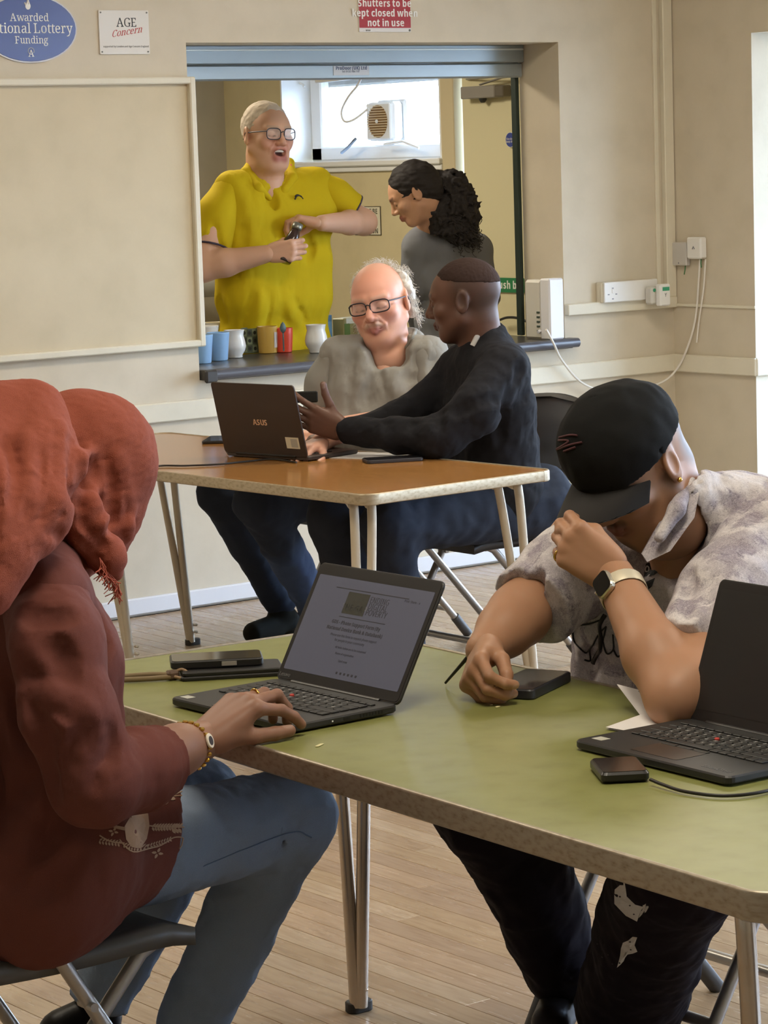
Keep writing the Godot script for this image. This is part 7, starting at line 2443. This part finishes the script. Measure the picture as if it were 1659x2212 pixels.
# ---------------------------------------------------------------- the woman in the headscarf
func woman_in_scarf() -> void:
	var p := person("woman in a rust headscarf and brown tunic typing on a laptop", Vector3(1.98, 0.0, 4.48))
	var tone := hexc("8d6753")
	var hc := Vector3(2.0939, 1.1008, 4.5)
	var h := head_at(hc, Vector3(0.86, -0.48, -0.10), Vector3(0.45, 1, 0.0), 0.90)
	var hf := head_field(h, tone, hexc("7d4a44"), {"brow": hexc("2a1f1b"), "cell": 0.006})
	hf.cap(h.p(0, -0.05, -0.04), Vector3(1.99, 0.985, 4.50), 0.052, 0.058, 0.03)
	var r_el := Vector3(1.9163, 0.7109, 4.785)
	var r_wr := Vector3(2.1761, 0.7112, 4.665)
	var l_el := Vector3(1.99, 0.70, 4.26)
	var l_wr := Vector3(2.16, 0.685, 4.36)
	var rh := hand_field(tone, r_wr, Vector3(0.0906, 0.0568, 0.0076), Vector3(0.25, -1.0, -0.15), -1.0, [[0.75, 0.35, 0.25, 0.10], [0.45, 1.0, 0.6, 0.0], [0.45, 1.05, 0.6, -0.06], [0.55, 0.75, 0.45, -0.16]], [0.35, 0.55, 0.15, 0.1], 1.04)
	grown(p, "body", [hf,
		core_field(tone, Vector3(1.99, 0.985, 4.50), Vector3(1.95, 0.84, 4.50), Vector3(1.93, 0.52, 4.50), [Vector3(2.48, 0.495, 4.45), Vector3(2.42, 0.5, 4.27)], [Vector3(2.36, 0.12, 4.33), Vector3(2.22, 0.14, 4.22)], 0.07),
		limb(tone, [r_el, r_el.lerp(r_wr, 0.4), r_el.lerp(r_wr, 0.75), r_wr], [0.046, 0.044, 0.036, 0.030], 0.005),
		limb(tone, [l_el, l_wr], [0.042, 0.028], 0.007),
		rh,
		hand_field(tone, l_wr, Vector3(0.6, -0.25, 0.25), Vector3(0.1, -1, 0), 1.0, [[0.3, 0.6, 0.35], [0.3, 0.7, 0.4], [0.3, 0.7, 0.4], [0.35, 0.6, 0.4]], [0.4, 0.4, 0.15, 0.1], 0.95, {"cell": 0.004})], skin("f"))
	# tunic
	var sf := field(0.0075, 0.05)
	sf.colour(hexc("6e4038"))
	sf.cap(Vector3(1.925, 0.955, 4.655), Vector3(1.95, 0.965, 4.34), 0.068, 0.066)
	sf.cap(Vector3(1.94, 0.97, 4.58), Vector3(1.96, 0.98, 4.42), 0.072, 0.070)
	sf.cap(Vector3(1.98, 1.0, 4.53), Vector3(1.99, 1.0, 4.47), 0.060, 0.060)
	sf.cap(Vector3(1.955, 0.85, 4.60), Vector3(1.955, 0.85, 4.40), 0.112, 0.108)
	sf.cap(Vector3(1.95, 0.72, 4.60), Vector3(1.95, 0.72, 4.42), 0.115, 0.112)
	sf.cap(Vector3(1.94, 0.58, 4.60), Vector3(1.94, 0.58, 4.42), 0.130, 0.130)
	sf.cap(Vector3(1.93, 0.52, 4.58), Vector3(1.93, 0.52, 4.42), 0.125, 0.125)
	# skirt of the tunic over the lap
	sf.cap(Vector3(2.02, 0.545, 4.56), Vector3(2.20, 0.555, 4.50), 0.110, 0.098, 0.04)
	sf.cap(Vector3(2.02, 0.545, 4.40), Vector3(2.20, 0.555, 4.34), 0.105, 0.095, 0.04)
	sf.chain([Vector3(1.95, 0.965, 4.34), l_el, l_el.lerp(l_wr, 0.4)], [0.064, 0.062, 0.05], 0.03)
	sf.clip.append([Vector3(2.1542, 0.55, 4.6548), Vector3(0.93, -0.34, 0.10).normalized()])
	var fo := Vector3(1.7403, 1.7808, 4.9386)
	var fx := Vector3(0.0005, -0.0, 0.0004)
	var fy := Vector3(-0.0001, -0.0006, 0.0)
	for q in [[Vector2(20, 1480), Vector2(60, 1600), Vector2(110, 1700)], [Vector2(60, 1480), Vector2(90, 1580), Vector2(130, 1660)], [Vector2(150, 1690), Vector2(110, 1780), Vector2(80, 1880)], [Vector2(200, 1750), Vector2(150, 1850), Vector2(110, 1960)], [Vector2(250, 1780), Vector2(190, 1830), Vector2(170, 1880)], [Vector2(10, 1640), Vector2(40, 1740), Vector2(50, 1820)], [Vector2(260, 1900), Vector2(220, 1950), Vector2(170, 1990)], [Vector2(215, 1300), Vector2(245, 1370), Vector2(262, 1450)], [Vector2(240, 1270), Vector2(258, 1340), Vector2(268, 1400)], [Vector2(400, 1700), Vector2(330, 1725), Vector2(260, 1760)]]:
		crease(sf, q, fo, fx, fy, Vector3(0.5971, -0.13, -0.7915), 0.016, 0.008, 0.018)
	for q in [[Vector2(40, 1480), Vector2(76, 1590), Vector2(120, 1680)], [Vector2(175, 1730), Vector2(130, 1810), Vector2(95, 1920)]]:
		crease(sf, q, fo, fx, fy, Vector3(0.5971, -0.13, -0.7915), 0.016, 0.005, 0.02, true)
	var sl := sleeve_field(hexc("6e4038"), [Vector3(1.93, 0.958, 4.645), Vector3(1.9001, 0.9036, 4.725), Vector3(1.8891, 0.8056, 4.77), r_el, Vector3(2.0061, 0.7062, 4.745), Vector3(2.0667, 0.7091, 4.718)], [0.064, 0.064, 0.064, 0.060, 0.056, 0.052], 0.006)
	for q in [[Vector2(160, 1500), Vector2(220, 1520), Vector2(280, 1560)], [Vector2(120, 1450), Vector2(150, 1520), Vector2(160, 1600)], [Vector2(262, 1590), Vector2(245, 1650), Vector2(235, 1700)], [Vector2(300, 1590), Vector2(285, 1640), Vector2(290, 1700)], [Vector2(330, 1600), Vector2(320, 1650)], [Vector2(100, 1300), Vector2(150, 1320), Vector2(200, 1310)], [Vector2(140, 1360), Vector2(200, 1400), Vector2(220, 1460)], [Vector2(70, 1500), Vector2(90, 1600), Vector2(130, 1690)], [Vector2(190, 1580), Vector2(180, 1650), Vector2(200, 1730)]]:
		crease(sl, q, fo, fx, fy, Vector3(0.5971, -0.13, -0.7915), 0.014, 0.008, 0.016)
	for q in [[Vector2(140, 1490), Vector2(200, 1506), Vector2(270, 1545)], [Vector2(280, 1590), Vector2(265, 1650), Vector2(262, 1705)]]:
		crease(sl, q, fo, fx, fy, Vector3(0.5971, -0.13, -0.7915), 0.014, 0.006, 0.018, true)
	sl.ripple(0.004, 10.0, Vector3(1.2, 0.8, 1.2), 63)
	sl.ripple2(0.0015, 34.0, Vector3.ONE, 64)
	sf.ripple(0.005, 9.0, Vector3(1.2, 0.7, 1.2), 61)
	sf.ripple2(0.0015, 30.0, Vector3(1.2, 0.8, 1.2), 62)
	grown(p, "tunic", [sf, sl], cloth("tunic", 0.02, 200.0))
	floral_print(p, sf)
	# headscarf
	var k1 := hexc("93503f")
	var hs := field(0.006, 0.03)
	hs.colour(k1)
	hs.ball(h.p(0, 0.034, -0.010), Vector3(0.094, 0.104, 0.116), h.b(), 0.02)
	hs.ball(h.p(0, -0.050, 0.024), Vector3(0.080, 0.088, 0.088), h.b(), 0.03)
	hs.ball(h.p(0, -0.03, 0.128), Vector3(0.05, 0.075, 0.05), h.b(), 0.01, true)
	hs.cap(h.p(0, -0.06, -0.03), Vector3(1.96, 0.97, 4.50), 0.085, 0.10, 0.04)
	# tail of the scarf thrown over the near shoulder
	hs.chain([Vector3(1.9653, 1.2062, 4.5606), Vector3(1.9345, 1.1427, 4.6277), Vector3(1.8915, 1.0912, 4.6777), Vector3(1.833, 1.0416, 4.7106)], [0.060, 0.062, 0.058, 0.045], 0.03)
	hs.chain([Vector3(1.8929, 1.1951, 4.5524), Vector3(1.8151, 1.0985, 4.6698), Vector3(1.7941, 1.0007, 4.7108)], [0.07, 0.07, 0.05], 0.03)
	# end of the scarf crossing under the jaw, then the folds
	hs.chain([Vector3(1.9982, 1.0836, 4.5988), Vector3(2.0289, 1.0438, 4.6094), Vector3(2.0613, 0.9984, 4.6042), Vector3(2.0851, 0.9658, 4.5835)], [0.030, 0.032, 0.028, 0.014], 0.015)
	for q in [[Vector2(128, 880), Vector2(140, 960), Vector2(146, 1030), Vector2(136, 1090), Vector2(96, 1150), Vector2(40, 1195)]]:
		crease(hs, q, fo, fx, fy, Vector3(0.5971, -0.13, -0.7915), 0.012, 0.010, 0.008)
	for q in [[Vector2(150, 905), Vector2(158, 980), Vector2(182, 1060), Vector2(212, 1150)], [Vector2(188, 930), Vector2(200, 1020), Vector2(222, 1120), Vector2(232, 1190)], [Vector2(215, 935), Vector2(235, 1030), Vector2(248, 1130)], [Vector2(250, 960), Vector2(274, 1050), Vector2(284, 1150)], [Vector2(150, 1080), Vector2(200, 1120), Vector2(240, 1180)], [Vector2(130, 1110), Vector2(180, 1155), Vector2(225, 1215)], [Vector2(30, 900), Vector2(60, 980), Vector2(70, 1060)], [Vector2(80, 920), Vector2(100, 1000), Vector2(100, 1080)], [Vector2(10, 960), Vector2(30, 1060), Vector2(30, 1150)]]:
		crease(hs, q, fo, fx, fy, Vector3(0.5971, -0.13, -0.7915), 0.010, 0.006, 0.010)
	for q in [[Vector2(118, 880), Vector2(128, 960), Vector2(132, 1030), Vector2(124, 1085), Vector2(86, 1140), Vector2(34, 1185)], [Vector2(170, 930), Vector2(186, 1020), Vector2(206, 1110)], [Vector2(232, 950), Vector2(256, 1040), Vector2(268, 1140)], [Vector2(55, 905), Vector2(80, 990), Vector2(88, 1070)]]:
		crease(hs, q, fo, fx, fy, Vector3(0.5971, -0.13, -0.7915), 0.010, 0.0045, 0.014, true)
	hs.ripple(0.004, 10.0, Vector3.ONE, 71)
	hs.ripple2(0.0014, 60.0, Vector3(1, 2.4, 1), 72)
	grown(p, "headscarf", [hs], cloth("crepe", 0.05, 160.0, 0.9))
	# fringe at the end of the scarf
	var rng := RandomNumberGenerator.new()
	rng.seed = 17
	var fr := Sh.new()
	for i in 46:
		var t := i / 45.0
		var a: Vector3 = Vector3(2.0325, 1.0011, 4.6321).lerp(Vector3(2.0796, 0.9467, 4.6064), t)
		fr.tube([a, a + Vector3(0.004 * rng.randfn(), -0.010 - 0.006 * rng.randf(), 0.004 * rng.randfn()), a + Vector3(0.008 * rng.randfn(), -0.018 - 0.008 * rng.randf(), 0.006 * rng.randfn())], 0.0009, 4)
	wpart(p, "fringe", fr, mat("fringe_rust", hexc("a9553f"), 0.9)).set_meta("kind", "stuff")
	# jeans
	var jf := field(0.0075, 0.035)
	jf.colour(hexc("8492a6"))
	jf.cap(Vector3(1.98, 0.53, 4.54), Vector3(2.475, 0.505, 4.45), 0.098, 0.073)
	jf.cap(Vector3(2.475, 0.505, 4.45), Vector3(2.345, 0.155, 4.335), 0.074, 0.058)
	jf.cap(Vector3(1.98, 0.53, 4.40), Vector3(2.42, 0.505, 4.26), 0.098, 0.072)
	jf.cap(Vector3(2.42, 0.505, 4.26), Vector3(2.235, 0.205, 4.235), 0.072, 0.052)
	jf.cap(Vector3(2.402, 0.5035, 4.5259), Vector3(2.3177, 0.417, 4.4865), 0.004, 0.004, 0.02, true)
	for i in 6:
		var t := i / 5.0
		var a: Vector3 = Vector3(2.3298, 0.5244, 4.5286).lerp(Vector3(2.4225, 0.5222, 4.5238), t)
		jf.cap(a, a + Vector3(-0.016, -0.035, 0.0), 0.002, 0.002, 0.008, true)
	jf.ripple(0.005, 12.0, Vector3.ONE, 65)
	jf.ripple2(0.002, 34.0, Vector3.ONE, 66)
	jf.clip.append([Vector3(2.33, 0.135, 4.33), Vector3(-0.30, -1.0, -0.25).normalized()])
	grown(p, "jeans", [jf], cloth("denim_pale", 0.03, 220.0))
	var seam := mat("seam_blue", hexc("5e718c"), 0.9)
	wpart(p, "seam", stroke(jf, [Vector2(-210, 110), Vector2(-110, 84), Vector2(-50, 70), Vector2(-5, 66), Vector2(14, 76), Vector2(26, 84)], 0.0011, Vector3(2.3518, 0.5684, 4.6516), Vector3(0.0006, -0.0, 0.0004), Vector3(-0.0001, -0.0007, 0.0001), Vector3(0.5971, -0.13, -0.7915)), seam)
	grown(p, "shoe", [shoe_field(hexc("1c1b1b"), Vector3(2.31, 0.012, 4.32), Vector3(2.47, 0.012, 4.36), Vector3(2.345, 0.12, 4.335), hexc("151414"))], cloth("leather_black", 0.0, 60.0, 0.4))
	grown(p, "shoe", [shoe_field(hexc("1c1b1b"), Vector3(2.17, 0.10, 4.22), Vector3(2.30, 0.012, 4.25), Vector3(2.225, 0.17, 4.235), hexc("151414"))], cloth("leather_black", 0.0, 60.0, 0.4))
	# bracelet and ring
	var bc := r_wr.lerp(r_el, 0.13)
	var bx := (r_wr - r_el).normalized()
	var bl := thing("bracelet", "gold bracelet watch with an oval face on the woman's wrist", "bracelet", bc)
	var gold := mat("gold", hexc("d6b15e"), 0.2, 1.0)
	var u := bx.cross(Vector3.UP).normalized()
	var v := bx.cross(u).normalized()
	for i in 22:
		var a := TAU * i / 22
		part(bl, "link", Sh.new().box((u * cos(a) + v * sin(a)) * 0.0355, Vector3(0.0075, 0.006, 0.0085), 0.0018, Transform3D.IDENTITY), gold)
	var fd := -(Vector3(0.5971, -0.13, -0.7915))
	fd = (fd - bx * fd.dot(bx)).normalized()
	var fb := Basis(bx, fd, bx.cross(fd))
	part(bl, "face_rim", Sh.new().slab(ellipse(0.0085, 0.0115, 20), 0.0, 0.004, 0.001, Transform3D(fb, fd * 0.036)), mat("pearl", hexc("e6ddcb"), 0.3))
	part(bl, "face", Sh.new().slab(ellipse(0.005, 0.007, 16), 0.004, 0.0046, 0.0, Transform3D(fb, fd * 0.036)), mat("dial_grey", hexc("4a474a"), 0.2))
	wpart(p, "ring", ring_on(rh.get_meta("joints")[2][0].lerp(rh.get_meta("joints")[2][1], 0.6), rh.get_meta("joints")[2][1] - rh.get_meta("joints")[2][0], 0.0104, 0.0022), gold, "twisted gold ring")

func leaf(c: Vector2, ang: float, l: float, w: float) -> Array:
	var d := Vector2(cos(ang), sin(ang))
	var n := Vector2(-d.y, d.x)
	return [c, c + d * l * 0.3 + n * w, c + d * l * 0.7 + n * w * 0.8, c + d * l, c + d * l * 0.7 - n * w * 0.8, c + d * l * 0.3 - n * w]

func floral_print(p: Node, sf: Field) -> void:
	var o := Vector3(1.8661, 0.7328, 4.8267)
	var ax := Vector3(0.0005, -0.0, 0.0004)
	var ay := Vector3(-0.0001, -0.0006, 0.0001)
	var dr := Vector3(0.5971, -0.13, -0.7915)
	var bone := mat("print_beige", hexc("a98e78"), 0.9)
	# a bird with a long tail
	wpart(p, "printed_bird", patch(sf, [Vector2(70, 148), Vector2(78, 132), Vector2(96, 128), Vector2(108, 140), Vector2(112, 168), Vector2(108, 196), Vector2(100, 210), Vector2(84, 198), Vector2(74, 178)], o, ax, ay, dr), bone, "printed bird motif")
	wpart(p, "printed_bird", patch(sf, [Vector2(72, 150), Vector2(52, 142), Vector2(34, 134), Vector2(36, 140), Vector2(54, 150), Vector2(72, 158)], o, ax, ay, dr), bone)
	var stems := Sh.new()
	for q in [[Vector2(20, 160), Vector2(44, 178), Vector2(70, 186)], [Vector2(112, 168), Vector2(140, 176), Vector2(210, 190)], [Vector2(60, 176), Vector2(88, 212), Vector2(130, 220), Vector2(164, 206), Vector2(186, 214), Vector2(176, 236)],
		[Vector2(80, 132), Vector2(86, 112), Vector2(110, 108), Vector2(150, 110), Vector2(190, 112)], [Vector2(96, 40), Vector2(150, 46), Vector2(200, 60), Vector2(240, 74), Vector2(264, 100)], [Vector2(110, 30), Vector2(160, 24), Vector2(210, 40)],
		[Vector2(150, 110), Vector2(196, 96), Vector2(230, 78)], [Vector2(184, 114), Vector2(220, 96), Vector2(250, 100)], [Vector2(60, 100), Vector2(80, 76), Vector2(110, 66)], [Vector2(120, 60), Vector2(170, 62), Vector2(226, 64)]]:
		join(stems, stroke(sf, q, 0.0011, o, ax, ay, dr))
	wpart(p, "printed_stems", stems, bone)
	var flowers := [[Vector2(110, 78), 26.0, 6], [Vector2(160, 76), 22.0, 7], [Vector2(150, 112), 15.0, 4], [Vector2(206, 168), 24.0, 6], [Vector2(104, 118), 16.0, 5], [Vector2(246, 46), 14.0, 4], [Vector2(216, 96), 13.0, 5], [Vector2(130, 236), 13.0, 4], [Vector2(48, 156), 11.0, 4], [Vector2(140, 20), 12.0, 4], [Vector2(66, 60), 15.0, 4], [Vector2(234, 120), 12.0, 5]]
	for fl in flowers:
		var s := Sh.new()
		for i in fl[2]:
			var a: float = TAU * i / fl[2] + 0.4
			join(s, patch(sf, leaf(fl[0] + Vector2(cos(a), sin(a)) * fl[1] * 0.12, a, fl[1] * 0.9, fl[1] * 0.24), o, ax, ay, dr))
		wpart(p, "printed_flower", s, bone)
	# fern fronds and the garland of small leaves
	for fr in [[Vector2(118, 172), Vector2(170, 182), 9, 11.0], [Vector2(160, 184), Vector2(212, 190), 8, 15.0], [Vector2(70, 190), Vector2(110, 216), 8, 8.0], [Vector2(110, 216), Vector2(160, 208), 9, 8.0], [Vector2(20, 172), Vector2(64, 186), 7, 9.0], [Vector2(200, 30), Vector2(262, 96), 8, 11.0]]:
		var s := Sh.new()
		var d: Vector2 = (fr[1] - fr[0])
		for i in fr[2]:
			var c: Vector2 = fr[0] + d * (i / float(fr[2]))
			for k in [-1, 1]:
				join(s, patch(sf, leaf(c, d.angle() + k * 0.95, fr[3], fr[3] * 0.22), o, ax, ay, dr))
		wpart(p, "printed_frond", s, bone)

func people() -> void:
	man_in_yellow()
	woman_at_hatch()
	white_haired_man()
	man_in_black()
	man_in_cap()
	woman_in_scarf()
